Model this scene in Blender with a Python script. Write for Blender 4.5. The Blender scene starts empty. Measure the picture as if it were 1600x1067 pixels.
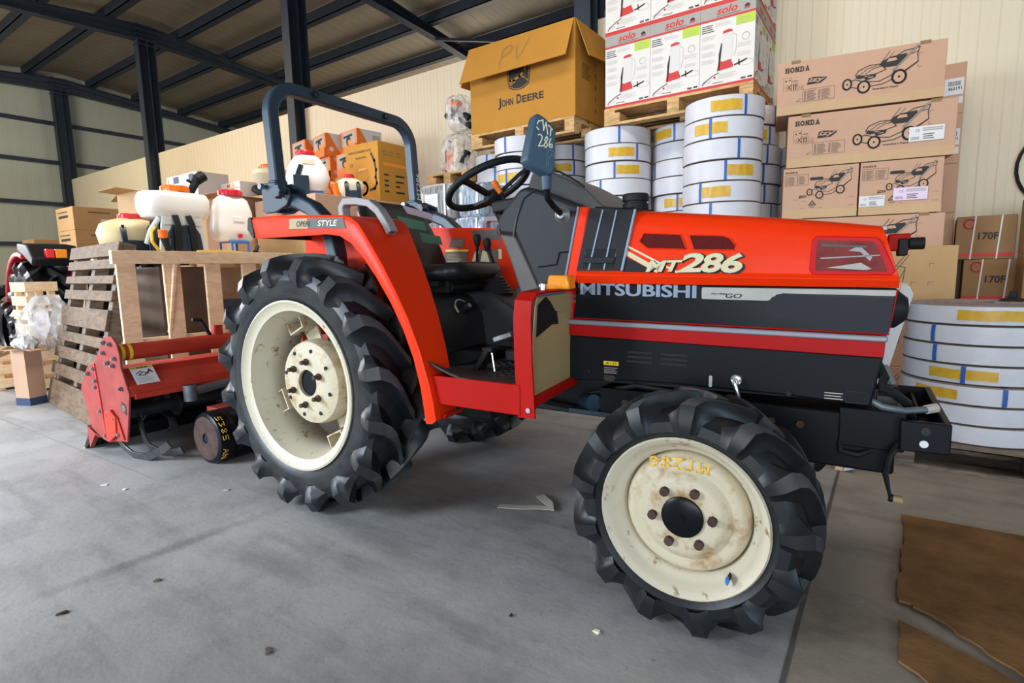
import bpy, bmesh, math, random
from mathutils import Matrix, Vector
random.seed(7)
S = bpy.context.scene
COL = S.collection
R = math.radians
# ---------------------------------------------------------------- camera
cam = bpy.data.objects.new('camera', bpy.data.cameras.new('camera'))
COL.objects.link(cam)
cam.data.sensor_width = 36.0
cam.data.lens = 853.0 / 1600 * 36.0
cam.data.clip_start = 0.02
YAW, PITCH, ROLL = 0.60903, 0.12964, 0.019744
_f = Vector((-math.sin(YAW) * math.cos(PITCH), math.cos(YAW) * math.cos(PITCH), -math.sin(PITCH)))
_r = Vector((math.cos(YAW), math.sin(YAW), 0)); _d = _f.cross(_r)
_r2 = _r * math.cos(ROLL) + _d * math.sin(ROLL); _d2 = _d * math.cos(ROLL) - _r * math.sin(ROLL)
_m = Matrix((_r2, -_d2, -_f)).transposed().to_4x4(); _m.translation = (0, 0, 1.0)
cam.matrix_world = _m
S.camera = cam
# ---------------------------------------------------------------- light
S.view_settings.view_transform = 'Standard'; S.view_settings.look = 'None'
S.view_settings.gamma = 1.0; S.view_settings.use_curve_mapping = False
S.view_settings.exposure = 0.08
W = bpy.data.worlds.new('daylight'); S.world = W; W.use_nodes = True
W.node_tree.nodes['Background'].inputs[0].default_value = (0.74, 0.86, 1.0, 1)
W.node_tree.nodes['Background'].inputs[1].default_value = 0.13

def area(name, loc, target, sx, sy, power, col, spread=180):
    l = bpy.data.lights.new(name, 'AREA'); l.shape = 'RECTANGLE'; l.size = sx; l.size_y = sy
    l.energy = power; l.color = col; l.spread = R(spread)
    o = bpy.data.objects.new(name, l); COL.objects.link(o); o.location = loc
    o.rotation_euler = (Vector(target) - Vector(loc)).to_track_quat('-Z', 'Y').to_euler()
    return o
area('daylight_entrance', (1.6, -7.5, 1.55), (-1.6, 4, 1.5), 6.5, 2.3, 460, (0.88, 0.94, 1.0))
area('fill_left_floor', (-5.6, -4.2, 2.3), (-4.0, 0.2, 0.0), 2.2, 2.2, 175, (0.76, 0.88, 1.0), 80)  # added fill without a known opening, brightens the left foreground floor
area('daylight_side_door', (-11.0, -0.2, 2.7), (-1.0, 0.9, 0.2), 2.4, 2.6, 400, (0.97, 0.97, 1.0))
area('daylight_right_door', (5.2, -0.6, 1.8), (-0.4, 1.8, 0.7), 2.2, 2.4, 105, (0.55, 0.78, 1.0))
area('fill_left_wall', (-10.5, 1.6, 5.2), (-10.6, 5.4, 2.2), 8.0, 0.8, 110, (1.0, 0.82, 0.56), 120)  # unseen warm fill, added to lift the left part of the back wall
area('fill_back_stacks', (-0.8, 1.6, 5.2), (-0.9, 5.4, 2.2), 4.5, 0.8, 42, (1.0, 0.92, 0.80), 100)  # added overhead fill for back wall, coils and cartons; no such fixture known
area('fill_nose_coils', (1.7, 2.6, 4.8), (0.35, 3.1, 0.3), 1.6, 0.8, 4, (1.0, 0.90, 0.76), 75)  # extra fill put in to brighten floor and coils by the tractor nose
area('fill_crate_sprayers', (-3.6, 2.6, 4.9), (-5.0, 2.9, 1.5), 1.6, 0.8, 26, (1.0, 0.93, 0.82), 70)  # invented fill, brightens the sprayer tanks and boxes on the crate
area('fill_far_wall', (-12.5, 0.0, 4.8), (-17.8, 3.0, 2.5), 3.0, 3.0, 280, (1.0, 0.95, 0.79))  # added fill aimed at the far wall to raise its brightness
area('fill_rear_ceiling', (-9.0, 12.0, 3.0), (-11.0, 8.0, 6.0), 5.0, 3.0, 170, (1.0, 0.88, 0.70))  # unseen uplight added so the ceiling behind the partition is not black

# ---------------------------------------------------------------- materials
MATS = {}
def mat(name, col, rough=0.6, metal=0.0, noise=0.0, nscale=8.0, col2=None, bump=0.0, bscale=60.0,
        alpha=1.0, spec=0.5, stretch=None, coat=0.0, emit=0.0):
    m = bpy.data.materials.new(name); m.use_nodes = True; MATS[name] = m
    nt = m.node_tree; b = nt.nodes['Principled BSDF']
    b.inputs['Base Color'].default_value = (*col, 1); b.inputs['Roughness'].default_value = rough
    b.inputs['Metallic'].default_value = metal; b.inputs['Specular IOR Level'].default_value = spec
    if coat: b.inputs['Coat Weight'].default_value = coat; b.inputs['Coat Roughness'].default_value = 0.15
    if alpha < 1: b.inputs['Alpha'].default_value = alpha
    tc = None
    def coords():
        nonlocal tc
        if tc is None:
            t = nt.nodes.new('ShaderNodeTexCoord'); mp = nt.nodes.new('ShaderNodeMapping')
            nt.links.new(t.outputs['Object'], mp.inputs[0])
            if stretch: mp.inputs['Scale'].default_value = stretch
            tc = mp
        return tc.outputs[0]
    if noise or col2:
        n = nt.nodes.new('ShaderNodeTexNoise'); n.inputs['Scale'].default_value = nscale; n.inputs['Detail'].default_value = 6
        n.inputs['Roughness'].default_value = 0.65
        nt.links.new(coords(), n.inputs['Vector'])
        r = nt.nodes.new('ShaderNodeValToRGB')
        c2 = col2 if col2 else tuple(c * (1 - noise) for c in col)
        lo = 0.5 - 0.18 if col2 is None else 0.42
        r.color_ramp.elements[0].position = lo; r.color_ramp.elements[1].position = 0.68
        if col2:
            r.color_ramp.elements[0].color = (*col, 1); r.color_ramp.elements[1].color = (*c2, 1)
            r.color_ramp.elements[0].position = 0.68 - 0.25 * max(noise, 0.05); r.color_ramp.elements[1].position = 0.70
        else:
            r.color_ramp.elements[0].color = (*c2, 1); r.color_ramp.elements[1].color = (*col, 1)
        nt.links.new(n.outputs[0], r.inputs[0]); nt.links.new(r.outputs[0], b.inputs['Base Color'])
    if bump:
        n = nt.nodes.new('ShaderNodeTexNoise'); n.inputs['Scale'].default_value = bscale; n.inputs['Detail'].default_value = 4
        nt.links.new(coords(), n.inputs['Vector'])
        bp = nt.nodes.new('ShaderNodeBump'); bp.inputs['Strength'].default_value = bump; bp.inputs['Distance'].default_value = 0.01
        nt.links.new(n.outputs[0], bp.inputs['Height']); nt.links.new(bp.outputs[0], b.inputs['Normal'])
    return m

def wave_panel(name, col, col2, period, axis, rough=0.5, strength=0.5, sharp=False):
    """ribbed sheet metal: bands along one axis"""
    m = mat(name, col, rough)
    nt = m.node_tree; b = nt.nodes['Principled BSDF']
    t = nt.nodes.new('ShaderNodeTexCoord'); sp = nt.nodes.new('ShaderNodeSeparateXYZ')
    nt.links.new(t.outputs['Object'], sp.inputs[0])
    mu = nt.nodes.new('ShaderNodeMath'); mu.operation = 'MULTIPLY'; mu.inputs[1].default_value = 1.0 / period
    nt.links.new(sp.outputs[axis], mu.inputs[0])
    fr = nt.nodes.new('ShaderNodeMath'); fr.operation = 'FRACT'; nt.links.new(mu.outputs[0], fr.inputs[0])
    r = nt.nodes.new('ShaderNodeValToRGB')
    e = r.color_ramp.elements
    e[0].position = 0.0; e[0].color = (0, 0, 0, 1); e[1].position = 0.10; e[1].color = (1, 1, 1, 1)
    x = e.new(0.5); x.color = (1, 1, 1, 1)
    x = e.new(0.6); x.color = (0.15, 0.15, 0.15, 1)
    x = e.new(0.97); x.color = (0.15, 0.15, 0.15, 1)
    nt.links.new(fr.outputs[0], r.inputs[0])
    bp = nt.nodes.new('ShaderNodeBump'); bp.inputs['Strength'].default_value = strength; bp.inputs['Distance'].default_value = 0.006
    nt.links.new(r.outputs[0], bp.inputs['Height']); nt.links.new(bp.outputs[0], b.inputs['Normal'])
    n = nt.nodes.new('ShaderNodeTexNoise'); n.inputs['Scale'].default_value = 1.3; n.inputs['Detail'].default_value = 5
    nt.links.new(t.outputs['Object'], n.inputs['Vector'])
    mx = nt.nodes.new('ShaderNodeMix'); mx.data_type = 'RGBA'
    mx.inputs[6].default_value = (*col, 1); mx.inputs[7].default_value = (*col2, 1)
    nt.links.new(n.outputs[0], mx.inputs[0]); nt.links.new(mx.outputs[2], b.inputs['Base Color'])
    return m

def concrete():
    m = bpy.data.materials.new('concrete'); m.use_nodes = True; MATS['concrete'] = m
    nt = m.node_tree; b = nt.nodes['Principled BSDF']
    t = nt.nodes.new('ShaderNodeTexCoord')
    def noise(sc, det, rot, scl, rough=0.6):
        mp = nt.nodes.new('ShaderNodeMapping'); mp.inputs['Scale'].default_value = scl; mp.inputs['Rotation'].default_value = (0, 0, rot)
        nt.links.new(t.outputs['Object'], mp.inputs[0])
        n = nt.nodes.new('ShaderNodeTexNoise'); n.inputs['Scale'].default_value = sc; n.inputs['Detail'].default_value = det
        n.inputs['Roughness'].default_value = rough
        nt.links.new(mp.outputs[0], n.inputs['Vector']); return n.outputs[0]
    def ramp(src, p0, c0, p1, c1):
        r = nt.nodes.new('ShaderNodeValToRGB'); e = r.color_ramp.elements
        e[0].position = p0; e[0].color = (*c0, 1); e[1].position = p1; e[1].color = (*c1, 1)
        nt.links.new(src, r.inputs[0]); return r.outputs[0]
    def mul(a, c):
        mx = nt.nodes.new('ShaderNodeMix'); mx.data_type = 'RGBA'; mx.blend_type = 'MULTIPLY'; mx.inputs[0].default_value = 1
        nt.links.new(a, mx.inputs[6]); nt.links.new(c, mx.inputs[7]); return mx.outputs[2]
    base = ramp(noise(1.1, 6, 0.4, (1, 1, 1)), 0.35, (0.29, 0.28, 0.275), 0.65, (0.41, 0.395, 0.385))
    blot = ramp(noise(3.2, 8, 0, (1, 1, 1), 0.7), 0.36, (0.78, 0.78, 0.79), 0.52, (1, 1, 1))
    streak = ramp(noise(2.2, 5, R(-22), (0.35, 2.6, 1)), 0.33, (0.74, 0.745, 0.75), 0.47, (1, 1, 1))
    speck = ramp(noise(70, 3, 0, (1, 1, 1)), 0.27, (0.62, 0.6, 0.58), 0.36, (1, 1, 1))
    c = mul(mul(mul(base, blot), streak), speck)
    # rubber scuff left by turning wheels
    for (sx, sy, ang, ln, wd, amt) in ((-2.15, 0.80, 86.0, 0.50, 0.045, 0.66), (-1.75, 0.98, 10.0, 0.42, 0.09, 0.74), (-1.35, 1.78, 8.0, 0.9, 0.35, 0.72), (-0.75, 0.85, 30.0, 0.5, 0.2, 0.85)):
        mp = nt.nodes.new('ShaderNodeMapping'); mp.vector_type = 'TEXTURE'; mp.inputs['Location'].default_value = (sx, sy, 0); mp.inputs['Rotation'].default_value = (0, 0, R(ang)); mp.inputs['Scale'].default_value = (ln, wd, 1)
        nt.links.new(t.outputs['Object'], mp.inputs[0])
        le = nt.nodes.new('ShaderNodeVectorMath'); le.operation = 'LENGTH'; nt.links.new(mp.outputs[0], le.inputs[0])
        ad = nt.nodes.new('ShaderNodeMath'); ad.operation = 'MULTIPLY_ADD'; ad.inputs[1].default_value = 1.6; nt.links.new(noise(9, 6, R(ang), (0.6, 2.2, 1)), ad.inputs[0]); nt.links.new(le.outputs['Value'], ad.inputs[2])
        hf = nt.nodes.new('ShaderNodeMath'); hf.operation = 'MULTIPLY'; hf.inputs[1].default_value = 0.4; nt.links.new(ad.outputs[0], hf.inputs[0])
        c = mul(c, ramp(hf.outputs[0], 0.42, (amt,) * 3, 0.72, (1, 1, 1)))
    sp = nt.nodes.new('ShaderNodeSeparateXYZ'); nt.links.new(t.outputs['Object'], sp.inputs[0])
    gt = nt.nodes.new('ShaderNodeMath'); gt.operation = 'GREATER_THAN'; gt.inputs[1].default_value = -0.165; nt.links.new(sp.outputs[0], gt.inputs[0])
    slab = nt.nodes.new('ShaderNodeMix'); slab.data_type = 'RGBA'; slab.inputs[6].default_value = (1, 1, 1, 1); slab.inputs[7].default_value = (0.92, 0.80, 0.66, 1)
    nt.links.new(gt.outputs[0], slab.inputs[0]); c = mul(c, slab.outputs[2])      # warm, dim light right of the joint, painted into the concrete colour
    nt.links.new(c, b.inputs['Base Color']); b.inputs['Roughness'].default_value = 0.62
    bp = nt.nodes.new('ShaderNodeBump'); bp.inputs['Strength'].default_value = 0.12; bp.inputs['Distance'].default_value = 0.01
    nt.links.new(noise(40, 5, 0, (1, 1, 1)), bp.inputs['Height']); nt.links.new(bp.outputs[0], b.inputs['Normal'])

def wood(name, c1, c2, rough=0.75):
    m = bpy.data.materials.new(name); m.use_nodes = True; MATS[name] = m
    nt = m.node_tree; b = nt.nodes['Principled BSDF']
    t = nt.nodes.new('ShaderNodeTexCoord')
    n = nt.nodes.new('ShaderNodeTexNoise'); n.inputs['Scale'].default_value = 9; n.inputs['Detail'].default_value = 8; n.inputs['Distortion'].default_value = 1.2
    mp = nt.nodes.new('ShaderNodeMapping'); mp.inputs['Scale'].default_value = (1, 1, 3.0)
    nt.links.new(t.outputs['Object'], mp.inputs[0]); nt.links.new(mp.outputs[0], n.inputs['Vector'])
    r = nt.nodes.new('ShaderNodeValToRGB'); e = r.color_ramp.elements
    e[0].position = 0.35; e[0].color = (*c2, 1); e[1].position = 0.62; e[1].color = (*c1, 1)
    nt.links.new(n.outputs[0], r.inputs[0]); nt.links.new(r.outputs[0], b.inputs['Base Color'])
    b.inputs['Roughness'].default_value = rough

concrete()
wave_panel('panel_cream', (0.72, 0.63, 0.47), (0.66, 0.58, 0.44), 0.115, 0, 0.45, 0.55)
wave_panel('panel_green', (0.40, 0.42, 0.36), (0.34, 0.36, 0.31), 0.25, 1, 0.5, 0.4)
wave_panel('roof_sheet', (0.32, 0.27, 0.20), (0.25, 0.21, 0.16), 0.25, 0, 0.55, 0.8)
mat('steel_navy', (0.022, 0.034, 0.055), 0.5, 0, 0.3, 4)
mat('rubber', (0.009, 0.011, 0.014), 0.42, 0, 0.35, 7, bump=0.10, bscale=25, spec=0.45)
mat('rubber_dusty', (0.035, 0.036, 0.036), 0.75, 0, 0.85, 9, spec=0.3)
mat('rubber_worn', (0.085, 0.086, 0.088), 0.75, 0, 0.7, 10, spec=0.3)
mat('cream_rim', (0.60, 0.54, 0.41), 0.45, 0, 0.34, 22, col2=(0.26, 0.13, 0.045), spec=0.35)
mat('cream_disc', (0.56, 0.49, 0.35), 0.5, 0, 0.70, 14, col2=(0.34, 0.19, 0.06), spec=0.35)
mat('rust', (0.10, 0.055, 0.035), 0.8, 0.2, 0.5, 30)
mat('rust_red', (0.085, 0.045, 0.035), 0.75, 0.3, 0.6, 18)
mat('orange_paint', (0.88, 0.036, 0.003), 0.40, 0, 0.06, 3, coat=0.05, spec=0.12)
mat('red_paint', (0.43, 0.007, 0.003), 0.5, 0, 0.12, 5, spec=0.12)
mat('red_stripe', (0.38, 0.004, 0.004), 0.45, spec=0.15)
mat('red_mesh', (0.13, 0.012, 0.010), 0.7, 0, 0.4, 220, spec=0.1)
mat('red_frame', (0.55, 0.008, 0.012), 0.45, spec=0.15)
mat('lamp_mesh', (0.26, 0.045, 0.04), 0.5, 0, 0.5, 16, spec=0.12)
mat('tiller_red', (0.56, 0.048, 0.026), 0.55, 0, 0.25, 9, spec=0.2)
mat('tiller_faded', (0.36, 0.055, 0.045), 0.6, 0, 0.30, 10, spec=0.3)
mat('black_paint', (0.006, 0.0075, 0.010), 0.45, 0, 0.2, 5, spec=0.16)
mat('black_matt', (0.010, 0.011, 0.012), 0.6, 0, 0.3, 7, spec=0.3)
mat('black_gloss', (0.004, 0.005, 0.007), 0.3, spec=0.2)
mat('charcoal', (0.014, 0.015, 0.018), 0.5, 0, 0.2, 6, spec=0.2)
mat('panel_grey', (0.022, 0.022, 0.030), 0.45, spec=0.15)
mat('cowl_black', (0.017, 0.018, 0.021), 0.55, 0, 0.15, 5, bump=0.05, bscale=300, spec=0.35)
mat('cowl_grey', (0.10, 0.10, 0.10), 0.5, 0, 0.15, 5, bump=0.05, bscale=300)
mat('cowl_brown', (0.085, 0.075, 0.07), 0.55, 0, 0.2, 6)
mat('grey_ledge', (0.24, 0.24, 0.27), 0.4, 0.2)
mat('rib_blue', (0.22, 0.29, 0.38), 0.45)
mat('letter_blue', (0.24, 0.30, 0.38), 0.4, spec=0.3)
mat('letter_cream', (0.66, 0.60, 0.38), 0.5, spec=0.2)
mat('band_grey', (0.42, 0.41, 0.37), 0.45, 0, 0.12, 20, spec=0.3)
mat('handle_grey', (0.36, 0.33, 0.33), 0.55, 0, 0.2, 12)
mat('navy_paint', (0.020, 0.046, 0.075), 0.38, 0, 0.15, 8)
mat('mirror_navy', (0.035, 0.080, 0.125), 0.5, 0, 0.1, 8, bump=0.06, bscale=400)
mat('vinyl', (0.014, 0.015, 0.018), 0.38, 0, 0.2, 6, bump=0.05, bscale=120)
mat('mat_brown', (0.05, 0.03, 0.025), 0.7, 0, 0.5, 30, bump=0.3, bscale=80)
mat('amber', (0.90, 0.30, 0.01), 0.2, coat=0.5)
mat('tan_board', (0.42, 0.30, 0.13), 0.5, 0, 0.12, 3)
mat('chrome', (0.75, 0.76, 0.78), 0.22, 1.0)
mat('steel', (0.32, 0.33, 0.34), 0.45, 0.8, 0.3, 20)
mat('steel_dark', (0.06, 0.06, 0.065), 0.5, 0.6, 0.4, 18)
mat('steel_tine', (0.13, 0.13, 0.135), 0.38, 0.7, 0.55, 22)
mat('galv', (0.20, 0.23, 0.25), 0.55, 0.5, 0.4, 14)
mat('yellow_paint', (0.85, 0.62, 0.02), 0.45)
mat('chalk', (0.88, 0.84, 0.62), 0.8)
mat('chalk_yellow', (0.80, 0.47, 0.05), 0.8)
mat('paper', (0.70, 0.70, 0.72), 0.7)
mat('paper_pink', (0.74, 0.60, 0.78), 0.7)
mat('label_green', (0.10, 0.30, 0.20), 0.6)
mat('ink', (0.022, 0.020, 0.020), 0.7)
mat('ink_soft', (0.13, 0.10, 0.08), 0.7)
mat('ink_pale', (0.42, 0.38, 0.34), 0.7)
mat('ink_red', (0.55, 0.03, 0.03), 0.6)
mat('ink_orange', (0.80, 0.25, 0.03), 0.6)
mat('ink_navy', (0.03, 0.06, 0.13), 0.6)
mat('ink_white', (0.64, 0.63, 0.61), 0.7)
mat('kraft', (0.50, 0.31, 0.14), 0.8, 0, 0.10, 6)
mat('kraft_gold', (0.50, 0.235, 0.038), 0.8, 0, 0.10, 5, spec=0.2)
mat('kraft_pink', (0.56, 0.345, 0.235), 0.8, 0, 0.07, 6, spec=0.2)
mat('kraft_tape', (0.55, 0.36, 0.19), 0.55, 0, 0.08, 5)
mat('kraft_brown', (0.30, 0.17, 0.075), 0.8, 0, 0.15, 5)
mat('kraft_dark', (0.15, 0.085, 0.04), 0.85, 0, 0.45, 3.0)
mat('kraft_floor', (0.28, 0.145, 0.06), 0.88, 0, 0.5, 5, bump=0.25, bscale=30, spec=0.1)
mat('board_dark', (0.17, 0.11, 0.075), 0.4, 0, 0.25, 6)
mat('hose_white', (0.68, 0.68, 0.73), 0.42, 0, 0.08, 9, bump=0.25, bscale=18)
mat('hose_edge', (0.42, 0.33, 0.28), 0.8, 0, 0.35, 40)
mat('hose_core', (0.20, 0.17, 0.15), 0.85)
mat('strap_blue', (0.015, 0.11, 0.42), 0.4)
mat('label_yellow', (0.72, 0.42, 0.02), 0.4, 0, 0.2, 30)
mat('carton_white', (0.70, 0.675, 0.645), 0.5, 0, 0.05, 3)
mat('carton_grey', (0.34, 0.32, 0.30), 0.5)
mat('lime', (0.42, 0.62, 0.01), 0.6)
mat('sprayer_white', (0.93, 0.91, 0.87), 0.35, 0, 0.04, 4)
mat('sprayer_cream', (0.82, 0.66, 0.36), 0.35, 0, 0.08, 3)
mat('sprayer_ivory', (0.78, 0.69, 0.50), 0.38, 0, 0.06, 3)
mat('lid_red', (0.62, 0.02, 0.03), 0.3)
mat('lid_orange', (0.85, 0.17, 0.01), 0.3)
mat('plastic_navy', (0.012, 0.022, 0.036), 0.35)
mat('plastic_blue', (0.03, 0.16, 0.50), 0.35)
mat('frame_pale', (0.60, 0.62, 0.60), 0.4)
mat('hose_yellow', (0.75, 0.45, 0.03), 0.4)
mat('poster_green', (0.02, 0.36, 0.20), 0.5)
mat('box_orange', (0.80, 0.19, 0.02), 0.5)
mat('tail_red', (0.75, 0.02, 0.03), 0.25)
mat('seam', (0.10, 0.09, 0.085), 0.9)
mat('seam_faint', (0.24, 0.235, 0.23), 0.9)
mat('bale_grey', (0.42, 0.42, 0.42), 0.25, 0, 0.75, 9, stretch=(6, 6, 1), coat=0.6)
mat('bale_blue', (0.55, 0.65, 0.78), 0.22, 0, 0.85, 8, stretch=(7, 7, 1), coat=0.6)
mat('console_black', (0.030, 0.031, 0.035), 0.5, 0, 0.2, 6, spec=0.4)
mat('glass_dark', (0.02, 0.02, 0.022), 0.1, coat=0.5)
wood('wood_pallet', (0.66, 0.42, 0.18), (0.42, 0.25, 0.10))
wood('wood_new', (0.88, 0.66, 0.42), (0.76, 0.52, 0.31))
wood('wood_old', (0.175, 0.105, 0.055), (0.085, 0.05, 0.026))
wood('wood_grey', (0.20, 0.15, 0.11), (0.10, 0.07, 0.05))
def film(name, tint, dens):
    m = bpy.data.materials.new(name); m.use_nodes = True; MATS[name] = m
    nt = m.node_tree; b = nt.nodes['Principled BSDF']; out = nt.nodes['Material Output']
    b.inputs['Base Color'].default_value = (*tint, 1); b.inputs['Roughness'].default_value = 0.16
    b.inputs['Specular IOR Level'].default_value = 0.8
    t = nt.nodes.new('ShaderNodeBsdfTransparent'); mx = nt.nodes.new('ShaderNodeMixShader')
    tc = nt.nodes.new('ShaderNodeTexCoord'); n = nt.nodes.new('ShaderNodeTexNoise'); n.inputs['Scale'].default_value = 13; n.inputs['Detail'].default_value = 6
    nt.links.new(tc.outputs['Object'], n.inputs['Vector'])
    r = nt.nodes.new('ShaderNodeValToRGB'); e = r.color_ramp.elements
    e[0].position = 0.38; e[0].color = (dens * 0.35,) * 3 + (1,); e[1].position = 0.66; e[1].color = (min(1, dens * 1.7),) * 3 + (1,)
    nt.links.new(n.outputs[0], r.inputs[0]); nt.links.new(r.outputs[0], mx.inputs[0])
    nt.links.new(t.outputs[0], mx.inputs[1]); nt.links.new(b.outputs[0], mx.inputs[2]); nt.links.new(mx.outputs[0], out.inputs[0])
    bp = nt.nodes.new('ShaderNodeBump'); bp.inputs['Strength'].default_value = 0.6; bp.inputs['Distance'].default_value = 0.02
    nt.links.new(n.outputs[0], bp.inputs['Height']); nt.links.new(bp.outputs[0], b.inputs['Normal'])
film('clear_film', (0.75, 0.75, 0.76), 0.40)
film('clear_wrap', (0.80, 0.80, 0.80), 0.16)

# ---------------------------------------------------------------- mesh builder
_text_cache = {}
def text_geo(s, bold=0.0, shear=0.0):
    k = (s, bold, shear)
    if k in _text_cache: return _text_cache[k]
    cu = bpy.data.curves.new('lettering', 'FONT'); cu.body = s; cu.offset = bold; cu.shear = shear; cu.resolution_u = 3
    o = bpy.data.objects.new('lettering', cu); COL.objects.link(o)
    bpy.context.view_layer.update()
    me = bpy.data.meshes.new_from_object(o.evaluated_get(bpy.context.evaluated_depsgraph_get()))
    vs = [(v.co.x, v.co.y) for v in me.vertices]; fs = [tuple(p.vertices) for p in me.polygons]
    bpy.data.objects.remove(o); bpy.data.curves.remove(cu); bpy.data.meshes.remove(me)
    x0 = min(v[0] for v in vs); x1 = max(v[0] for v in vs); y0 = min(v[1] for v in vs); y1 = max(v[1] for v in vs)
    vs = [((x - x0) / (x1 - x0), (y - y0) / (y1 - y0)) for x, y in vs]
    _text_cache[k] = (vs, fs, (x1 - x0) / (y1 - y0)); return _text_cache[k]

class MB:
    def __init__(self): self.v = []; self.f = []; self.m = []; self.mats = []
    def mi(self, name):
        if name not in self.mats: self.mats.append(name)
        return self.mats.index(name)
    def add(self, vs, fs, m, M=None):
        b = len(self.v); i = self.mi(m)
        self.v += [tuple(M @ Vector(p)) if M else tuple(p) for p in vs]
        self.f += [tuple(b + k for k in f) for f in fs]; self.m += [i] * len(fs)
        return self
    def box(self, lo, hi, m, M=None):
        x0, y0, z0 = lo; x1, y1, z1 = hi
        return self.add([(x0, y0, z0), (x1, y0, z0), (x1, y1, z0), (x0, y1, z0), (x0, y0, z1), (x1, y0, z1), (x1, y1, z1), (x0, y1, z1)],
                 [(0, 3, 2, 1), (4, 5, 6, 7), (0, 1, 5, 4), (1, 2, 6, 5), (2, 3, 7, 6), (3, 0, 4, 7)], m, M)
    def bar(self, a, b, w, h, m, up=(0, 0, 1)):
        """rectangular bar from a to b, w across, h along up"""
        a = Vector(a); b = Vector(b); t = (b - a).normalized(); u = Vector(up)
        s = t.cross(u)
        if s.length < 1e-4: s = t.cross(Vector((0, 1, 0)))
        s.normalize(); u = s.cross(t).normalized()
        vs = []
        for p in (a, b):
            for i, j in ((-1, -1), (1, -1), (1, 1), (-1, 1)): vs.append(p + s * (w / 2 * i) + u * (h / 2 * j))
        return self.add(vs, [(0, 1, 2, 3), (7, 6, 5, 4), (0, 4, 5, 1), (1, 5, 6, 2), (2, 6, 7, 3), (3, 7, 4, 0)], m)
    def loft(self, rings, m, caps=True, closed=True, loop=False, M=None):
        n = len(rings[0]); vs = [p for r in rings for p in r]; fs = []
        K = len(rings)
        for k in range(K if loop else K - 1):
            a = k * n; b = ((k + 1) % K) * n
            for i in range(n if closed else n - 1):
                j = (i + 1) % n; fs.append((a + i, a + j, b + j, b + i))
        if caps and not loop and closed: fs += [tuple(range(n))[::-1], tuple(range((K - 1) * n, K * n))]
        return self.add(vs, fs, m, M)
    def tube(self, pts, r, m, n=10, loop=False, square=None, M=None):
        pts = [Vector(p) for p in pts]; K = len(pts)
        rs = r if isinstance(r, (list, tuple)) else [r] * K
        rings = []; u = None
        for k in range(K):
            t = (pts[(k + 1) % K] - pts[k - 1]) if loop else (pts[min(k + 1, K - 1)] - pts[max(k - 1, 0)])
            t.normalize()
            if u is None:
                u = Vector((0, 0, 1)) if abs(t.z) < 0.9 else Vector((1, 0, 0))
            u = (u - t * u.dot(t)).normalized(); s = t.cross(u)
            if square:
                w, h = square; c = 0.22 * min(w, h)
                prof = [(w, h - c), (w - c, h), (-w + c, h), (-w, h - c), (-w, -h + c), (-w + c, -h), (w - c, -h), (w, -h + c)]
                rings.append([pts[k] + s * a + u * b for a, b in prof])
            else:
                rings.append([pts[k] + (s * math.cos(2 * math.pi * i / n) + u * math.sin(2 * math.pi * i / n)) * rs[k] for i in range(n)])
        return self.loft(rings, m, True, True, loop, M)
    def lathe(self, prof, m, n=32, M=None, mats=None):
        """profile [(r, h)] around +Z; mats: material per segment"""
        vs = []; K = len(prof)
        for i in range(n):
            a = 2 * math.pi * i / n
            for r, h in prof: vs.append((r * math.cos(a), r * math.sin(a), h))
        for k in range(K - 1):
            fs = []
            for i in range(n):
                j = (i + 1) % n; fs.append((i * K + k, j * K + k, j * K + k + 1, i * K + k + 1))
            mm = mats[k] if mats else m
            self._part(vs, fs, mm, M)
        return self
    def _part(self, vs, fs, m, M):
        key = id(vs)
        if getattr(self, '_last', None) != key:
            self._base = len(self.v); self.v += [tuple(M @ Vector(p)) if M else tuple(p) for p in vs]; self._last = key; self._keep = vs
        i = self.mi(m); self.f += [tuple(self._base + k for k in f) for f in fs]; self.m += [i] * len(fs)
    def cyl(self, a, b, r, m, n=16, r2=None):
        return self.tube([a, b], [r, r if r2 is None else r2], m, n)
    def prism(self, poly, a0, a1, m, plane='xz', M=None):
        def P(p, a):
            if plane == 'xz': return (p[0], a, p[1])
            if plane == 'xy': return (p[0], p[1], a)
            return (a, p[0], p[1])
        n = len(poly); vs = [P(p, a0) for p in poly] + [P(p, a1) for p in poly]
        fs = [tuple(range(n)), tuple(range(n, 2 * n))[::-1]] + [(i, (i + 1) % n, n + (i + 1) % n, n + i) for i in range(n)]
        return self.add(vs, fs, m, M)
    # ---- flat printing; M maps (u, v, 0) to the surface
    def poly(self, pts, m, M): return self.add([(p[0], p[1], 0) for p in pts], [tuple(range(len(pts)))], m, M)
    def rect(self, u0, v0, u1, v1, m, M): return self.poly([(u0, v0), (u1, v0), (u1, v1), (u0, v1)], m, M)
    def frame(self, u0, v0, u1, v1, w, m, M):
        return self.stroke([(u0, v0), (u1, v0), (u1, v1), (u0, v1)], w, m, M, True)
    def stroke(self, pts, w, m, M, loop=False):
        n = len(pts)
        for i in range(n if loop else n - 1):
            a = Vector(pts[i]); b = Vector(pts[(i + 1) % n]); d = b - a
            if d.length < 1e-6: continue
            d = d.normalized() * (w / 2); s = Vector((-d.y, d.x))
            self.poly([a - d + s, b + d + s, b + d - s, a - d - s][::-1], m, M)
        return self
    def disc(self, c, r, m, M, n=20, ry=None):
        ry = r if ry is None else ry
        return self.poly([(c[0] + r * math.cos(2 * math.pi * i / n), c[1] + ry * math.sin(2 * math.pi * i / n)) for i in range(n)], m, M)
    def ring(self, c, r, w, m, M, n=20, ry=None):
        ry = r if ry is None else ry
        return self.stroke([(c[0] + r * math.cos(2 * math.pi * i / n), c[1] + ry * math.sin(2 * math.pi * i / n)) for i in range(n)], w, m, M, True)
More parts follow.
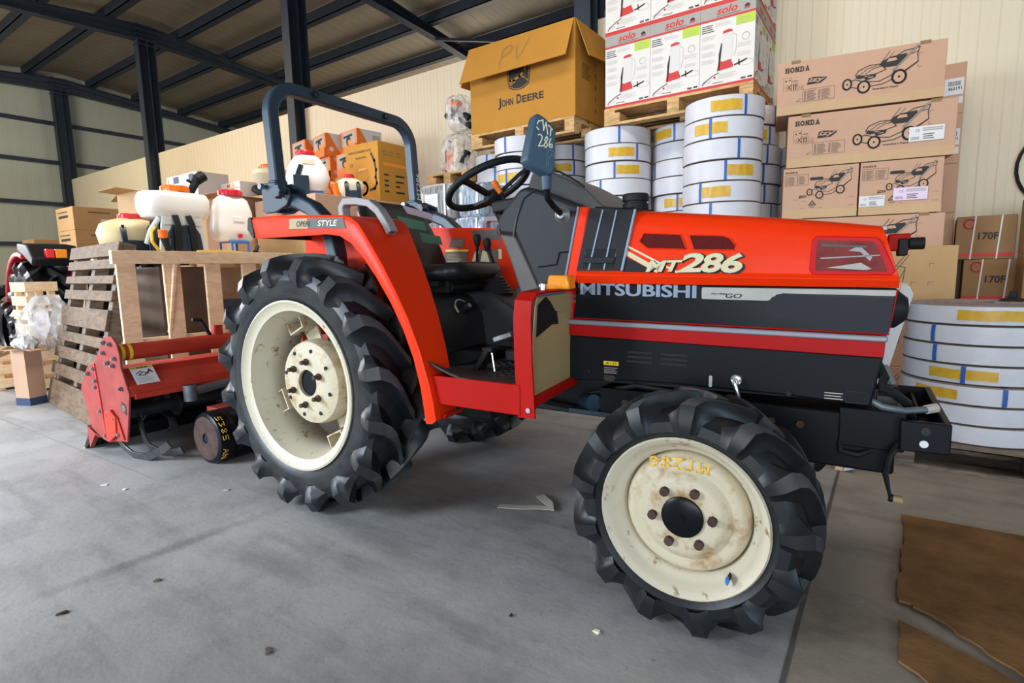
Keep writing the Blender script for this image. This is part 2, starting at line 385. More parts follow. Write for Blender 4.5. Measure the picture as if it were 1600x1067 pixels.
    def text(self, s, u0, v0, u1, v1, m, M, bold=0.0, shear=0.0):
        vs, fs, asp = text_geo(s, bold, shear)
        return self.add([(u0 + (u1 - u0) * x, v0 + (v1 - v0) * y, 0) for x, y in vs], fs, m, M)
    def slab(self, s, u0, v0, w, h, m, M):
        n = len(s); cw = w / (n + .22 * (n - 1)); t = h * .24; q = h * .13
        for k, ch in enumerate(s):
            x = u0 + k * cw * 1.22; X = lambda f: x + cw * f
            def stem(f, f2=None): self.poly([(X(f) - t / 2, v0), (X(f) + t / 2, v0), (X(f2 if f2 is not None else f) + t / 2, v0 + h), (X(f2 if f2 is not None else f) - t / 2, v0 + h)], m, M)
            def foot(f, v): self.rect(X(f) - t, v, X(f) + t, v + q, m, M)
            if ch == 'H': stem(.2); stem(.8); self.rect(X(.2), v0 + h * .43, X(.8), v0 + h * .58, m, M); [foot(f, v) for f in (.2, .8) for v in (v0, v0 + h - q)]
            elif ch == 'N': stem(.18); stem(.82); self.poly([(X(.08), v0 + h), (X(.36), v0 + h), (X(.92), v0), (X(.64), v0)], m, M); foot(.18, v0); foot(.82, v0 + h - q)
            elif ch == 'A': self.poly([(X(.05), v0), (X(.30), v0), (X(.62), v0 + h), (X(.40), v0 + h)], m, M); self.poly([(X(.70), v0), (X(1.0), v0), (X(.66), v0 + h), (X(.40), v0 + h)], m, M); self.rect(X(.25), v0 + h * .22, X(.78), v0 + h * .36, m, M); foot(.17, v0); foot(.85, v0)
            elif ch == 'O': self.ring((X(.5), v0 + h / 2), cw * .40, t * .85, m, M, 20, h * .40)
            elif ch == 'D': stem(.2); foot(.15, v0); foot(.15, v0 + h - q); self.stroke([(X(.2), v0 + h - q / 2), (X(.55), v0 + h - q / 2), (X(.80), v0 + h * .76), (X(.86), v0 + h * .5), (X(.80), v0 + h * .24), (X(.55), v0 + q / 2), (X(.2), v0 + q / 2)], t * .75, m, M)
        return self
    def lines(self, u0, v0, u1, v1, n, m, M, fill=0.45, jag=0.25):
        h = (v1 - v0) / n
        for i in range(n):
            e = u1 - (u1 - u0) * jag * random.random()
            self.rect(u0, v0 + i * h, e, v0 + i * h + h * fill, m, M)
        return self
    def build(self, name, parent=None, bevel=0.0, seg=2, angle=0.62, recalc=True):
        me = bpy.data.meshes.new(name); me.from_pydata(self.v, [], self.f)
        for m in self.mats: me.materials.append(MATS[m])
        me.polygons.foreach_set('material_index', self.m)
        bm = bmesh.new(); bm.from_mesh(me)
        if recalc: bmesh.ops.recalc_face_normals(bm, faces=bm.faces)
        for f in bm.faces: f.smooth = True
        for e in bm.edges:
            if len(e.link_faces) != 2 or e.calc_face_angle(0) > angle: e.smooth = False
        bm.to_mesh(me); bm.free()
        o = bpy.data.objects.new(name, me); COL.objects.link(o)
        if parent: o.parent = parent
        if bevel:
            b = o.modifiers.new('bevel', 'BEVEL'); b.width = bevel; b.segments = seg; b.limit_method = 'ANGLE'; b.angle_limit = R(35)
        return o

def tag(o, label, cat, group=None, kind=None):
    if label: o['label'] = label
    if cat: o['category'] = cat
    if group: o['group'] = group
    if kind: o['kind'] = kind
    return o
def thing(name, label, cat, loc=(0, 0, 0), rz=0.0, group=None):
    o = bpy.data.objects.new(name, None); COL.objects.link(o); o.empty_display_size = 0.1
    o.location = loc; o.rotation_euler = (0, 0, rz)
    return tag(o, label, cat, group)
def struct(mb, name, **k):
    o = mb.build(name, **k); o['kind'] = 'structure'; return o
def copy_tree(src, loc=None, rz=None, label=None, group=None):
    def cp(o, parent):
        c = o.copy(); COL.objects.link(c)
        if parent: c.parent = parent
        for ch in o.children: cp(ch, c)
        return c
    r = cp(src, None)
    if loc is not None: r.location = loc
    if rz is not None: r.rotation_euler = (0, 0, rz)
    if label: r['label'] = label
    if group: r['group'] = group
    return r
ORD = ['topmost', 'second', 'third', 'fourth', 'fifth', 'sixth', 'seventh', 'eighth', 'ninth', 'tenth', 'eleventh', 'twelfth', 'thirteenth', 'lowest']
def face_M(face, lo, hi, off=0.0015):
    """frame on a box face: u to the viewer's right, v up, origin lower left"""
    if face == '-y': return Matrix(((1, 0, 0, lo[0]), (0, 0, -1, lo[1] - off), (0, 1, 0, lo[2]), (0, 0, 0, 1)))
    if face == '+x': return Matrix(((0, 0, 1, hi[0] + off), (1, 0, 0, lo[1]), (0, 1, 0, lo[2]), (0, 0, 0, 1)))
    if face == '-x': return Matrix(((0, 0, -1, lo[0] - off), (-1, 0, 0, hi[1]), (0, 1, 0, lo[2]), (0, 0, 0, 1)))
    if face == '+z': return Matrix(((1, 0, 0, lo[0]), (0, 1, 0, lo[1]), (0, 0, 1, hi[2] + off), (0, 0, 0, 1)))
def arc(cx, cy, r, a0, a1, n): return [(cx + r * math.cos(R(a0 + (a1 - a0) * i / n)), cy + r * math.sin(R(a0 + (a1 - a0) * i / n))) for i in range(n + 1)]
def rrect(x0, y0, x1, y1, r, n=4):
    return arc(x1 - r, y1 - r, r, 0, 90, n) + arc(x0 + r, y1 - r, r, 90, 180, n) + arc(x0 + r, y0 + r, r, 180, 270, n) + arc(x1 - r, y0 + r, r, 270, 360, n)
def sring(cx, cy, z, rx, ry, p=3.0, n=28):
    out = []
    for i in range(n):
        a = 2 * math.pi * i / n; c = math.cos(a); s = math.sin(a)
        out.append((cx + rx * math.copysign(abs(c) ** (2 / p), c), cy + ry * math.copysign(abs(s) ** (2 / p), s), z))
    return out

# ================================================================= setting
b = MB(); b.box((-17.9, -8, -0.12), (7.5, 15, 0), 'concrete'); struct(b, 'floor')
b = MB()
def seam_strip(p, q, w=0.012, m='seam'):
    a = Vector((*p, 0)); c = Vector((*q, 0)); d = (c - a).normalized(); s = Vector((-d.y, d.x, 0)) * (w / 2)
    b.add([a - s + Vector((0, 0, .0012)), c - s + Vector((0, 0, .0012)), c + s + Vector((0, 0, .0012)), a + s + Vector((0, 0, .0012))], [(0, 1, 2, 3)], m)
seam_strip((-0.165, -3.0), (-0.165, 4.0))
seam_strip((-6.0, 1.02), (-3.0, 1.12), 0.004, 'seam_faint')
struct(b, 'trim_1')
RZ = lambda y: 6.22 - 0.10 * abs(y - 5.5)
b = MB()
b.loft([[(x, -8, RZ(-8)), (x, 5.5, RZ(5.5)), (x, 15, RZ(15)), (x, 15, RZ(15) + .08), (x, 5.5, RZ(5.5) + .08), (x, -8, RZ(-8) + .08)] for x in (-17.9, 7.5)], 'roof_sheet')
struct(b, 'ceiling')
b = MB(); b.box((-17.75, 5.46, 0), (7.5, 5.56, 3.54), 'panel_cream')
struct(b, 'wall_back')
b = MB(); b.box((-18.0, -8, 0), (-17.85, 15, 6.3), 'panel_green'); struct(b, 'wall_left')
b = MB(); b.box((7.4, 2.2, 0), (7.5, 5.46, 5.8), 'panel_green'); struct(b, 'wall_right')
# girts of the far wall, purlins, rafters, columns
n = 2
for z in (1.89, 2.92, 3.96, 4.93):
    b = MB(); b.box((-17.85, -8, z - .045), (-17.76, 15, z + .045), 'steel_navy'); n += 1; struct(b, 'trim_%d' % n)
for y in (-3.4, -2.2, -1.0, 0.2, 1.4, 2.6, 3.8, 4.85, 6.15, 7.2, 8.4, 9.6, 10.8, 12.0, 13.2):
    b = MB(); z = RZ(y)
    b.box((-17.8, y - .07, z - .20), (7.4, y - .055, z - .004), 'steel_navy'); b.box((-17.8, y - .07, z - .20), (7.4, y + .07, z - .185), 'steel_navy')
    n += 1; struct(b, 'trim_%d' % n)
XC = (-17.62, -12.70, -7.72, -2.74, 2.24)
for k, x in enumerate(XC):
    b = MB()
    for sg in (1, -1):
        prev = None; rings = []
        top = lambda d: 6.02 - 0.10 * d
        far = 9.0 if sg > 0 else 11.0
        st = [0.0, 2.9, far]; dep = [0.30, 0.16, 0.15]
        pts_t = [(5.5 + sg * d, top(d)) for d in st]; pts_b = [(5.5 + sg * d, top(d) - q) for d, q in zip(st, dep)]
        for i in range(2):
            (y0, t0), (y1, t1), (c0, b0), (c1, b1) = pts_t[i], pts_t[i + 1], pts_b[i], pts_b[i + 1]
            b.prism([(y0, t0), (y1, t1), (c1, b1), (c0, b0)], x - .006, x + .006, 'steel_navy', 'yz')
            b.prism([(y0, t0), (y1, t1), (y1, t1 - .014), (y0, t0 - .014)], x - .085, x + .085, 'steel_navy', 'yz')
            b.prism([(c0, b0 + .014), (c1, b1 + .014), (c1, b1), (c0, b0)], x - .085, x + .085, 'steel_navy', 'yz')
            m0, m1 = t0 - 0.13, t1 - 0.10 if i == 0 else t1 - .08
            b.prism([(y0, m0), (y1, m1), (y1, m1 - .012), (y0, m0 - .012)], x - .05, x + .05, 'steel_navy', 'yz')
    n += 1; struct(b, 'trim_%d' % n)
    b = MB()
    b.box((x - .09, 5.28, 0), (x + .09, 5.295, 5.72), 'steel_navy'); b.box((x - .09, 5.445, 0), (x + .09, 5.46, 5.72), 'steel_navy')
    b.box((x - .006, 5.295, 0), (x + .006, 5.445, 5.72), 'steel_navy')
    b.box((x - .09, 5.585, 3.545), (x + .09, 5.60, 5.72), 'steel_navy'); b.box((x - .006, 5.46, 3.545), (x + .006, 5.585, 5.72), 'steel_navy')
    for z in (5.62, 5.71, 5.80, 5.89, 5.98):
        b.box((x - .10, 5.26, z), (x + .10, 5.62, z + .022), 'steel_navy')
        for yy in (5.30, 5.55):
            for xx in (-.07, .07): b.box((x + xx - .015, yy, z + .02), (x + xx + .015, yy + .03, z + .04), 'steel_navy')
    n += 1; struct(b, 'trim_%d' % n)
b = MB(); a0, a1 = Vector((-7.7, 8.6, 5.55)), Vector((-2.7, 12.0, 5.25))
b.bar(a0, a1, .05, .05, 'steel_navy'); n += 1; struct(b, 'trim_%d' % n)

# ================================================================= tractor
OX, OY, TH = -2.015, 1.957, R(2.5)
tr = thing('tractor', 'orange and black compact tractor with cream wheels, bought used, in the middle of the hall', 'tractor', (OX, OY, 0), TH)
def part(mb, name, parent=tr, bevel=0.0, **k): return mb.build(name, parent, bevel, **k)

def tyre_mesh(R_out, rim_r, W, lugs, da, lug_h, lug_w):
    """carcass along +z (outward) with alternating chevron lugs; angle a: x = cos, y = sin"""
    mb = MB(); Rc = R_out - lug_h; h = W / 2
    prof = [(rim_r * .985, -h * .72), (rim_r + .012, -h * .86), (rim_r + (Rc - rim_r) * .35, -h), (rim_r + (Rc - rim_r) * .65, -h * .98), (Rc - .018, -h * .86), (Rc - .003, -h * .60), (Rc, 0),
            (Rc - .003, h * .60), (Rc - .018, h * .86), (rim_r + (Rc - rim_r) * .65, h * .98), (rim_r + (Rc - rim_r) * .35, h), (rim_r + .012, h * .86), (rim_r * .985, h * .72)]
    mb.lathe(prof, 'rubber', 72, mats=['rubber_dusty' if k in (2, 9) else 'rubber' for k in range(12)] if R_out > .5 else None)
    rs = rim_r + (Rc - rim_r) * .5
    path = [(-0.06, Rc, 0), (0.10, Rc, .05), (.30, Rc - .001, .08), (.50, Rc - .002, .10), (.68, Rc - .005, .14), (.84, Rc - .014, .30), (.96, Rc - .034, .62), (1.0, Rc - .058, .88), (1.015, rs + .006, 1.0)]
    K = len(path)
    for sd in (1, -1):
        for i in range(lugs):
            th0 = 2 * math.pi * (i + (0.5 if sd < 0 else 0)) / lugs
            rings = []
            for k, (q, rb, tilt) in enumerate(path):
                t = min(1.0, max(0, q) / .84)
                ang = th0 - da * (1 - t) + da * .16 * math.sin(math.pi * t)
                hh = lug_h * (1, 1, 1, 1, 1, 1, .72, .34, .05)[k]
                base = lug_w * (1.7 + 1.7 * t) / Rc; top = lug_w * (.62 + .30 * t) / Rc
                if k >= K - 2: base *= (.80, .45)[k - K + 2]; top *= (.8, .5)[k - K + 2]
                nr = math.cos(tilt * math.pi / 2); nz = math.sin(tilt * math.pi / 2) * sd
                pts = []
                for w, up in ((-.5 * base, -.008), (-.5 * top - .17 * (base - top), hh * .20), (-.5 * top - .05 * (base - top), hh * .60), (-.5 * top, hh), (.5 * top, hh), (.5 * top + .08 * (base - top), hh * .62), (.5 * top + .26 * (base - top), hh * .22), (.5 * base, -.008)):
                    r_ = rb + up * nr; z_ = q * h * sd + up * nz; a_ = ang + w
                    if up == hh and k < 6: r_ = min(R_out, rb + hh * max(nr, .93))
                    pts.append((r_ * math.cos(a_), r_ * math.sin(a_), z_))
                rings.append(pts)
            mb.loft(rings, 'rubber', True, True)
            cnt = (K - 1) * 8 + 2; f0 = len(mb.f) - cnt; wi = mb.mi('rubber_worn')
            for k in range(5): mb.m[f0 + k * 8 + 3] = wi
    return mb

def wheel_M(x, y, z, side, rot=0.0):
    """outward axis: -y for side -1; the angle runs from +x to +z"""
    return Matrix(((math.cos(rot), -math.sin(rot), 0, x), (0, 0, side, y), (math.sin(rot), math.cos(rot), 0, z), (0, 0, 0, 1)))
def xform(mb, M): mb.v = [tuple(M @ Vector(p)) for p in mb.v]; return mb

def rear_wheel(side):
    M = wheel_M(-0.035, side * 0.52, 0.54, side, R(11))
    rim = MB()
    rim.lathe([(.318, -.13), (.338, -.125), (.345, -.11), (.318, -.10), (.305, -.04), (.298, .0), (.306, .05), (.318, .09), (.322, .112), (.340, .118), (.356, .128), (.358, .138), (.350, .142), (.336, .126), (.314, .120), (.308, .09), (.296, .05), (.288, .0), (.296, -.05), (.306, -.10), (.318, -.13)], 'cream_rim', 64)
    o = part(xform(rim, M), 'rear_wheel')
    part(xform(tyre_mesh(.548, .33, .285, 16, .36, .052, .050), M), 'tyre', o, angle=.62)
    d = MB()
    d.lathe([(.058, .040), (.058, .062), (.10, .066), (.148, .060), (.176, .046), (.184, .022), (.184, -.02)], 'cream_disc', 48)
    for k in range(8):
        a = R(45 * k + 20); d.tube([(.143 * math.cos(a), .143 * math.sin(a), .058), (.143 * math.cos(a), .143 * math.sin(a), .064)], .0085, 'black_matt', 10)
    o2 = part(xform(d, M), 'hub_disc', o); o2['label'] = 'rust-flecked cream wheel disc'
    c = MB(); c.lathe([(0, .048), (.058, .048), (.062, .04), (.062, -.2)], 'black_paint', 28); part(xform(c, M), 'hub', o)
    for k in range(6):
        a = R(60 * k + 12); c = MB(); p = (.094 * math.cos(a), .094 * math.sin(a))
        c.tube([(*p, .055), (*p, .078)], .0145, 'rust', 6); c.tube([(*p, .078), (*p, .098)], .009, 'rust', 8); part(xform(c, M), 'wheel_nut', o)
    for k in range(4):
        a = R(90 * k + 14); Mb = Matrix.Rotation(a, 4, 'Z'); c = MB()
        c.box((.240, -.050, -.055), (.302, -.043, .025), 'cream_disc', Mb); c.box((.240, .043, -.055), (.302, .050, .025), 'cream_disc', Mb)
        c.box((.160, -.045, -.060), (.262, .045, -.050), 'cream_disc', Mb); c.box((.235, -.050, -.055), (.243, .050, .025), 'cream_disc', Mb)
        c.tube([Mb @ Vector((.236, .02, -.015)), Mb @ Vector((.226, .02, -.015))], .011, 'rust', 6)
        part(xform(c, M), 'rim_bracket', o, .002)
    return o
def front_wheel(side):
    M = wheel_M(1.555, side * 0.535, 0.325, side, R(4))
    rim = MB()
    rim.lathe([(.205, -.09), (.222, -.088), (.226, -.075), (.204, -.06), (.188, -.02), (.184, .012), (.194, .040), (.203, .062), (.210, .074), (.221, .084), (.227, .092), (.222, .098), (.213, .088), (.206, .080), (.199, .062), (.188, .046), (.180, .040), (.175, .030), (.174, .0)], 'cream_rim', 64)
    o = part(xform(rim, M), 'front_wheel')
    part(xform(tyre_mesh(.338, .212, .205, 13, .44, .036, .040), M), 'tyre', o, angle=.62)
    d = MB()
    d.lathe([(.1715, .0), (.1705, .026), (.166, .040), (.157, .050), (.146, .054), (.138, .052), (.128, .052), (.117, .060), (.108, .070), (.098, .074), (.080, .074), (.055, .072)], 'cream_disc', 64)
    o2 = part(xform(d, M), 'wheel_disc', o)
    c = MB(); c.lathe([(0, .088), (.008, .088), (.010, .085), (.045, .084), (.056, .079), (.058, .068)], 'black_gloss', 36); part(xform(c, M), 'hub_cap', o)
    for k in range(6):
        a = R(60 * k + 2); c = MB(); p = (.081 * math.cos(a), .081 * math.sin(a))
        c.tube([(*p, .070), (*p, .088)], .0128, 'rust_red', 8); part(xform(c, M), 'wheel_nut', o)
    c = MB(); c.tube([(.135 * 1.37, -.10, .055), (.134 * 1.37, -.099, .085)], .006, 'black_matt', 8); c.tube([(.134 * 1.37, -.099, .084), (.133 * 1.37, -.099, .094)], .0075, 'plastic_blue', 8)
    c.v = [(p[0] * .62, p[1] * 1.5, p[2]) for p in c.v]; part(xform(c, M), 'tyre_valve', o)
    if side < 0:
        t = MB(); w = wheel_M(1.555, side * (0.535 + .0655), 0.325, side, 0)
        # shaky paint-pen letters, upside down along the upper disc
        glyph = {'M': [(0, 0), (.1, 1), (.5, .4), (.8, 1), (1, 0)], 'T': [(0, 1), (1, .95), (.5, .97), (.45, 0)], '2': [(0, .8), (.4, 1), (.9, .8), (.7, .5), (0, 0), (1, .05)], '8': [(.5, .5), (.1, .8), (.5, 1), (.9, .8), (.5, .5), (.05, .25), (.5, 0), (.95, .25), (.5, .5)], '6': [(.8, 1), (.3, .8), (.05, .3), (.4, 0), (.9, .2), (.7, .5), (.1, .35)]}
        u = .062
        for ch in 'MT286':
            st = [(u - .026 * gx,   .158 - .030 * gy - .30 * abs(u - .013 * 1) ** 1.6 * 1.0) for gx, gy in glyph[ch]]
            M2 = Matrix(((1, 0, 0, 1.555), (0, 0, -1, -0.5915), (0, 1, 0, .325), (0, 0, 0, 1)))
            t.stroke(st, .0048, 'chalk_yellow', M2); u -= .034
        part(t, 'painted_letters', o)
    return o
for sd in (-1, 1): rear_wheel(sd); front_wheel(sd)

# ---- chassis
b = MB()
b.box((-0.30, -.17, .36), (.62, .17, .66), 'black_matt'); b.box((.60, -.13, .43), (1.30, .13, .60), 'black_matt')
b.box((1.20, -.21, .40), (2.04, -.17, .57), 'black_paint'); b.box((1.20, .17, .40), (2.04, .21, .57), 'black_paint'); b.box((1.25, -.17, .42), (2.0, .17, .55), 'black_matt')
b.cyl((-.035, -.45, .54), (-.035, .45, .54), .075, 'black_matt', 20); b.box((-.16, -.36, .43), (.10, .36, .66), 'black_matt')
b.box((-.18, -.42, .60), (.30, .42, .68), 'black_matt')
part(b, 'chassis', bevel=.008)
b = MB(); b.cyl((1.555, -.46, .325), (1.555, .46, .325), .055, 'black_matt', 16); b.box((1.46, -.12, .27), (1.66, .12, .42), 'black_matt')
for s in (-1, 1): b.box((1.50, s * .44 - .05, .25), (1.61, s * .44 + .05, .42), 'black_matt')
part(b, 'front_axle', bevel=.008)
b = MB()
b.tube([(.70, -.19, .50), (1.0, -.20, .48), (1.45, -.20, .46)], .013, 'black_paint', 8)
b.cyl((1.10, -.24, .52), (1.16, -.30, .53), .030, 'navy_paint', 14); b.box((1.06, -.30, .485), (1.22, -.18, .50), 'navy_paint')
b.box((1.18, -.29, .49), (1.36, -.19, .585), 'black_paint'); b.cyl((1.27, -.292, .54), (1.27, -.285, .54), .012, 'steel_dark')
b.tube([(1.12, -.25, .55), (1.30, -.27, .60), (1.44, -.24, .585), (1.50, -.2, .56)], .008, 'steel_dark', 8)
for x in (1.42, 1.52, 1.72, 1.80): b.cyl((x, -.213, .52), (x, -.222, .52), .012, 'rust', 6)
part(b, 'underframe_linkage')

# ---- engine skirt, ledge, stripe
Y0 = -.295
def side_prism(poly, y0, y1, m, name, parent=tr, bevel=0.0, both=True):
    mb = MB(); mb.prism(poly, -y0, -y1, m); part(mb, name, parent, bevel)
    mb = MB(); mb.prism(poly, y0, y1, m)
    return part(mb, name, parent, bevel)
skirt_poly = [(1.063, .768), (1.995, .750), (1.974, .611), (1.747, .620), (1.429, .622), (1.30, .618), (1.054, .600)]
sk = side_prism(skirt_poly, -.291, -.262, 'black_paint', 'engine_skirt', bevel=.006)
b = MB()
for i in range(3):
    z = .719 - .0155 * i
    b.box((1.278, -.2935, z - .004), (1.365, -.2915, z + .003), 'glass_dark'); b.box((1.392, -.2935, z - .004), (1.479, -.2915, z + .003), 'glass_dark')
part(b, 'cooling_slots', sk)
FS = Matrix(((1, 0, 0, 0), (0, 0, -1, Y0 + .003), (0, 1, 0, 0), (0, 0, 0, 1)))
b = MB(); b.rect(1.192, .668, 1.247, .682, 'yellow_paint', FS); b.text('A I H', 1.20, .671, 1.238, .680, 'ink', FS, .02)
b.lines(1.194, .640, 1.244, .664, 4, 'ink_pale', FS, .35); b.lines(1.194, .614, 1.236, .634, 4, 'ink_soft', FS, .4); part(b, 'warning_label', sk)
b = MB(); b.lines(1.862, .622, 1.908, .646, 3, 'ink_pale', FS, .35); part(b, 'small_print', sk)
b = MB(); b.frame(1.913, .617, 1.965, .649, .003, 'charcoal', FS); part(b, 'access_cover', sk)
b = MB(); b.poly(rrect(1.546, .624, 1.556, .661, .004), 'band_grey', FS); part(b, 'latch_plate', sk)
b = MB(); b.cyl((1.628, -.29, .656), (1.628, -.304, .656), .016, 'chrome', 20); b.cyl((1.628, -.304, .656), (1.628, -.318, .656), .009, 'chrome', 14)
b.tube([(1.622, -.316, .658), (1.630, -.322, .640), (1.640, -.318, .605)], [.008, .007, .006], 'chrome', 10); part(b, 'latch_handle', sk)
b = MB(); b.cyl((1.772, -.291, .628), (1.772, -.296, .628), .008, 'charcoal', 12); b.cyl((1.14, -.291, .642), (1.14, -.296, .642), .006, 'charcoal', 12); part(b, 'fastener', sk)
side_prism([(1.063, .808), (1.997, .792), (1.995, .748), (1.062, .766)], -.297, -.262, 'red_stripe', 'red_stripe', bevel=.002)
side_prism([(1.060, .824), (2.001, .807), (2.001, .791), (1.060, .806)], -.306, -.262, 'grey_ledge', 'side_ledge', bevel=.004)
b = MB(); b.prism([(1.10, .60), (1.97, .615), (1.985, .93), (1.08, .95)], -.262, .262, 'black_matt'); part(b, 'engine_bay')
# ---- hood
def hz(x):
    xs = [1.08, 1.299, 1.549, 1.781, 1.98]; zs = [1.212, 1.189, 1.159, 1.130, 1.098]
    for i in range(4):
        if x <= xs[i + 1]: return zs[i] + (zs[i + 1] - zs[i]) * (x - xs[i]) / (xs[i + 1] - xs[i])
    return zs[-1]
def crease(x): return .981 + (.955 - .981) * (x - 1.09) / .93
def low(x): return .950 + (.934 - .950) * (x - 1.09) / .93
def rear_x(z): return 1.092 + (z - .95) * .19       # leaning rear edge
def nose_x(z): return 2.018 - max(0, z - .956) * .31
st = [0, .12, .3, .5, .7, .88, 1.0]; rings = []
for t in st:
    half = []
    for y, zf in ((-.289, 'low'), (-.304, 'cr'), (-.292, 'cr+'), (-.290, -.055), (-.280, -.022), (-.258, -.004), (-.20, .002), (-.10, .008)):
        x = 1.1 + t * .9
        for _ in range(3):
            z = low(x) if zf == 'low' else crease(x) if zf == 'cr' else crease(x) + .012 if zf == 'cr+' else hz(x) + zf
            x0 = rear_x(z); x1 = nose_x(z); x = x0 + (x1 - x0) * t
        half.append((x, y, z))
    rings.append(half + [(x, -y, z) for x, y, z in half[::-1]])
b = MB(); b.loft(rings, 'orange_paint')
hood = part(b, 'hood', bevel=.0015)
def hood_flat(name, poly, m, t=.003, y=-.2905, parent=None, bevel=0.0, extra=None):
    mb = MB(); mb.prism(poly, y - t, y + .004, m)
    if extra: extra(mb)
    return part(mb, name, parent or hood, bevel)
FH = lambda off: Matrix(((1, 0, 0, 0), (0, 0, -1, -.2925 - off), (0, 1, 0, 0), (0, 0, 0, 1)))
lv = hood_flat('louvre_panel', [(1.143, 1.205), (1.296, 1.187), (1.251, .991), (1.092, .994)], 'charcoal', .006, -.291, tr)
b = MB(); b.loft([[(x, y, z) for x, y, z in ((1.143 + dx, -.290, 1.190), (1.143 + dx, -.282, 1.196 + .002), (1.148 + dx, -.256, 1.213 - dz), (1.15 + dx, -.10, 1.222 - dz), (1.15 + dx, -.10, 1.19), (1.143 + dx, -.270, 1.17))] for dx, dz in ((0, 0), (.15, .019))], 'charcoal')
part(b, 'louvre_cap', lv)
for p, q in (((1.191, 1.195), (1.139, .996)), ((1.240, 1.190), (1.195, .996))):
    b = MB(); b.bar((p[0], -.298, p[1]), (q[0], -.298, q[1]), .005, .004, 'rib_blue', (0, 1, 0)); part(b, 'rib', lv)
b = MB(); b.prism([(1.127, 1.067), (1.241, 1.064), (1.230, 1.000), (1.116, 1.003)], -.2985, -.29, 'glass_dark'); b.prism([(1.121, 1.040), (1.236, 1.037), (1.230, 1.016), (1.116, 1.019)], -.302, -.29, 'charcoal'); part(b, 'louvre_slot', lv, .002)
b = MB(); b.prism([(1.262, .992), (1.306, 1.188), (1.299, 1.189), (1.254, .992)], -.2995, -.29, 'rib_blue'); part(b, 'louvre_edge', lv)
def grow(poly, d):
    cx = sum(p[0] for p in poly) / len(poly); cy = sum(p[1] for p in poly) / len(poly)
    return [(cx + (x - cx) * (1 + d), cy + (y - cy) * (1 + d * 2)) for x, y in poly]
for poly in ([(1.333, 1.111), (1.449, 1.101), (1.467, 1.058), (1.462, 1.054), (1.344, 1.061), (1.316, 1.085)], [(1.477, 1.098), (1.575, 1.091), (1.595, 1.083), (1.611, 1.063), (1.608, 1.047), (1.491, 1.051)]):
    v = hood_flat('vent_mesh', poly, 'red_mesh', .0015)
    mb = MB(); P = poly + [poly[0]]
    mb.tube([(x, -.2925, z) for x, z in poly], .0022, 'orange_paint', 6, loop=True); part(mb, 'vent_rim', v)
lo = [(1.822, 1.078), (1.812, 1.066), (1.808, .985), (1.818, .970), (2.0, .968), (2.008, .978), (1.975, 1.055), (1.962, 1.068)]
li = [(1.828, 1.067), (1.824, 1.060), (1.824, .982), (1.990, .977), (1.963, 1.047), (1.952, 1.057)]
fr = hood_flat('lamp_window_frame', lo, 'red_frame', .005, bevel=.003)
b = MB(); b.prism(li, -.2968, -.2945, 'lamp_mesh'); part(b, 'lamp_window_mesh', fr)
b = MB(); G = FH(.0055)
b.poly([(1.835, 1.055), (1.945, 1.046), (1.940, 1.041), (1.835, 1.049)], 'cowl_brown', G); b.poly([(1.835, 1.018), (1.972, 1.022), (1.972, 1.019), (1.835, 1.014)], 'handle_grey', G)
b.poly([(1.85, .990), (1.93, 1.002), (1.955, .985), (1.94, .982)], 'ink_pale', G); b.poly([(1.90, 1.035), (1.925, 1.048), (1.955, 1.015), (1.950, 1.005), (1.928, 1.03)], 'handle_grey', G)
part(b, 'lamp_behind_mesh', fr)
# decals
b = MB(); G = FH(.0006)
b.poly([(1.266, 1.040), (1.258, .986), (1.374, .984)], 'charcoal', G)
b.poly([(1.266, 1.046), (1.271, 1.060), (1.395, .990), (1.385, .984), (1.372, .984)], 'letter_cream', FH(.0009))
b.poly([(1.271, 1.070), (1.279, 1.073), (1.455, .980), (1.440, .980)], 'letter_cream', FH(.0009)); part(b, 'stripe_decal', hood)
b = MB()
def skew_text(mb, s, x0, z0, x1, z1, lean, m, off, bold=.03, slope=0.0, y0=None):
    w = x1 - x0; h = z1 - z0
    M = Matrix(((w, lean, 0, x0), (0, 0, -1, (y0 if y0 else -.2925) - off), (slope, h, 0, z0), (0, 0, 0, 1)))
    mb.text(s, 0, 0, 1, 1, m, M, bold)
for off, m, bo, dx, dz in ((.0013, 'black_gloss', .055, .0035, -.003), (.0017, 'letter_cream', .035, 0, 0)):
    g = .004 if m == 'black_gloss' else 0
    skew_text(b, 'MT', 1.338 + dx - g, .986 + dz - g, 1.442 + dx + g, 1.022 + dz + g, .016, m, off, bo)
    skew_text(b, '2', 1.440 + dx - g, .983 + dz - g, 1.512 + dx + g, 1.042 + dz + g, .024, m, off + .0002, bo)
    skew_text(b, '8', 1.508 + dx - g, .981 + dz - g, 1.568 + dx + g, 1.040 + dz + g, .018, m, off + .0003, bo)
    skew_text(b, '6', 1.566 + dx - g, .979 + dz - g, 1.628 + dx + g, 1.038 + dz + g, .018, m, off + .0004, bo)
part(b, 'model_lettering', hood)
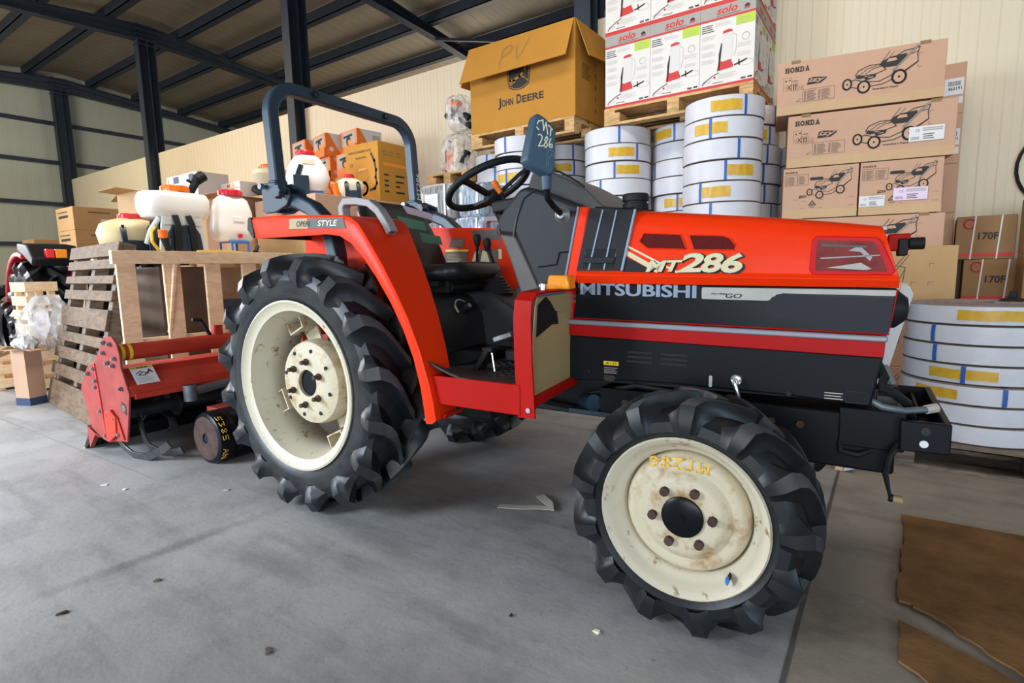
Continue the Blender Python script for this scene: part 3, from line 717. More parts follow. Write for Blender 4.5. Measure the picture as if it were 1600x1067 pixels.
# black side panel
bp = side_prism([(1.098, .949), (2.014, .933), (2.002, .810), (1.072, .827)], -.2895, -.262, 'black_gloss', 'side_panel', bevel=.003)
b = MB(); b.tube([(1.073, -.291, .828), (2.003, -.291, .811), (2.015, -.291, .931)], .0022, 'red_paint', 6); part(b, 'panel_edging', bp)
b = MB()
for off, m, d in ((.0006, 'rib_blue', .003), (.0012, 'letter_blue', 0)):
    skew_text(b, 'MITSUBISHI', 1.104 + d, .911, 1.498 + d, .951, .0, m, off, .014, -.009, -.2895)
part(b, 'maker_lettering', bp)
GP = lambda off: Matrix(((1, 0, 0, 0), (0, 0, -1, -.2895 - off), (0, 1, 0, 0), (0, 0, 0, 1)))
b = MB(); b.poly([(1.520, .936), (2.013, .928), (2.012, .913), (1.745, .919), (1.728, .915), (1.712, .900), (1.704, .897), (1.520, .900), (1.517, .904), (1.517, .933)], 'band_grey', GP(.0008))
skew_text(b, 'FALCEED', 1.545, .914, 1.590, .919, .003, 'ink', .0012, .03, -.001, -.2895); skew_text(b, 'GO', 1.585, .904, 1.632, .918, .005, 'ink', .0012, .02, -.001, -.2895)
part(b, 'name_band', bp)
b = MB(); b.poly([(1.700, .872), (1.703, .888), (1.716, .907), (1.730, .913), (1.76, .914), (2.010, .907), (2.002, .813), (1.95, .815), (1.879, .827), (1.78, .842), (1.712, .853), (1.703, .861)], 'panel_grey', GP(.001)); part(b, 'smoked_window', bp)
# nose
b = MB(); b.prism([(-.262, .62), (.262, .62), (.27, .94), (.26, 1.07), (-.26, 1.07), (-.27, .94)], 1.955, 1.985, 'black_matt', 'yz'); part(b, 'front_grille')
b = MB(); b.lathe([(0, .03), (.03, .025), (.052, 0), (.055, -.03)], 'charcoal', 20, Matrix.Translation((2.018, -.22, .875)) @ Matrix.Rotation(R(90), 4, 'Y')); part(b, 'headlight')
b = MB(); b.box((1.995, -.05, 1.035), (2.05, .02, 1.085), 'red_paint'); b.box((2.02, -.06, 1.02), (2.045, .03, 1.07), 'black_matt'); b.cyl((2.045, -.04, 1.055), (2.085, -.04, 1.055), .018, 'black_matt', 14); part(b, 'nose_catch', bevel=.004)
b = MB(); b.box((1.90, .16, 1.105), (2.0, .24, 1.122), 'steel'); part(b, 'bonnet_latch', bevel=.003)
b = MB(); b.lathe([(.045, 0), (.045, .02), (.040, .022), (.040, .028), (.046, .03), (.046, .05), (.042, .055), (0, .056)], 'black_matt', 26, Matrix.Translation((1.24, -.12, 1.205))); part(b, 'filler_cap')
# ---- front bracket
b = MB(); xa, xb, yb = 2.045, 2.155, .255
for s in (-1, 1):
    b.prism([(xa - .0, .49), (xb, .495), (xb, .576), (xa, .576)], s * yb - .010, s * yb + .010, 'black_paint')
b.box((xb - .018, -yb, .495), (xb, yb, .576), 'black_paint'); b.box((xa, -yb, .49), (xa + .018, yb, .565), 'black_paint'); b.box((xa, -yb, .49), (xb, yb, .50), 'black_paint')
b.box((xa + .05, -.02, .50), (xa + .06, yb, .56), 'black_paint')
br = part(b, 'front_bracket', bevel=.004)
b = MB(); b.cyl((2.098, -.2655, .517), (2.098, -.267, .517), .010, 'paper', 18); part(b, 'plug', br)
b = MB(); b.cyl((2.100, -.2655, .552), (2.100, -.267, .552), .011, 'glass_dark', 18); part(b, 'bolt_hole', br)
for s in (-1, 1):
    b = MB(); b.box((1.90, s * .19 - .025, .47), (2.06, s * .19 + .025, .585), 'black_paint'); part(b, 'bracket_arm', br, .004)
b = MB()
b.tube([(1.985, -.24, .72), (2.0, -.28, .69), (1.995, -.27, .665), (2.03, -.24, .64), (2.06, -.20, .61), (2.075, -.17, .565), (2.06, -.15, .54)], .013, 'black_matt', 10); part(b, 'coolant_hose')
b = MB(); b.tube([(1.965, -.27, .628), (2.0, -.275, .61), (2.05, -.26, .602), (2.10, -.225, .603)], .009, 'galv', 10); b.tube([(2.10, -.225, .603), (2.125, -.21, .608)], .013, 'ink_pale', 8); part(b, 'corrugated_conduit')
b = MB(); b.box((1.99, -.18, .585), (2.04, -.06, .62), 'cowl_brown'); b.tube([(2.0, -.1, .60), (2.02, -.16, .66), (2.0, -.14, .70)], .014, 'steel', 8); part(b, 'radiator_outlet')
b = MB(); b.tube([(2.045, -.235, .50), (2.025, -.26, .47), (2.018, -.262, .42), (2.028, -.258, .375), (2.034, -.258, .352)], [.010, .009, .008, .005, .005], 'black_matt', 8)
wr = part(b, 'loose_wire'); b = MB(); b.tube([(2.032, -.258, .352), (2.040, -.258, .349)], .011, 'black_matt', 10); b.tube([(2.040, -.258, .349), (2.062, -.258, .349)], .0115, 'tan_board', 12); part(b, 'plug_connector', wr)
b = MB(); b.tube([(1.90, -.19, .50), (1.91, -.225, .455), (1.95, -.225, .45), (1.985, -.2, .463)], .010, 'black_matt', 8); part(b, 'tow_hook')
# ---- fenders
prof = [(-.285, 1.244), (-.10, 1.240), (.15, 1.226), (.29, 1.216), (.335, 1.205), (.377, 1.178), (.432, 1.105), (.489, 1.025), (.547, .932), (.601, .834), (.648, .724), (.683, .613), (.700, .54), (.708, .485)]
arch = [(-.262, 1.156), (-.10, 1.152), (.10, 1.150), (.20, 1.150), (.275, 1.140), (.335, 1.110), (.400, 1.050), (.455, .985), (.520, .895), (.575, .80), (.618, .70), (.645, .60), (.656, .53), (.664, .470)]
def fender(s):
    mb = MB(); yo, yi = s * .625, s * .345
    def inner(x): return s * (.352 + max(0, x - .34) * .43)
    top_o = [(x, yo, z) for x, z in prof]; top_i = [(x, inner(x), z + .004) for x, z in prof]
    ridge = [(x - .012, s * .632, z - .012) for x, z in prof]; lip = [(x, s * .628, z) for x, z in arch]; lip2 = [(x - .004, s * .600, z + .012) for x, z in arch]
    under = [(x - .014, inner(x), z - .012) for x, z in prof]
    rings = [[a, b_, c, d, e, f] for a, b_, c, d, e, f in zip(top_i, top_o, ridge, lip, lip2, under)]
    mb.loft(rings, 'orange_paint')
    # inner wall
    wall = [(x - .004, z - .004) for x, z in prof[:(8 if s > 0 else 5)]] + [(.48, .90), (.46, .70), (.30, .68), (-.20, .80), (-.30, 1.10)][(0 if s > 0 else 2):]
    mb.prism(wall, s * .345, s * .337, 'orange_paint')
    # lower mudflap of the wheel arch, seen under the step
    mb.prism([(.660, .478), (.704, .488), (.735, .508), (.728, .492)], s * .600, s * .50, 'red_paint')
    f = part(mb, 'fender', tr, .004)
    e = MB(); e.prism([(-.288, 1.244), (-.262, 1.244), (-.250, 1.160), (-.262, 1.156), (-.300, 1.195)], s * .30, s * .634, 'charcoal'); part(e, 'fender_end', f, .004)
    h = MB()
    h.tube([(.165, s * .50, 1.222), (.160, s * .50, 1.262), (.180, s * .50, 1.284), (.25, s * .50, 1.280), (.315, s * .50, 1.268), (.362, s * .50, 1.235), (.40, s * .50, 1.185), (.420, s * .50, 1.150)], .017, 'handle_grey', 12, square=(.021, .014))
    h.tube([(.408, s * .503, 1.176), (.424, s * .503, 1.152)], .010, 'cowl_brown', 8)
    part(h, 'grab_handle', f)
    return f
fr_ = fender(-1)
M = Matrix(((1, 0, 0, 0), (0, 0, -1, -.6335), (0, 1, 0, 0), (0, 0, 0, 1)))
b = MB(); b.poly([(-.014, 1.181), (.10, 1.177), (.10, 1.216), (-.010, 1.221)], 'tan_board', M); b.poly([(.10, 1.177), (.315, 1.167), (.305, 1.206), (.10, 1.216)], 'cowl_brown', M)
b.text('OPEN', .035, 1.186, .115, 1.207, 'ink', Matrix(((1, .3, 0, -.36), (0, 0, -1, -.6345), (-.045, 1, 0, .003), (0, 0, 0, 1))), .012)
b.text('STYLE', .165, 1.187, .270, 1.208, 'chalk', Matrix(((1, .3, 0, -.36), (0, 0, -1, -.6345), (-.045, 1, 0, .003), (0, 0, 0, 1))), .012)
part(b, 'style_decal', fr_)
fl_ = fender(1)
M = Matrix(((1, 0, 0, 0), (0, 0, -1, .336), (0, 1, 0, 0), (0, 0, 0, 1)))
b = MB()
b.poly([(.02, 1.13), (.12, 1.125), (.13, 1.175), (.045, 1.18)], 'ink_soft', M); b.lines(.045, 1.135, .115, 1.17, 5, 'tan_board', Matrix.Translation((0, -.0006, 0)) @ M, .3)
b.poly([(-.03, 1.035), (.135, 1.03), (.155, 1.115), (.0, 1.12)], 'ink_soft', M); b.poly([(-.004, 1.108), (.152, 1.104), (.155, 1.115), (.0, 1.12)], 'yellow_paint', Matrix.Translation((0, -.0006, 0)) @ M); b.lines(.005, 1.045, .13, 1.10, 7, 'tan_board', Matrix.Translation((0, -.0006, 0)) @ M, .25)
b.poly([(.17, 1.04), (.34, 1.03), (.345, 1.11), (.20, 1.115)], 'ink_soft', M); b.poly([(.175, 1.05), (.21, 1.05), (.225, 1.105), (.20, 1.105)], 'chalk', Matrix.Translation((0, -.0006, 0)) @ M); b.poly([(.23, 1.05), (.29, 1.045), (.27, 1.105), (.245, 1.105)], 'chalk', Matrix.Translation((0, -.0006, 0)) @ M); b.lines(.29, 1.05, .335, 1.105, 6, 'tan_board', Matrix.Translation((0, -.0006, 0)) @ M, .25)
part(b, 'instruction_decals', fl_)
b = MB(); b.poly([(.19, 1.165), (.355, 1.155), (.36, 1.208), (.175, 1.214)], 'cowl_brown', M); part(b, 'top_decal', fl_)
# ---- roll bar
def roll_tube(zt, rr, yy, x0, lean, zb):
    pts = [(x0, -yy, zb), (x0 - lean * .5, -yy, (zb + zt - rr) / 2), (x0 - lean, -yy, zt - rr)]
    for i in range(1, 10):
        a = math.pi - math.pi / 2 * i / 9; pts.append((x0 - lean - .0, -yy + rr + rr * math.cos(a), zt - rr + rr * math.sin(a)))
    L_ = list(pts); L_ += [(p[0], -p[1], p[2]) for p in pts[::-1]]
    return L_
b = MB(); b.tube(roll_tube(1.845, .13, .455, -.315, .02, 1.40), .03, 'navy_paint', square=(.027, .027)); rb = part(b, 'roll_bar')
b = MB()
for y in (-.23, .23): b.cyl((-.303, y, 1.845), (-.298, y, 1.845), .016, 'black_matt', 16); b.cyl((-.300, y, 1.845), (-.2965, y, 1.845), .008, 'glass_dark', 12)
part(b, 'threaded_boss', rb)
b = MB(); M = Matrix(((0, 0, 1, -.2945), (-1, 0, 0, .484), (0, 1, 0, 0), (0, 0, 0, 1)))
M = Matrix(((0, 0, 1, -.2875), (0, 1, 0, .438), (1, 0, 0, 1.42), (0, 0, 0, 1)))
b.text('MT286', 0, .035, .15, .002, 'chalk', M, .0, .1); part(b, 'chalk_lettering', rb)
for s in (-1, 1):
    y = s * .455
    b = MB(); b.prism([(-.372, 1.29), (-.372, 1.408), (-.275, 1.408), (-.19, 1.375), (-.175, 1.335), (-.20, 1.30), (-.28, 1.275), (-.35, 1.275)], y - .048, y - .034, 'navy_paint'); b.prism([(-.372, 1.29), (-.372, 1.408), (-.275, 1.408), (-.19, 1.375), (-.175, 1.335), (-.20, 1.30), (-.28, 1.275), (-.35, 1.275)], y + .034, y + .048, 'navy_paint'); b.box((-.375, y - .046, 1.285), (-.355, y + .046, 1.40), 'navy_paint')
    b.tube([(-.32, y, 1.42), (-.32, y, 1.30)], .034, 'navy_paint', square=(.034, .034))
    b.tube([(-.28, y, 1.325), (-.18, y, 1.32), (-.08, y, 1.28), (.02, y, 1.20), (.05, y, 1.08), (.05, y, .70)], .033, 'navy_paint', square=(.034, .030))
    m_ = part(b, 'roll_bar_mount', tr, .006)
    k = MB(); kp = arc(0, 0, .030, 0, 360, 24)[:-1]; kp = [(x * (1 + .13 * math.cos(7 * math.atan2(z, x))), z * (1 + .13 * math.cos(7 * math.atan2(z, x)))) for x, z in kp]
    k.prism(kp, -.095, -.062, 'navy_paint', M=Matrix.Translation((-.205, y, 1.358))); k.cyl((-.205, y - .065, 1.358), (-.205, y - .03, 1.358), .012, 'navy_paint'); part(k, 'clamp_knob', m_, .004)
    k = MB(); k.cyl((-.345, y - .07, 1.392), (-.345, y + .07, 1.392), .008, 'chrome', 10); k.cyl((-.345, y - .075, 1.392), (-.345, y - .06, 1.392), .014, 'chrome', 8); part(k, 'pivot_pin', m_)
    k = MB()
    for dz in (0, .03):
        for dx in (0, .028): k.cyl((-.372 + 0, y - .025 + dx * 1.6, 1.31 + dz), (-.378, y - .025 + dx * 1.6, 1.31 + dz), .008, 'steel', 6)
    part(k, 'mount_bolts', m_)
# ---- seat
rings = []
for t, x, z, dep, hw in ((0, .10, 1.01, .05, .21), (.12, .085, 1.04, .07, .225), (.3, .05, 1.11, .085, .235), (.55, 0, 1.21, .10, .235), (.78, -.035, 1.28, .10, .225), (.92, -.06, 1.325, .085, .20), (1, -.085, 1.345, .05, .16)):
    r = []
    for i in range(24):
        a = 2 * math.pi * i / 24; c, s = math.cos(a), math.sin(a)
        r.append((x - dep / 2 + dep / 2 * math.copysign(abs(c) ** .7, c) + .035 * abs(s) ** 2.5, hw * math.copysign(abs(s) ** .6, s), z + .02 * c * (1 - t)))
    rings.append(r)
b = MB(); b.loft(rings, 'vinyl'); sb = part(b, 'seat_backrest', angle=1.2)
for poly, m, nm in (([(-.09, 1.268), (.095, 1.250), (.095, 1.205), (-.09, 1.215)], 'label_green', 'work_label'), ([(.035, 1.195), (.175, 1.180), (.175, 1.135), (.035, 1.145)], 'label_green', 'work_label'), ([(-.03, 1.325), (.165, 1.297), (.160, 1.262), (-.01, 1.285)], 'paper_pink', 'stock_label')):
    lab = MB()
    def bx(z): return .012 + (1.345 - z) * .36
    lab.add([(bx(z) + .014 + .02 * abs(y / .235) ** 2.5, y, z) for y, z in poly], [(0, 1, 2, 3)], m)
    (ya, za), (yb_, zb_), (yc, zc), (yd, zd) = poly
    for k in range(3):
        t0 = .18 + .26 * k; t1 = t0 + .10
        pts = []
        for u, t in ((.08, t0), (.85 - .2 * random.random(), t0), (.85, t1), (.08, t1)):
            y = (ya + (yb_ - ya) * u) * (1 - t) + (yd + (yc - yd) * u) * t; z = (za + (zb_ - za) * u) * (1 - t) + (zd + (zc - zd) * u) * t
            pts.append((bx(z) + .0146 + .02 * abs(y / .235) ** 2.5, y, z))
        lab.add(pts, [(0, 1, 2, 3)], 'ink_navy')
    part(lab, nm, sb, recalc=False)
b = MB(); rings = []
for z, g in ((.962, -.03), (.972, -.008), (.990, .003), (1.010, 0), (1.026, -.018), (1.032, -.06)):
    rings.append([(p[0], p[1], z + (.012 if p[0] > .42 and z > 1 else 0)) for p in sring(.25, 0, z, .235 + g, .235 + g, 4.0, 36)])
b.loft(rings, 'vinyl'); part(b, 'seat_cushion', angle=1.0)
b = MB(); b.bar((.12, -.235, 1.06), (.04, -.25, 1.13), .045, .02, 'black_matt'); b.bar((.04, -.245, 1.13), (.02, -.255, 1.11), .05, .022, 'black_matt'); part(b, 'seat_hinge', bevel=.004)
b = MB(); b.box((.08, -.15, .905), (.40, .15, .965), 'black_matt'); b.box((.12, -.20, .935), (.38, -.16, .96), 'black_matt'); b.box((.12, .16, .935), (.38, .20, .96), 'black_matt')
b.cyl((.40, -.14, .93), (.40, .14, .93), .02, 'black_matt', 12); part(b, 'seat_base', bevel=.004)
b = MB(); b.prism([(-.20, .64), (.48, .66), (.46, .80), (.40, .885), (.30, .915), (-.20, .915)], -.335, .335, 'console_black'); cs = part(b, 'seat_console', bevel=.012)
b = MB(); Mk = Matrix.Translation((.445, -.10, .835)) @ Matrix.Rotation(R(62), 4, 'Y')
b.lathe([(0, .035), (.020, .034), (.022, .03), (.020, .006), (.028, .002), (.028, -.01)], 'black_matt', 22, Mk); b.lathe([(0, .0365), (.010, .036), (.010, .034)], 'ink_pale', 14, Mk); part(b, 'dial_knob', cs)
b = MB(); MP = Matrix(((0, -.52, .85, .452), (1, 0, 0, 0), (0, .85, .52, .817), (0, 0, 0, 1)))
b.stroke([(-.10 + .048 * math.cos(R(a)), .02 + .048 * math.sin(R(a))) for a in range(20, 170, 10)], .006, 'chalk', MP); b.rect(-.155, .005, -.140, .04, 'chalk', MP)
b.rect(.03, .03, .085, .042, 'yellow_paint', MP); b.lines(.032, -.015, .083, .026, 4, 'ink_pale', MP, .35); part(b, 'console_print', cs)
# gear lever tunnel, boot, levers
b = MB(); b.prism([(.30, .62), (.80, .62), (.76, .72), (.62, .84), (.50, .905), (.30, .905)], .02, .335, 'console_black'); part(b, 'gear_tunnel', bevel=.014)
b = MB(); prf = []
for k in range(6): prf += [(.082 - .009 * k, .014 * k), (.068 - .009 * k, .014 * k + .009)]
b.lathe(prf + [(.018, .095), (.014, .11)], 'console_black', 24, Matrix.Translation((.47, .13, .895))); bt = part(b, 'lever_boot')
def lever(x, y, z0, dx, zt, name):
    mb = MB(); mb.tube([(x, y, z0), (x + dx * .5, y, (z0 + zt) / 2), (x + dx, y, zt)], [.009, .007, .007], 'black_paint', 10)
    l = part(mb, name); k = MB(); k.lathe([(0, .030), (.012, .028), (.019, .016), (.019, 0), (.013, -.025), (.008, -.035)], 'black_matt', 18, Matrix.Translation((x + dx, y, zt))); part(k, 'lever_knob', l)
lever(.47, .13, .99, -.05, 1.125, 'gear_lever'); lever(.33, .16, .90, .01, 1.150, 'range_lever')
# platform, sill, mat, pedals
b = MB(); b.box((.62, -.60, .600), (1.04, .60, .622), 'black_matt'); b.box((.64, -.604, .540), (1.04, -.592, .640), 'red_paint'); b.box((.64, .592, .540), (1.04, .604, .640), 'red_paint'); b.box((.56, -.34, .600), (.70, .34, .622), 'black_matt')
part(b, 'step_platform', bevel=.003)
b = MB(); pts = []
for i in range(9):
    t = i / 8; x = .66 + .375 * t
    ze = .632 + .050 * max(0, 1 - t * 2.2) ** 1.5
    pts.append([(x, -.600 + .0, ze + .008), (x, -.52, .634 + .02 * max(0, 1 - t * 2.2) ** 2), (x, -.30, .630), (x, .30, .630), (x, .30, .624), (x, -.30, .624), (x, -.52, .626), (x, -.600, ze)])
b.loft(pts, 'mat_brown')
for i in range(8):
    for j in range(12): b.box((.70 + .042 * i, -.50 + .04 * j, .630), (.724 + .042 * i, -.486 + .04 * j, .6345), 'black_matt')
part(b, 'rubber_mat')
b = MB(); b.bar((.735, -.40, .635), (.790, -.40, .712), .055, .022, 'black_matt', (1, 0, .2)); b.box((.770, -.428, .705), (.815, -.372, .722), 'black_matt'); part(b, 'pedal', bevel=.004)
b = MB(); b.tube([(.800, -.405, .70), (.812, -.407, .632)], .004, 'chrome', 8); part(b, 'pedal_rod')
b = MB(); b.tube([(.93, -.20, .93), (.90, -.21, .85), (.86, -.22, .79), (.80, -.22, .745), (.76, -.22, .735)], .022, 'black_matt', square=(.022, .016)); b.tube([(.95, -.10, .93), (.92, -.10, .85), (.84, -.10, .76)], .02, 'black_matt', square=(.02, .014))
pb = part(b, 'brake_pedal_arm'); b = MB(); b.bar((.705, -.225, .725), (.790, -.225, .752), .07, .022, 'steel', (0, 0, 1)); part(b, 'brake_pedal_pad', pb, .004)
b = MB(); b.tube([(.86, .02, .64), (.86, .02, .95)], .05, 'black_matt', 12); b.box((.80, -.24, .70), (1.03, .24, .94), 'black_matt'); b.box((.72, -.20, .63), (.80, .24, .68), 'black_matt'); part(b, 'steering_pedestal', bevel=.01)
# front lamp guard
b = MB()
b.tube([(1.06, -.597, .535), (1.052, -.597, .70), (1.050, -.597, .85), (1.052, -.590, .905), (1.055, -.565, .926), (1.055, -.50, .931), (1.055, -.30, .931), (1.055, -.262, .931)], .02, 'red_paint', square=(.004, .032))
b.tube([(1.055, -.262, .931), (1.055, -.268, .60)], .015, 'red_paint', square=(.006, .02)); b.tube([(1.06, -.60, .578), (1.06, -.268, .598)], .01, 'red_paint', square=(.018, .016))
lg = part(b, 'lamp_guard', bevel=.002)
b = MB(); b.prism([(-.560, .592), (-.280, .603), (-.275, .918), (-.52, .912), (-.535, .88), (-.548, .80)], 1.058, 1.062, 'tan_board', 'yz'); tb = part(b, 'guard_panel', lg)
b = MB(); b.prism([(-.522, .888), (-.470, .912), (-.400, .868), (-.385, .815), (-.430, .818), (-.535, .786)], 1.063, 1.066, 'black_matt', 'yz'); b.prism([(-.44, .892), (-.36, .862), (-.355, .852), (-.41, .862)], 1.0665, 1.068, 'tan_board', 'yz'); part(b, 'torn_patch', tb)
b = MB(); b.prism([(.0, 0), (.09, .0), (.082, .046), (.012, .048)], 0, .055, 'amber', M=Matrix.Translation((1.040, -.43, .934))); part(b, 'indicator_lamp', lg, .006)
b = MB(); b.cyl((1.055, -.475, .93), (1.055, -.475, .955), .010, 'chrome', 10); b.lathe([(0, .012), (.016, .008), (.016, 0)], 'chrome', 12, Matrix.Translation((1.055, -.475, .945))); part(b, 'wing_nut', lg)
b = MB()
for z in (.84, .62): b.box((1.03, -.268, z), (1.07, -.245, z + .035), 'steel_dark')
for z in (.905, .885): b.cyl((1.066, -.268, z), (1.078, -.268, z), .007, 'steel', 10)
part(b, 'hinge', lg)
b = MB(); b.cyl((1.070, -.6015, .562), (1.070, -.607, .562), .0085, 'chrome', 8); part(b, 'guard_bolt', lg)
# ---- cowl
def cowl_ring(x, zl, zs, zt, ys, yt):
    h = [(x, -ys * .96, zl), (x, -ys, zl + (zs - zl) * .5), (x, -ys, zs - .02), (x, -ys * .94, zs), (x, -yt, zt - .006), (x, -yt * .8, zt)]
    return h + [(p[0], -p[1], p[2]) for p in h[::-1]]
# side shell below the shoulder line
sh = [(.742, 1.150), (.748, 1.198), (.775, 1.232), (.846, 1.300), (.875, 1.304), (.932, 1.286), (1.100, 1.218), (1.088, 1.15), (1.046, .962), (.915, .930), (.822, 1.128), (.762, 1.135)]
b = MB(); b.prism(sh, -.268, .268, 'cowl_black'); cw = part(b, 'dash_cowl', bevel=.016, seg=3)
b = MB(); b.tube([(.818, -.270, 1.125), (.836, -.270, 1.20), (.866, -.270, 1.262), (.915, -.270, 1.289)], .0035, 'plastic_navy', 6); part(b, 'cowl_joint', cw)
b = MB(); b.tube([(.925, -.270, 1.010), (1.0, -.270, 1.018), (1.012, -.270, 1.06), (1.06, -.270, 1.062)], .003, 'charcoal', 6); part(b, 'cowl_moulding', cw)
b = MB()
b.loft([[(.800, y * .92, 1.285), (.835, y, 1.375), (.905, y, 1.372), (.985, y * 1.05, 1.338), (1.075, y * 1.15, 1.287), (1.150, y * 1.22, 1.216), (1.05, y * 1.5, 1.20), (.86, y * 1.6, 1.28)] for y in (-.158, .158)], 'cowl_grey'); ct = part(b, 'instrument_hood', bevel=.012, seg=3)
b = MB(); b.tube([(.915, -.168, 1.370), (.96, -.165, 1.362), (1.01, -.172, 1.335), (1.07, -.18, 1.295)], .004, 'black_matt', 6); b.tube([(.915, -.168, 1.373), (.930, -.15, 1.382), (.945, -.165, 1.372)], .003, 'black_matt', 6); part(b, 'rubber_seal', ct)
b = MB(); b.prism([(.752, 1.140), (.822, 1.130), (.838, 1.10), (.925, .930), (.845, .905), (.795, 1.04)], -.264, -.20, 'cowl_brown'); b.prism([(.752, 1.140), (.822, 1.130), (.838, 1.10), (.925, .930), (.845, .905), (.795, 1.04)], .264, .20, 'cowl_brown')
b.prism([(.790, 1.13), (.90, .93), (.845, .905), (.780, 1.04)], -.21, .21, 'cowl_brown'); part(b, 'lower_cowl', bevel=.008)
b = MB(); b.prism([(1.100, 1.214), (1.140, 1.208), (1.092, .952), (1.046, .956)], -.2925, .2925, 'orange_paint'); part(b, 'hood_collar', bevel=.008)
b = MB(); b.tube([(1.098, -.291, 1.212), (1.044, -.291, .962)], .004, 'rib_blue', 6); part(b, 'collar_seal')
# steering
b = MB(); Ms = Matrix.Translation((.525, 0, 1.375)) @ Matrix.Rotation(R(-27), 4, 'Y')
ringpts = [Ms @ Vector((.19 * math.cos(2 * math.pi * i / 40), .19 * math.sin(2 * math.pi * i / 40), 0)) for i in range(40)]
b.tube(ringpts, .0155, 'black_matt', 12, loop=True); sw = part(b, 'steering_wheel')
for a in (150, 270, 30):
    b = MB(); p = Vector((.185 * math.cos(R(a)), .185 * math.sin(R(a)), -.004)); q = Vector((.03 * math.cos(R(a)), .03 * math.sin(R(a)), -.055))
    b.tube([Ms @ p, Ms @ (p * .75 + Vector((0, 0, -.014))), Ms @ q], .012, 'black_matt', square=(.018, .008)); part(b, 'spoke', sw)
b = MB(); b.lathe([(0, -.035), (.035, -.037), (.045, -.05), (.045, -.075), (.03, -.09)], 'black_matt', 20, Ms); b.tube([Ms @ Vector((0, 0, -.08)), Ms @ Vector((0, 0, -.22))], .028, 'black_matt', 14); part(b, 'steering_hub', sw)
b = MB(); b.tube([(.655, -.04, 1.27), (.615, -.045, 1.330)], .006, 'black_paint', 8); tl = part(b, 'throttle_lever'); b = MB(); b.tube([(.618, -.045, 1.326), (.604, -.046, 1.348), (.588, -.047, 1.372), (.583, -.047, 1.379)], [.010, .014, .015, .009], 'lid_orange', 14); part(b, 'throttle_knob', tl)['label'] = 'orange throttle grip'
b = MB(); b.bar((.64, -.05, 1.255), (.80, -.05, 1.270), .20, .05, 'black_matt'); part(b, 'instrument_shelf', bevel=.01)
b = MB(); Mk = Matrix(((1, 0, 0, .705), (0, 0, -1, -.19), (0, 1, 0, 1.10), (0, 0, 0, 1)))
b.tube([Mk @ Vector((.015 * math.cos(2 * math.pi * i / 14), .06 + .02 * math.sin(2 * math.pi * i / 14), 0)) for i in range(14)], .0018, 'steel_dark', 6, loop=True)
for k in range(4): b.tube([Mk @ Vector((.005 * math.cos(2 * math.pi * i / 8), .03 - .012 * k + .007 * math.sin(2 * math.pi * i / 8), 0)) for i in range(8)], .0014, 'steel_dark', 5, loop=True)
b.box((-.008, -.055, -.003), (.008, -.015, .003), 'tan_board', Mk); b.box((-.02, -.05, -.002), (-.012, -.02, .002), 'steel_dark', Mk); part(b, 'key_ring')
# mirror
mc = Vector((1.088, -.535, 1.372)); Mm = Matrix.Translation(mc) @ Matrix.Rotation(R(-36), 4, 'Z')
prof_m = [(-.010, .094), (.008, .085), (.040, .060), (.047, .046), (.042, -.070), (.034, -.086), (.022, -.090), (-.046, -.060), (-.056, -.044), (-.054, -.034), (-.024, .084), (-.018, .092)]
b = MB(); b.loft([[(x, y * k, z * k) for y, z in prof_m] for x, k in ((-.036, .97), (-.026, 1.0), (.004, .99), (.016, .93))], 'mirror_navy', M=Mm); mr = part(b, 'mirror_housing', bevel=.004, seg=3)
b = MB(); b.prism([(y * .9, z * .9) for y, z in prof_m], -.0385, -.0362, 'chrome', 'yz', Mm); part(b, 'mirror_glass', mr)
Mt = Mm @ Matrix(((0, 0, 1, .0170), (1, 0, 0, 0), (0, 1, 0, 0), (0, 0, 0, 1)))
PZ = lambda pts: [((x - 427) * 1.80e-4, (587 - y) * 1.80e-4) for x, y in pts]
b = MB()
for st in ([(330, 250), (350, 205), (405, 195), (430, 180), (440, 350), (490, 215), (515, 400)], [(315, 305), (350, 340)], [(530, 262), (560, 280), (600, 325)], [(578, 300), (565, 420)], [(345, 425), (385, 415), (415, 450), (405, 500), (345, 605), (430, 595)],
           [(500, 440), (455, 500), (490, 540), (510, 580), (480, 620), (445, 600), (455, 560), (520, 480), (500, 440)], [(572, 475), (545, 530), (540, 590), (560, 618), (595, 608), (598, 565), (570, 560), (548, 590)]):
    b.stroke(PZ(st), .0036, 'chalk', Mt)
part(b, 'chalk_lettering', mr)
b = MB()
for st in ([(480, 930), (500, 760), (520, 680), (560, 645), (670, 720)], [(510, 940), (530, 800), (545, 760), (585, 730), (665, 775)]): b.stroke(PZ(st), .0010, 'rib_blue', Mt)
part(b, 'moulded_ridge', mr)
hh = .086
a_top = Mm @ Vector((-.010, .024, -hh))
b = MB(); b.tube([a_top, a_top + Vector((0, 0, -.04))], [.017, .014], 'mirror_navy', 14)
b.tube([a_top + Vector((0, 0, -.035)), a_top + Vector((-.003, .01, -.065)), a_top + Vector((.0, .04, -.085)), Vector((1.035, -.36, 1.215)), Vector((1.022, -.272, 1.195))], [.010, .010, .010, .010, .011], 'black_paint', 10); ma = part(b, 'mirror_arm')
b = MB(); b.lathe([(0, .018), (.014, .016), (.024, .004), (.030, 0)], 'steel', 16, Matrix.Translation((1.024, -.268, 1.192)) @ Matrix.Rotation(R(90), 4, 'X')); part(b, 'arm_flange', ma)

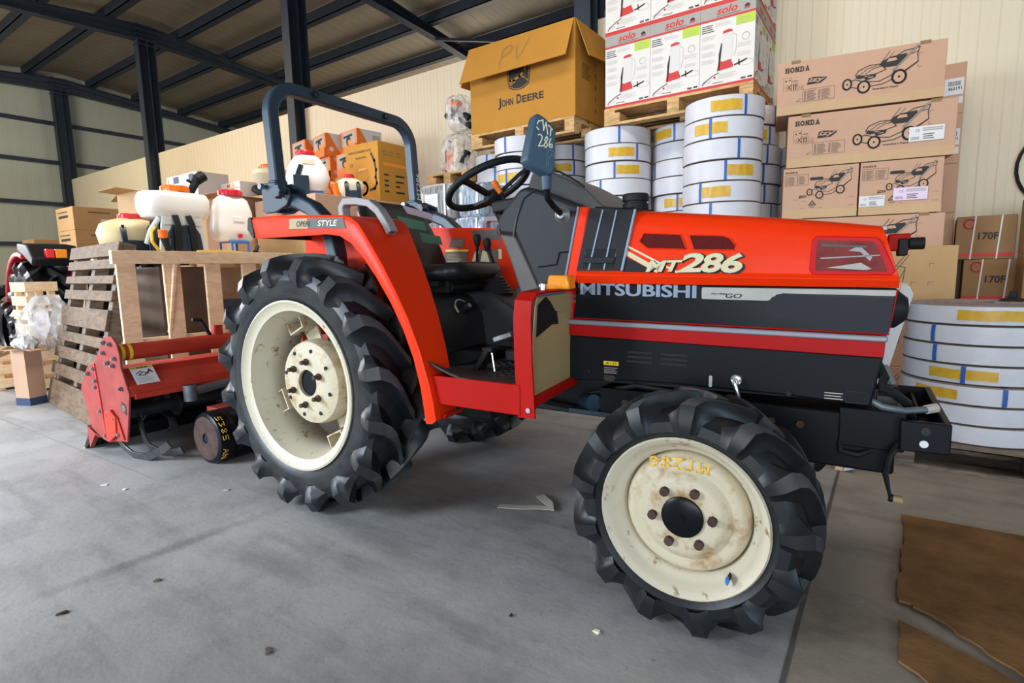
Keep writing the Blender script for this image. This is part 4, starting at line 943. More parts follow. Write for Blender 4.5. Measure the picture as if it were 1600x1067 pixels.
# ================================================================= rotary tiller behind the tractor
OXT = -1.5
ti = thing('rotary_tiller', 'red rotary tiller with bolted side plate and black tines, standing behind the rear wheel', 'tiller', (OX + OXT * math.cos(TH), OY + OXT * math.sin(TH), 0), TH)
def tpart(mb, name, parent=ti, bevel=0.0, **k):
    mb.v = [(p[0] - OXT, p[1], p[2]) for p in mb.v]; return mb.build(name, parent, bevel, **k)
plate = [(-1.535, .665), (-1.515, .69), (-1.42, .69), (-1.375, .655), (-1.352, .60), (-1.350, .525), (-1.286, .388), (-1.312, .300), (-1.37, .118), (-1.44, .112), (-1.60, .084), (-1.66, .09), (-1.80, .135), (-1.84, .25), (-1.890, .365), (-1.86, .41), (-1.77, .50), (-1.665, .54), (-1.60, .60)]
for s in (-1, 1):
    b = MB(); b.prism(plate, s * .735, s * .747, 'tiller_faded'); b.prism([(-1.668, .53), (-1.655, .53), (-1.60, .105), (-1.613, .10)], s * .743, s * .755, 'ink_red')
    b.prism([(-1.575, .265), (-1.50, .285), (-1.44, .25), (-1.45, .15), (-1.54, .10), (-1.575, .12)], s * .747, s * .765, 'tiller_red'); b.prism([(-1.50, .285), (-1.44, .25), (-1.38, .13), (-1.45, .15)], s * .747, s * .757, 'tiller_red')
    sp = tpart(b, 'side_plate', bevel=.003)
    if s < 0:
        b = MB(); bolts = [(-1.505, .655), (-1.437, .650), (-1.525, .598), (-1.398, .575), (-1.485, .545), (-1.425, .535), (-1.665, .500), (-1.75, .465), (-1.655, .432), (-1.36, .415), (-1.665, .395), (-1.640, .26), (-1.555, .245), (-1.468, .238), (-1.60, .125), (-1.435, .155)]
        for x, z in bolts: b = MB(); b.tube([(x, -.747, z), (x, -.762, z)], .0125, 'steel', 6); b.tube([(x, -.762, z), (x, -.768, z)], .008, 'steel', 8); tpart(b, 'bolt', sp)
        b = MB(); MM = Matrix(((1, 0, 0, 0), (0, 0, -1, -.7485), (0, 1, 0, 0), (0, 0, 0, 1))); b.poly([(-1.385, .345), (-1.335, .325), (-1.337, .270), (-1.387, .29)], 'ink', MM); b.lines(-1.378, .293, -1.345, .325, 4, 'ink_pale', Matrix.Translation((0, -.0005, 0)) @ MM, .3); tpart(b, 'rating_plate', sp)
hoodp = [(-1.86, .39), (-1.66, .500), (-1.42, .510), (-1.30, .425), (-1.283, .375), (-1.30, .375), (-1.43, .490), (-1.65, .482), (-1.84, .38)]
b = MB(); b.prism(hoodp, -.735, .735, 'tiller_red'); hd = tpart(b, 'tiller_hood', bevel=.004)
nv = Vector((.13, 0, .12)).normalized()
Ms = Matrix(((0, -.73, .69, -1.302 + .002), (1, 0, 0, -.70), (0, .69, .73, .429 + .002), (0, 0, 0, 1)))
Ms = Matrix(((0, -.0, 1, -1.283 + .003), (1, 0, 0, -.69), (0, 1, .0, .382), (0, 0, 0, 1)))
Ms = Matrix(((0, -.68, .73, -1.297 + .003), (1, 0, 0, -.70), (0, .73, .68, .43 + .003), (0, 0, 0, 1)))
b = MB(); b.rect(0, 0, .115, .12, 'paper', Ms); M2 = Matrix.Translation((.0006, 0, .0006)) @ Ms; b.rect(.004, .102, .111, .117, 'label_yellow', M2)
b.text('AXA', .03, .104, .09, .115, 'ink', Matrix.Translation((.0006, 0, .0006)) @ M2, .03); b.stroke([(.02, .07), (.045, .085), (.07, .07), (.06, .055), (.03, .06), (.05, .075)], .005, 'ink', M2); b.stroke([(.075, .065), (.09, .09), (.10, .07)], .008, 'ink', M2); b.lines(.012, .012, .10, .05, 5, 'ink_pale', M2, .3)
tpart(b, 'warning_label', hd)
b = MB(); b.cyl((-1.42, -.735, .60), (-1.42, .735, .60), .045, 'tiller_red', 24); bm_ = tpart(b, 'cross_beam')
for y in (-.722, -.684): b = MB(); b.cyl((-1.42, y, .60), (-1.42, y + .016, .60), .0462, 'yellow_paint', 24); tpart(b, 'yellow_band', bm_)
b = MB(); b.box((-1.44, -.20, .63), (-1.40, -.15, .70), 'tiller_red'); tpart(b, 'beam_lug', bevel=.004); b = MB(); b.box((-1.46, .02, .60), (-1.36, .10, .69), 'tiller_red'); tpart(b, 'beam_lug', bevel=.004); b = MB(); b.tube([(-1.42, -.22, .64), (-1.42, -.25, .70), (-1.42, -.27, .74), (-1.42, -.32, .745)], .012, 'black_matt', 10); tpart(b, 'hitch_hook', bevel=.004)
b = MB(); b.box((-1.40, .16, .45), (-1.05, .22, .64), 'tiller_red'); b.box((-1.40, -.02, .45), (-1.25, .28, .62), 'tiller_red'); b.tube([(-1.25, .02, .56), (-1.12, -.08, .57), (-1.05, -.18, .57)], .016, 'black_matt', 10); tpart(b, 'hitch_frame', bevel=.006)
b = MB(); b.cyl((-1.235, -.465, .305), (-1.235, -.465, .395), .034, 'galv', 22); b.cyl((-1.235, -.465, .393), (-1.235, -.465, .396), .028, 'steel_dark', 20); b.tube([(-1.25, -.44, .35), (-1.28, -.20, .365), (-1.28, .7, .365)], .026, 'galv', 14); b.box((-1.30, -.72, .36), (-1.275, .72, .39), 'tiller_red'); tpart(b, 'support_pipe')
b = MB()
for y in (-.12, -.02): b.tube([(-1.26, y, .345), (-1.235, y - .01, .41), (-1.235, y + .10, .425), (-1.25, y + .14, .41)], .010, 'rust', 8)
b.tube([(-1.25, -.18, .33), (-1.235, -.19, .40), (-1.235, -.12, .415)], .009, 'steel_dark', 8); tpart(b, 'spring_catch')
b = MB(); b.cyl((-1.53, -.73, .245), (-1.53, .73, .245), .036, 'steel_dark', 18)
for y in (-.70, -.41, -.13, .15, .43, .70): b.cyl((-1.53, y - .006, .245), (-1.53, y + .006, .245), .075, 'steel_dark', 18)
rt = tpart(b, 'rotor_shaft')
for pts in ([(-1.545, -.715, .245), (-1.555, -.715, .16), (-1.548, -.712, .093), (-1.513, -.705, .055), (-1.435, -.695, .022), (-1.315, -.68, .026), (-1.19, -.66, .078), (-1.125, -.65, .120)],
            [(-1.50, -.62, .245), (-1.49, -.62, .15), (-1.465, -.618, .085), (-1.43, -.61, .045), (-1.36, -.60, .026), (-1.25, -.58, .030), (-1.17, -.565, .055)],
            [(-1.53, -.43, .245), (-1.56, -.45, .31), (-1.62, -.45, .285), (-1.63, -.45, .235), (-1.57, -.46, .196), (-1.46, -.47, .176), (-1.425, -.48, .135), (-1.50, -.47, .09)]):
    b = MB(); b.tube(pts, .02, 'steel_tine', square=(.005, .021)); tpart(b, 'tine', rt)
for k, (y, a0, dr) in enumerate(((-.41, 150, 1), (-.14, -30, -1), (-.12, 80, 1), (.15, -70, 1), (.16, 110, -1), (.43, -100, 1), (.44, 30, -1), (.69, -50, -1))):
    b = MB(); rr_ = [(.06, 0), (.12, 3), (.17, 12), (.205, 28), (.225, 48), (.23, 66)]; rings = []
    for j, (r_, da) in enumerate(rr_):
        a = R(a0 + dr * da * .9); yy = y + (0 if j < 3 else -.020 * (j - 2) ** 1.5 * dr); wv = .030 - .0022 * j
        c, s = math.cos(a), math.sin(a)
        rings.append([(-1.53 + (r_ + wv) * c, yy - .005, .245 + (r_ + wv) * s), (-1.53 + (r_ + wv) * c, yy + .004, .245 + (r_ + wv) * s), (-1.53 + (r_ - wv) * c, yy + .004, .245 + (r_ - wv) * s), (-1.53 + (r_ - wv) * c, yy - .004, .245 + (r_ - wv) * s)])
    b.loft(rings, 'steel'); b.cyl((-1.53 + .065 * math.cos(R(a0)), y - .012, .245 + .065 * math.sin(R(a0))), (-1.53 + .065 * math.cos(R(a0)), y + .012, .245 + .065 * math.sin(R(a0))), .012, 'steel_dark', 6); tpart(b, 'tine', rt)
b = MB(); b.prism([(-1.80, .14), (-1.74, .12), (-1.895, .004), (-1.925, .002)], -.755, .735, 'black_matt'); b.prism([(-1.80, .40), (-1.78, .40), (-1.78, .12), (-1.80, .14)], -.73, .73, 'black_matt'); b.prism([(-1.905, .0005), (-1.925, .0005), (-1.93, .008), (-1.90, .010)], -.757, .737, 'tan_board'); b.prism([(-1.84, .15), (-1.68, .10), (-1.74, .11), (-1.83, .02)], -.757, -.735, 'tiller_faded'); tpart(b, 'levelling_board')
b = MB(); Mw = Matrix(((1, 0, 0, -.972), (0, 0, -1, -.535), (0, 1, 0, .142), (0, 0, 0, 1)))
b.lathe([(0, -.002), (.024, -.002), (.028, .006), (.060, .004), (.090, .006), (.118, .004), (.136, -.004), (.142, -.020), (.142, -.09), (.139, -.095), (.142, -.10), (.142, -.26), (.130, -.27), (0, -.27)], 'rust_red', 40, Mw, mats=['black_matt', 'black_matt', 'rust_red', 'rust_red', 'rust_red', 'black_gloss'] + ['black_gloss'] * 7)
gw = tpart(b, 'gauge_wheel')
b = MB(); gl = {'5': [(1, 1), (.1, 1), (.05, .55), (.8, .5), (.9, .1), (0, 0)], '3': [(0, 1), (.9, .9), (.4, .55), (.95, .3), (.1, 0)], '8': [(.5, .5), (.1, .8), (.5, 1), (.9, .8), (.1, .2), (.5, 0), (.9, .2), (.5, .5)], 'A': [(0, 0), (.5, 1), (1, 0), (.75, .4), (.2, .4)], 'N': [(0, 0), (0, 1), (1, 0), (1, 1)]}
q = 58
for ch in '5385 AN':
    if ch != ' ':
        pr = [(R(q - 11 * gx), .012 + .028 * gy) for gx, gy in gl[ch]]
        b.tube([(-.972 + .1432 * math.cos(a), -.535 + d, .142 + .1432 * math.sin(a)) for a, d in pr], .0018, 'chalk_yellow', 5)
    q -= 15
tpart(b, 'chalk_lettering', gw)
b = MB(); b.tube([(-.972, -.20, .142), (-.972, -.15, .142), (-1.05, -.15, .25), (-1.28, -.15, .34)], .022, 'tiller_red', square=(.024, .018)); b.tube([(-.972, -.30, .142), (-.972, -.14, .142)], .02, 'steel_dark', 12); b.box((-1.16, -.42, .24), (-1.0, -.28, .27), 'tiller_faded'); tpart(b, 'wheel_arm', bevel=.004)

# ================================================================= layflat hose coils
def coil(name, rad, h, strap_angle, label, n=56, lab_h=.5):
    t = thing(name, 'white flat hose coil', 'hose coil')
    b = MB(); b.lathe([(.05, .002), (rad - .004, .002), (rad, .006), (rad + .002, h * .5), (rad, h - .006), (rad - .004, h - .002), (.05, h - .002), (.05, .002)], 'hose_white', n, mats=['hose_edge', 'hose_core', 'hose_white', 'hose_white', 'hose_core', 'hose_edge', 'hose_core'])
    c = b.build('coil_body', t)
    if rad > .2:
        b = MB()
        for k in range(5):
            r0 = .10 + (rad - .11) * (k + .3 * random.random()) / 5
            b.lathe([(r0, h - .0022), (r0, h - .0008), (r0 + .004, h - .0008), (r0 + .004, h - .0022)], 'hose_core', 48)
        b.build('wound_edge', c)
    for a in strap_angle:
        Ma = Matrix.Rotation(a, 4, 'Z'); b = MB(); rr = rad + .004
        pth = [(.052, .002), (rad - .006, .001), (rr, .010), (rr + .002, h * .5), (rr, h - .010), (rad - .006, h - .001), (.052, h - .002)]
        b.loft([[(x, -.009, z), (x, .009, z)] for x, z in pth], 'strap_blue', caps=False, closed=False, M=Ma)
        b.build('strap', t, recalc=False)
    if label:
        a0, a1 = label; b = MB(); m_ = 10
        b.loft([[((rad + .0035 + .003 * (k % 3 == 1)) * math.cos(a0 + (a1 - a0) * k / m_), (rad + .0035 + .003 * (k % 3 == 1)) * math.sin(a0 + (a1 - a0) * k / m_), z) for z in (h * (.5 - lab_h / 2) + .0015 * math.sin(k), h * (.5 + lab_h / 2) + .0015 * math.sin(k + 1))] for k in range(m_ + 1)], 'label_yellow', caps=False, closed=False)
        b.build('yellow_label', t, recalc=False)
    return t
def view_ang(x, y): return math.atan2(-y, -x)
HB = .145
protos = {}
def get_coil(kind, rad, h):
    k = (kind, rad, h)
    if k not in protos:
        lab = {'n': None, 'L': (-.85, -.10), 'R': (.05, .75), 'O': (-.45, .40), 'l': (-1.15, -.55)}[kind]
        protos[k] = [coil('hose_coil', rad, h, (0, 2.1, 4.2), lab), False]
    p, used = protos[k]
    if not used: protos[k][1] = True; return p
    return copy_tree(p)
def stack(x, y, rad, h, z0, n, spec, phrase, group):
    va = view_ang(x, y)
    for i in range(n):
        kind, s = spec[i] if i < len(spec) else (random.choice('nnLRO'), random.uniform(-.8, .8))
        o = get_coil(kind, rad, h); j = .012 if i else .0
        o.location = (x + random.uniform(-j, j), y + random.uniform(-j, j), z0 + (n - 1 - i) * h + .0005 * (n - 1 - i))
        o.rotation_euler = (0, 0, va + math.asin(max(-1, min(1, s))))
        w = ORD[i] if i < n - 1 else 'lowest'
        o['label'] = 'white flat hose coil, %s of %s' % (w, phrase); o['group'] = group

# ================================================================= pallets
def pallet(name_label, loc, lx, ly, m, group=None, rz=0, cat='pallet'):
    t = thing('wooden_pallet', name_label, cat, loc, rz, group)
    for k in range(5):
        y = ly * (k / 4) * (1 - .145 / ly) ; b = MB(); b.box((0, y, .122), (lx, y + .145 if k % 2 == 0 else y + .10, .144), m); b.build('deck_board', t, .002)
    for x in (0, lx / 2 - .05, lx - .10):
        b = MB(); b.box((x, 0, .100), (x + .10, ly, .122), m); b.build('stringer_board', t, .002)
        for y in (0, ly / 2 - .072, ly - .145): b = MB(); b.box((x, y, .022), (x + .10 if x else .145, y + .145, .100), m); b.build('block', t, .002)
    for y in (0, ly / 2 - .05, ly - .10): b = MB(); b.box((0, y, 0), (lx, y + .10, .022), m); b.build('skid_board', t, .002)
    return t
FP = 'the stack in front of the tractor nose'
pallet('weathered wooden pallet under the hose coil stack right of the tractor nose', (-.01, 3.235, 0), 1.2, .80, 'wood_grey')
b = MB()
stack(.37, 3.565, .31, .093, .1445, 7, [('L', .55), ('n', -.55), ('n', -.5), ('O', -.15), ('l', .35), ('n', -.75), ('n', .9)], FP, 'hose coils in front of the tractor nose')
pallet('floor pallet under the hose coils below the sprayer cartons', (-2.50, 4.58, 0), 1.62, .84, 'wood_grey')
pallet('floor pallet under the hose coils below the yellow-brown carton', (-3.96, 4.32, 0), 1.40, 1.14, 'wood_grey')
pallet('small wooden pallet on the floor under the foremost hose coil stack', (-1.42, 4.10, 0), .62, .46, 'wood_grey')
G2 = 'hose coils stacked along the back wall'
stack(-3.65, 5.10, .285, .149, .145, 14, [('n', -.55), ('n', -.3), ('n', .6), ('L', .5), ('n', 0)], 'the leftmost stack under the yellow-brown carton', G2)
stack(-3.03, 4.60, .278, .149, .145, 14, [('n', -.6), ('n', .4), ('O', -.6), ('n', .3), ('n', -.1)], 'the front stack seen behind the mirror', G2)
stack(-2.94, 5.17, .275, .149, .145, 14, [('n', .45), ('L', .5), ('l', .1), ('n', .6), ('n', -.6)], 'the stack just right of the tractor mirror', G2)
stack(-2.18, 4.90, .30, .149, .145, 14, [('n', .05), ('L', .55), ('R', -.1), ('n', -.5), ('R', -.8), ('n', .3)], 'the stack under the sprayer boxes\' left end', G2)
stack(-1.62, 5.15, .28, .149, .145, 14, [('L', -.35), ('n', .1), ('n', -.9), ('n', .3), ('O', -.25), ('n', .5)], 'the stack set back under the middle sprayer boxes', G2)
stack(-1.10, 4.38, .275, .145, .145, 14, [('L', .5), ('O', -.3), ('n', .4), ('R', .1), ('R', -.5), ('n', -.25), ('L', .9)], 'the foremost stack under the sprayer boxes', G2)
stack(-1.08, 4.97, .27, .149, .145, 14, [('n', .8), ('L', .7), ('n', .6), ('n', .5), ('n', .6), ('n', .8)], 'the half hidden stack behind the foremost one', G2)
stack(-.60, 5.19, .25, .149, .0, 13, [('n', .0), ('n', -.2), ('n', .1), ('L', .0), ('n', .1)], 'the shaded stack left of the mower cartons', G2)

# ================================================================= big carton and printed sprayer boxes
pallet('wooden pallet with light blocks under the big yellow-brown carton', (-3.66, 4.58, 2.239), 1.2, .80, 'wood_pallet')
jd = thing('cardboard_box', 'big yellow-brown carton with folded flaps and a leaping deer emblem', 'carton', (-3.655, 4.585, 2.3835))
b = MB(); wj, dj, hj = 1.205, .60, .83
b.box((0, 0, 0), (wj, .012, hj), 'kraft_gold'); b.box((0, dj - .012, 0), (wj, dj, hj), 'kraft_gold'); b.box((0, .012, 0), (.012, dj - .012, hj), 'kraft_gold'); b.box((wj - .012, .012, 0), (wj, dj - .012, hj), 'kraft_gold'); b.box((.012, .012, 0), (wj - .012, dj - .012, .012), 'kraft_gold')
jb = b.build('carton_body', jd, .004)
def flap(a, c, d, e, nm):
    mb = MB(); a, c, d, e = map(Vector, (a, c, d, e)); nn = (c - a).cross(e - a).normalized() * .008
    mb.loft([[a, c, d, e], [a + nn, c + nn, d + nn, e + nn]], 'kraft_gold'); return mb.build(nm, jd)
flap((0, -.002, hj), (wj - .01, -.002, hj), (wj - .02, -.14, hj - .345), (-.02, -.15, hj - .36), 'flap')
flap((wj + .002, .02, hj), (wj + .002, dj, hj), (wj + .15, dj + .02, hj - .29), (wj + .12, .04, hj - .33), 'flap')
flap((-.002, .02, hj), (-.002, dj, hj), (-.14, dj, hj - .30), (-.14, .02, hj - .33), 'flap')
flap((0, dj + .002, hj), (wj, dj + .002, hj), (wj, dj + .10, hj - .33), (0, dj + .10, hj - .33), 'flap')
MJ = face_M('-y', (0, 0, 0), (wj, dj, hj)); b = MB()
x0, x1, z0, z1 = .345, .875, .21, .268
for s_, u0, u1, big in (('J', 0, .075, 1), ('OHN', .085, .345, 0), ('D', .42, .525, 1), ('EERE', .54, 1.0, 0)):
    b.text(s_, x0 + (x1 - x0) * u0, z0 - (.02 if s_ == 'J' else 0), x0 + (x1 - x0) * u1, z0 + (.085 if big else .064), 'ink', MJ, .03)
cx, cz = .595, .425
b.poly([(cx - .135, cz + .12), (cx - .13, cz + .02), (cx - .115, cz - .055), (cx - .06, cz - .085), (cx, cz - .093), (cx + .06, cz - .085), (cx + .115, cz - .055), (cx + .13, cz + .02), (cx + .135, cz + .12)][::1], 'ink', MJ)
M2 = Matrix.Translation((0, -.0006, 0)) @ MJ
b.stroke([(cx - .122, cz + .11), (cx - .118, cz + .02), (cx - .104, cz - .046), (cx - .05, cz - .074), (cx, cz - .081), (cx + .05, cz - .074), (cx + .104, cz - .046), (cx + .118, cz + .02), (cx + .122, cz + .11)], .006, 'kraft_gold', M2)
b.stroke([(cx - .085, cz - .03), (cx - .10, cz + .01), (cx - .06, cz + .005), (cx + .01, cz + .03), (cx + .06, cz + .06), (cx + .075, cz + .09)], .022, 'kraft_gold', M2); b.stroke([(cx + .03, cz + .03), (cx + .08, cz + .0), (cx + .10, cz - .02)], .010, 'kraft_gold', M2); b.stroke([(cx - .06, cz + .005), (cx - .03, cz - .0), (cx - .08, cz - .03)], .010, 'kraft_gold', M2)
b.build('printing', jb)
MX = face_M('+x', (0, 0, 0), (wj, dj, hj)); b = MB(); b.lines(.13, .36, .31, .50, 7, 'ink', MX, .35, .4)
for k in range(5): b.rect(.40, .10 + .105 * k, .415, .14 + .105 * k, 'ink', MX)
b.build('side_printing', jb)
fl0 = jd.children[1]
b = MB(); e_u = Vector((1, 0, 0)); e_v = Vector((0, .145, .352)).normalized(); e_n = e_u.cross(e_v)
MF = Matrix(((1, 0, e_n.x, 0), (0, e_v.y, e_n.y, -.145), (0, e_v.z, e_n.z, hj - .352), (0, 0, 0, 1))); MF = Matrix.Translation(e_n * .012) @ MF if e_n.y < 0 else MF
b.stroke([(.46, .06), (.465, .25), (.54, .275), (.575, .24), (.55, .19), (.47, .16)], .004, 'ink_soft', MF); b.stroke([(.62, .26), (.645, .12), (.665, .09), (.70, .15), (.75, .30)], .004, 'ink_soft', MF); b.build('pen_letters', jb)
# solo sprayer boxes
pallet('wooden pallet with light blocks under the printed sprayer boxes', (-2.175, 4.605, 2.239), 1.225, .80, 'wood_pallet')
def sprayer_box(w, d, h):
    t = thing('sprayer_carton', 'white printed sprayer carton', 'carton')
    b = MB(); b.box((0, 0, 0), (w, d, h), 'carton_white'); c = b.build('carton_body', t, .003)
    for face, ww in (('-y', w), ('+x', d)):
        Mx = face_M(face, (0, 0, 0), (w, d, h)); b = MB(); X = lambda u: u * ww; Zz = lambda v: v * h
        up = lambda k: Matrix.Translation((0, -.0005 * k, 0) if face == '-y' else (.0005 * k, 0, 0)) @ Mx
        b.rect(0, Zz(.83), ww, Zz(.995), 'carton_grey', Mx); b.rect(0, Zz(.815), ww, Zz(.84), 'ink_red', up(1)); b.rect(0, 0, ww, Zz(.035), 'ink_red', Mx); b.rect(0, Zz(.985), ww, h, 'ink_red', up(1))
        b.text('solo', X(.30), Zz(.875), X(.68), Zz(.965), 'ink_red', up(1), .025, .25)
        b.rect(X(.30), Zz(.853), X(.74), Zz(.862), 'ink_soft', up(1)); b.poly([(X(.80), Zz(.895)), (X(.90), Zz(.895)), (X(.89), Zz(.915)), (X(.85), Zz(.93)), (X(.81), Zz(.915))], 'ink', up(1)); b.rect(X(.80), Zz(.88), X(.90), Zz(.895), 'ink_red', up(1)); b.rect(X(.79), Zz(.868), X(.90), Zz(.876), 'ink_navy', up(1))
        b.rect(X(.66), Zz(.70), X(.985), Zz(.81), 'lime', Mx); b.lines(X(.69), Zz(.715), X(.95), Zz(.795), 4, 'band_grey', up(1), .3)
        b.lines(X(.03), Zz(.69), X(.27), Zz(.79), 4, 'ink', Mx, .4); b.lines(X(.28), Zz(.74), X(.60), Zz(.79), 3, 'ink_pale', Mx, .2)
        for v in (.60, .50, .40, .31): b.lines(X(.04), Zz(v), X(.30), Zz(v + .055), 4, 'ink_pale', Mx, .22)
        for v in (.44, .33): b.lines(X(.70), Zz(v), X(.97), Zz(v + .05), 3, 'ink_pale', Mx, .22)
        b.lines(X(.35), Zz(.10), X(.72), Zz(.17), 4, 'ink_pale', Mx, .22); b.lines(X(.05), Zz(.07), X(.25), Zz(.11), 3, 'ink_pale', Mx, .22); b.rect(X(.25), Zz(.055), X(.45), Zz(.064), 'ink_soft', Mx); b.rect(X(.77), Zz(.045), X(.86), Zz(.07), 'ink_soft', Mx); b.rect(X(.89), Zz(.05), X(.97), Zz(.07), 'ink', Mx)
        # the picture: tank, red foot and lid, pump lever, lance
        b.poly([(X(.395), Zz(.28)), (X(.60), Zz(.30)), (X(.61), Zz(.60)), (X(.585), Zz(.64)), (X(.43), Zz(.635)), (X(.40), Zz(.59))], 'ink_white', up(1)); b.poly([(X(.42), Zz(.635)), (X(.60), Zz(.645)), (X(.60), Zz(.665)), (X(.53), Zz(.68)), (X(.43), Zz(.665))], 'ink_red', up(2))
        b.poly([(X(.33), Zz(.195)), (X(.62), Zz(.215)), (X(.63), Zz(.235)), (X(.58), Zz(.315)), (X(.44), Zz(.30)), (X(.36), Zz(.32))], 'ink_red', up(2)); b.poly([(X(.355), Zz(.20)), (X(.38), Zz(.20)), (X(.42), Zz(.52)), (X(.40), Zz(.525)), (X(.36), Zz(.40))], 'ink', up(3))
        b.stroke([(X(.36), Zz(.175)), (X(.24), Zz(.145)), (X(.10), Zz(.09)), (X(.07), Zz(.065))], .006, 'ink', up(1)); b.rect(X(.055), Zz(.05), X(.075), Zz(.065), 'ink_red', up(2)); b.disc((X(.29), Zz(.125)), .009, 'ink_red', up(1), 10)
        b.stroke([(X(.66), Zz(.235)), (X(.78), Zz(.255)), (X(.86), Zz(.275))], .011, 'ink', up(1)); b.stroke([(X(.73), Zz(.285)), (X(.735), Zz(.225))], .009, 'ink', up(1)); b.stroke([(X(.61), Zz(.62)), (X(.68), Zz(.58)), (X(.67), Zz(.42)), (X(.63), Zz(.34))], .003, 'ink_pale', up(1)); b.ring((X(.84), Zz(.55)), .026, .003, 'ink_pale', up(1)); b.ring((X(.86), Zz(.24)), .05, .002, 'ink_pale', up(1), ry=.022)
        b.build('printing' if face == '-y' else 'side_printing', c)
    return t
SW, SD, SH = .404, .396, .606
base = None; nm_c = ['left', 'middle', 'right']
for tier in range(3):
    for row in range(2):
        for c in range(3):
            loc = (-2.168 + c * (SW + .002), 4.612 + row * (SD + .002), 2.3835 + tier * (SH + .0005))
            if base is None: base = sprayer_box(SW, SD, SH); o = base; o.location = loc
            else: o = copy_tree(base, loc)
            place = {0: 'on the pallet', 1: 'in the second layer', 2: 'in the third layer'}[tier]
            o['label'] = 'white and red sprayer carton, %s of the %s row, %s' % (nm_c[c], ('front', 'back')[row], place); o['group'] = 'printed sprayer cartons'

# ================================================================= mower cartons
def mower_art(b, Mx, u0, v0, w, h, ink='ink'):
    P = lambda pts: [(u0 + w * x, v0 + h * y) for x, y in pts]
    up = lambda k: Matrix.Translation((0, -.0005 * k, 0)) @ Mx
    s = .0045 * (w / .40)
    b.poly(P([(.74, .76), (.99, .88), (.985, .70), (.98, .56), (.80, .40), (.74, .50)]), 'cowl_brown' if False else 'kraft_pink', Mx); b.stroke(P([(.70, .80), (.80, .90), (.995, .95), (.97, .78), (.985, .60), (.80, .38)]), s, ink, up(1)); b.stroke(P([(.74, .74), (.97, .84)]), s, ink, up(1)); b.poly(P([(.79, .33), (.985, .575), (.985, .61), (.79, .38)]), ink, up(1))
    b.poly(P([(.50, .62), (.53, .72), (.62, .80), (.72, .82), (.84, .84), (.82, .70), (.72, .56), (.56, .55)]), ink, up(2)); b.poly(P([(.58, .68), (.72, .70), (.70, .77), (.61, .765)]), 'kraft_pink', up(3))
    b.stroke(P([(.48, .60), (.62, .95)]), s * .7, ink, Mx); b.stroke(P([(.62, .80), (.68, .93)]), s * .6, ink, Mx); b.stroke(P([(.67, .44), (.98, 1.0)]), s * 2.6, 'ink_pale', up(3)); b.stroke(P([(.675, .43), (.985, .99)]), s * .6, ink, up(4)); b.stroke(P([(.66, .45), (.97, 1.01)]), s * .6, ink, up(4))
    b.stroke(P([(.18, .44), (.22, .56), (.36, .66), (.50, .66), (.58, .50), (.44, .42), (.24, .42)]), s, ink, up(1), True); b.stroke(P([(.25, .46), (.34, .58), (.46, .63)]), s * .7, ink, up(1)); b.stroke(P([(.32, .46), (.42, .57), (.53, .60)]), s * .7, ink, up(1))
    b.poly(P([(.18, .38), (.24, .34), (.30, .36), (.32, .28), (.45, .34), (.46, .44), (.32, .38), (.22, .46)]), ink, up(2)); b.rect(u0 + w * .35, v0 + h * .345, u0 + w * .42, v0 + h * .365, 'ink_pale', up(3))
    b.stroke(P([(.10, .30), (.18, .34), (.30, .26), (.50, .22), (.66, .34), (.70, .46)]), s, ink, up(1)); b.stroke(P([(.05, .20), (.20, .12), (.28, .12)]), s, ink, up(1)); b.stroke(P([(.36, .12), (.55, .14), (.68, .24)]), s, ink, up(1))
    for cx, cy, r, q in ((.075, .24, .085, .75), (.30, .125, .095, .9), (.755, .27, .105, .92)):
        rr = r * w; c = (u0 + w * cx, v0 + h * cy)
        b.disc(c, rr * q, 'kraft_pink', up(3), 24, rr); b.ring(c, rr * q * .88, rr * .26, ink, up(4), 24, rr * .88); b.disc(c, rr * .16, ink, up(5), 10)
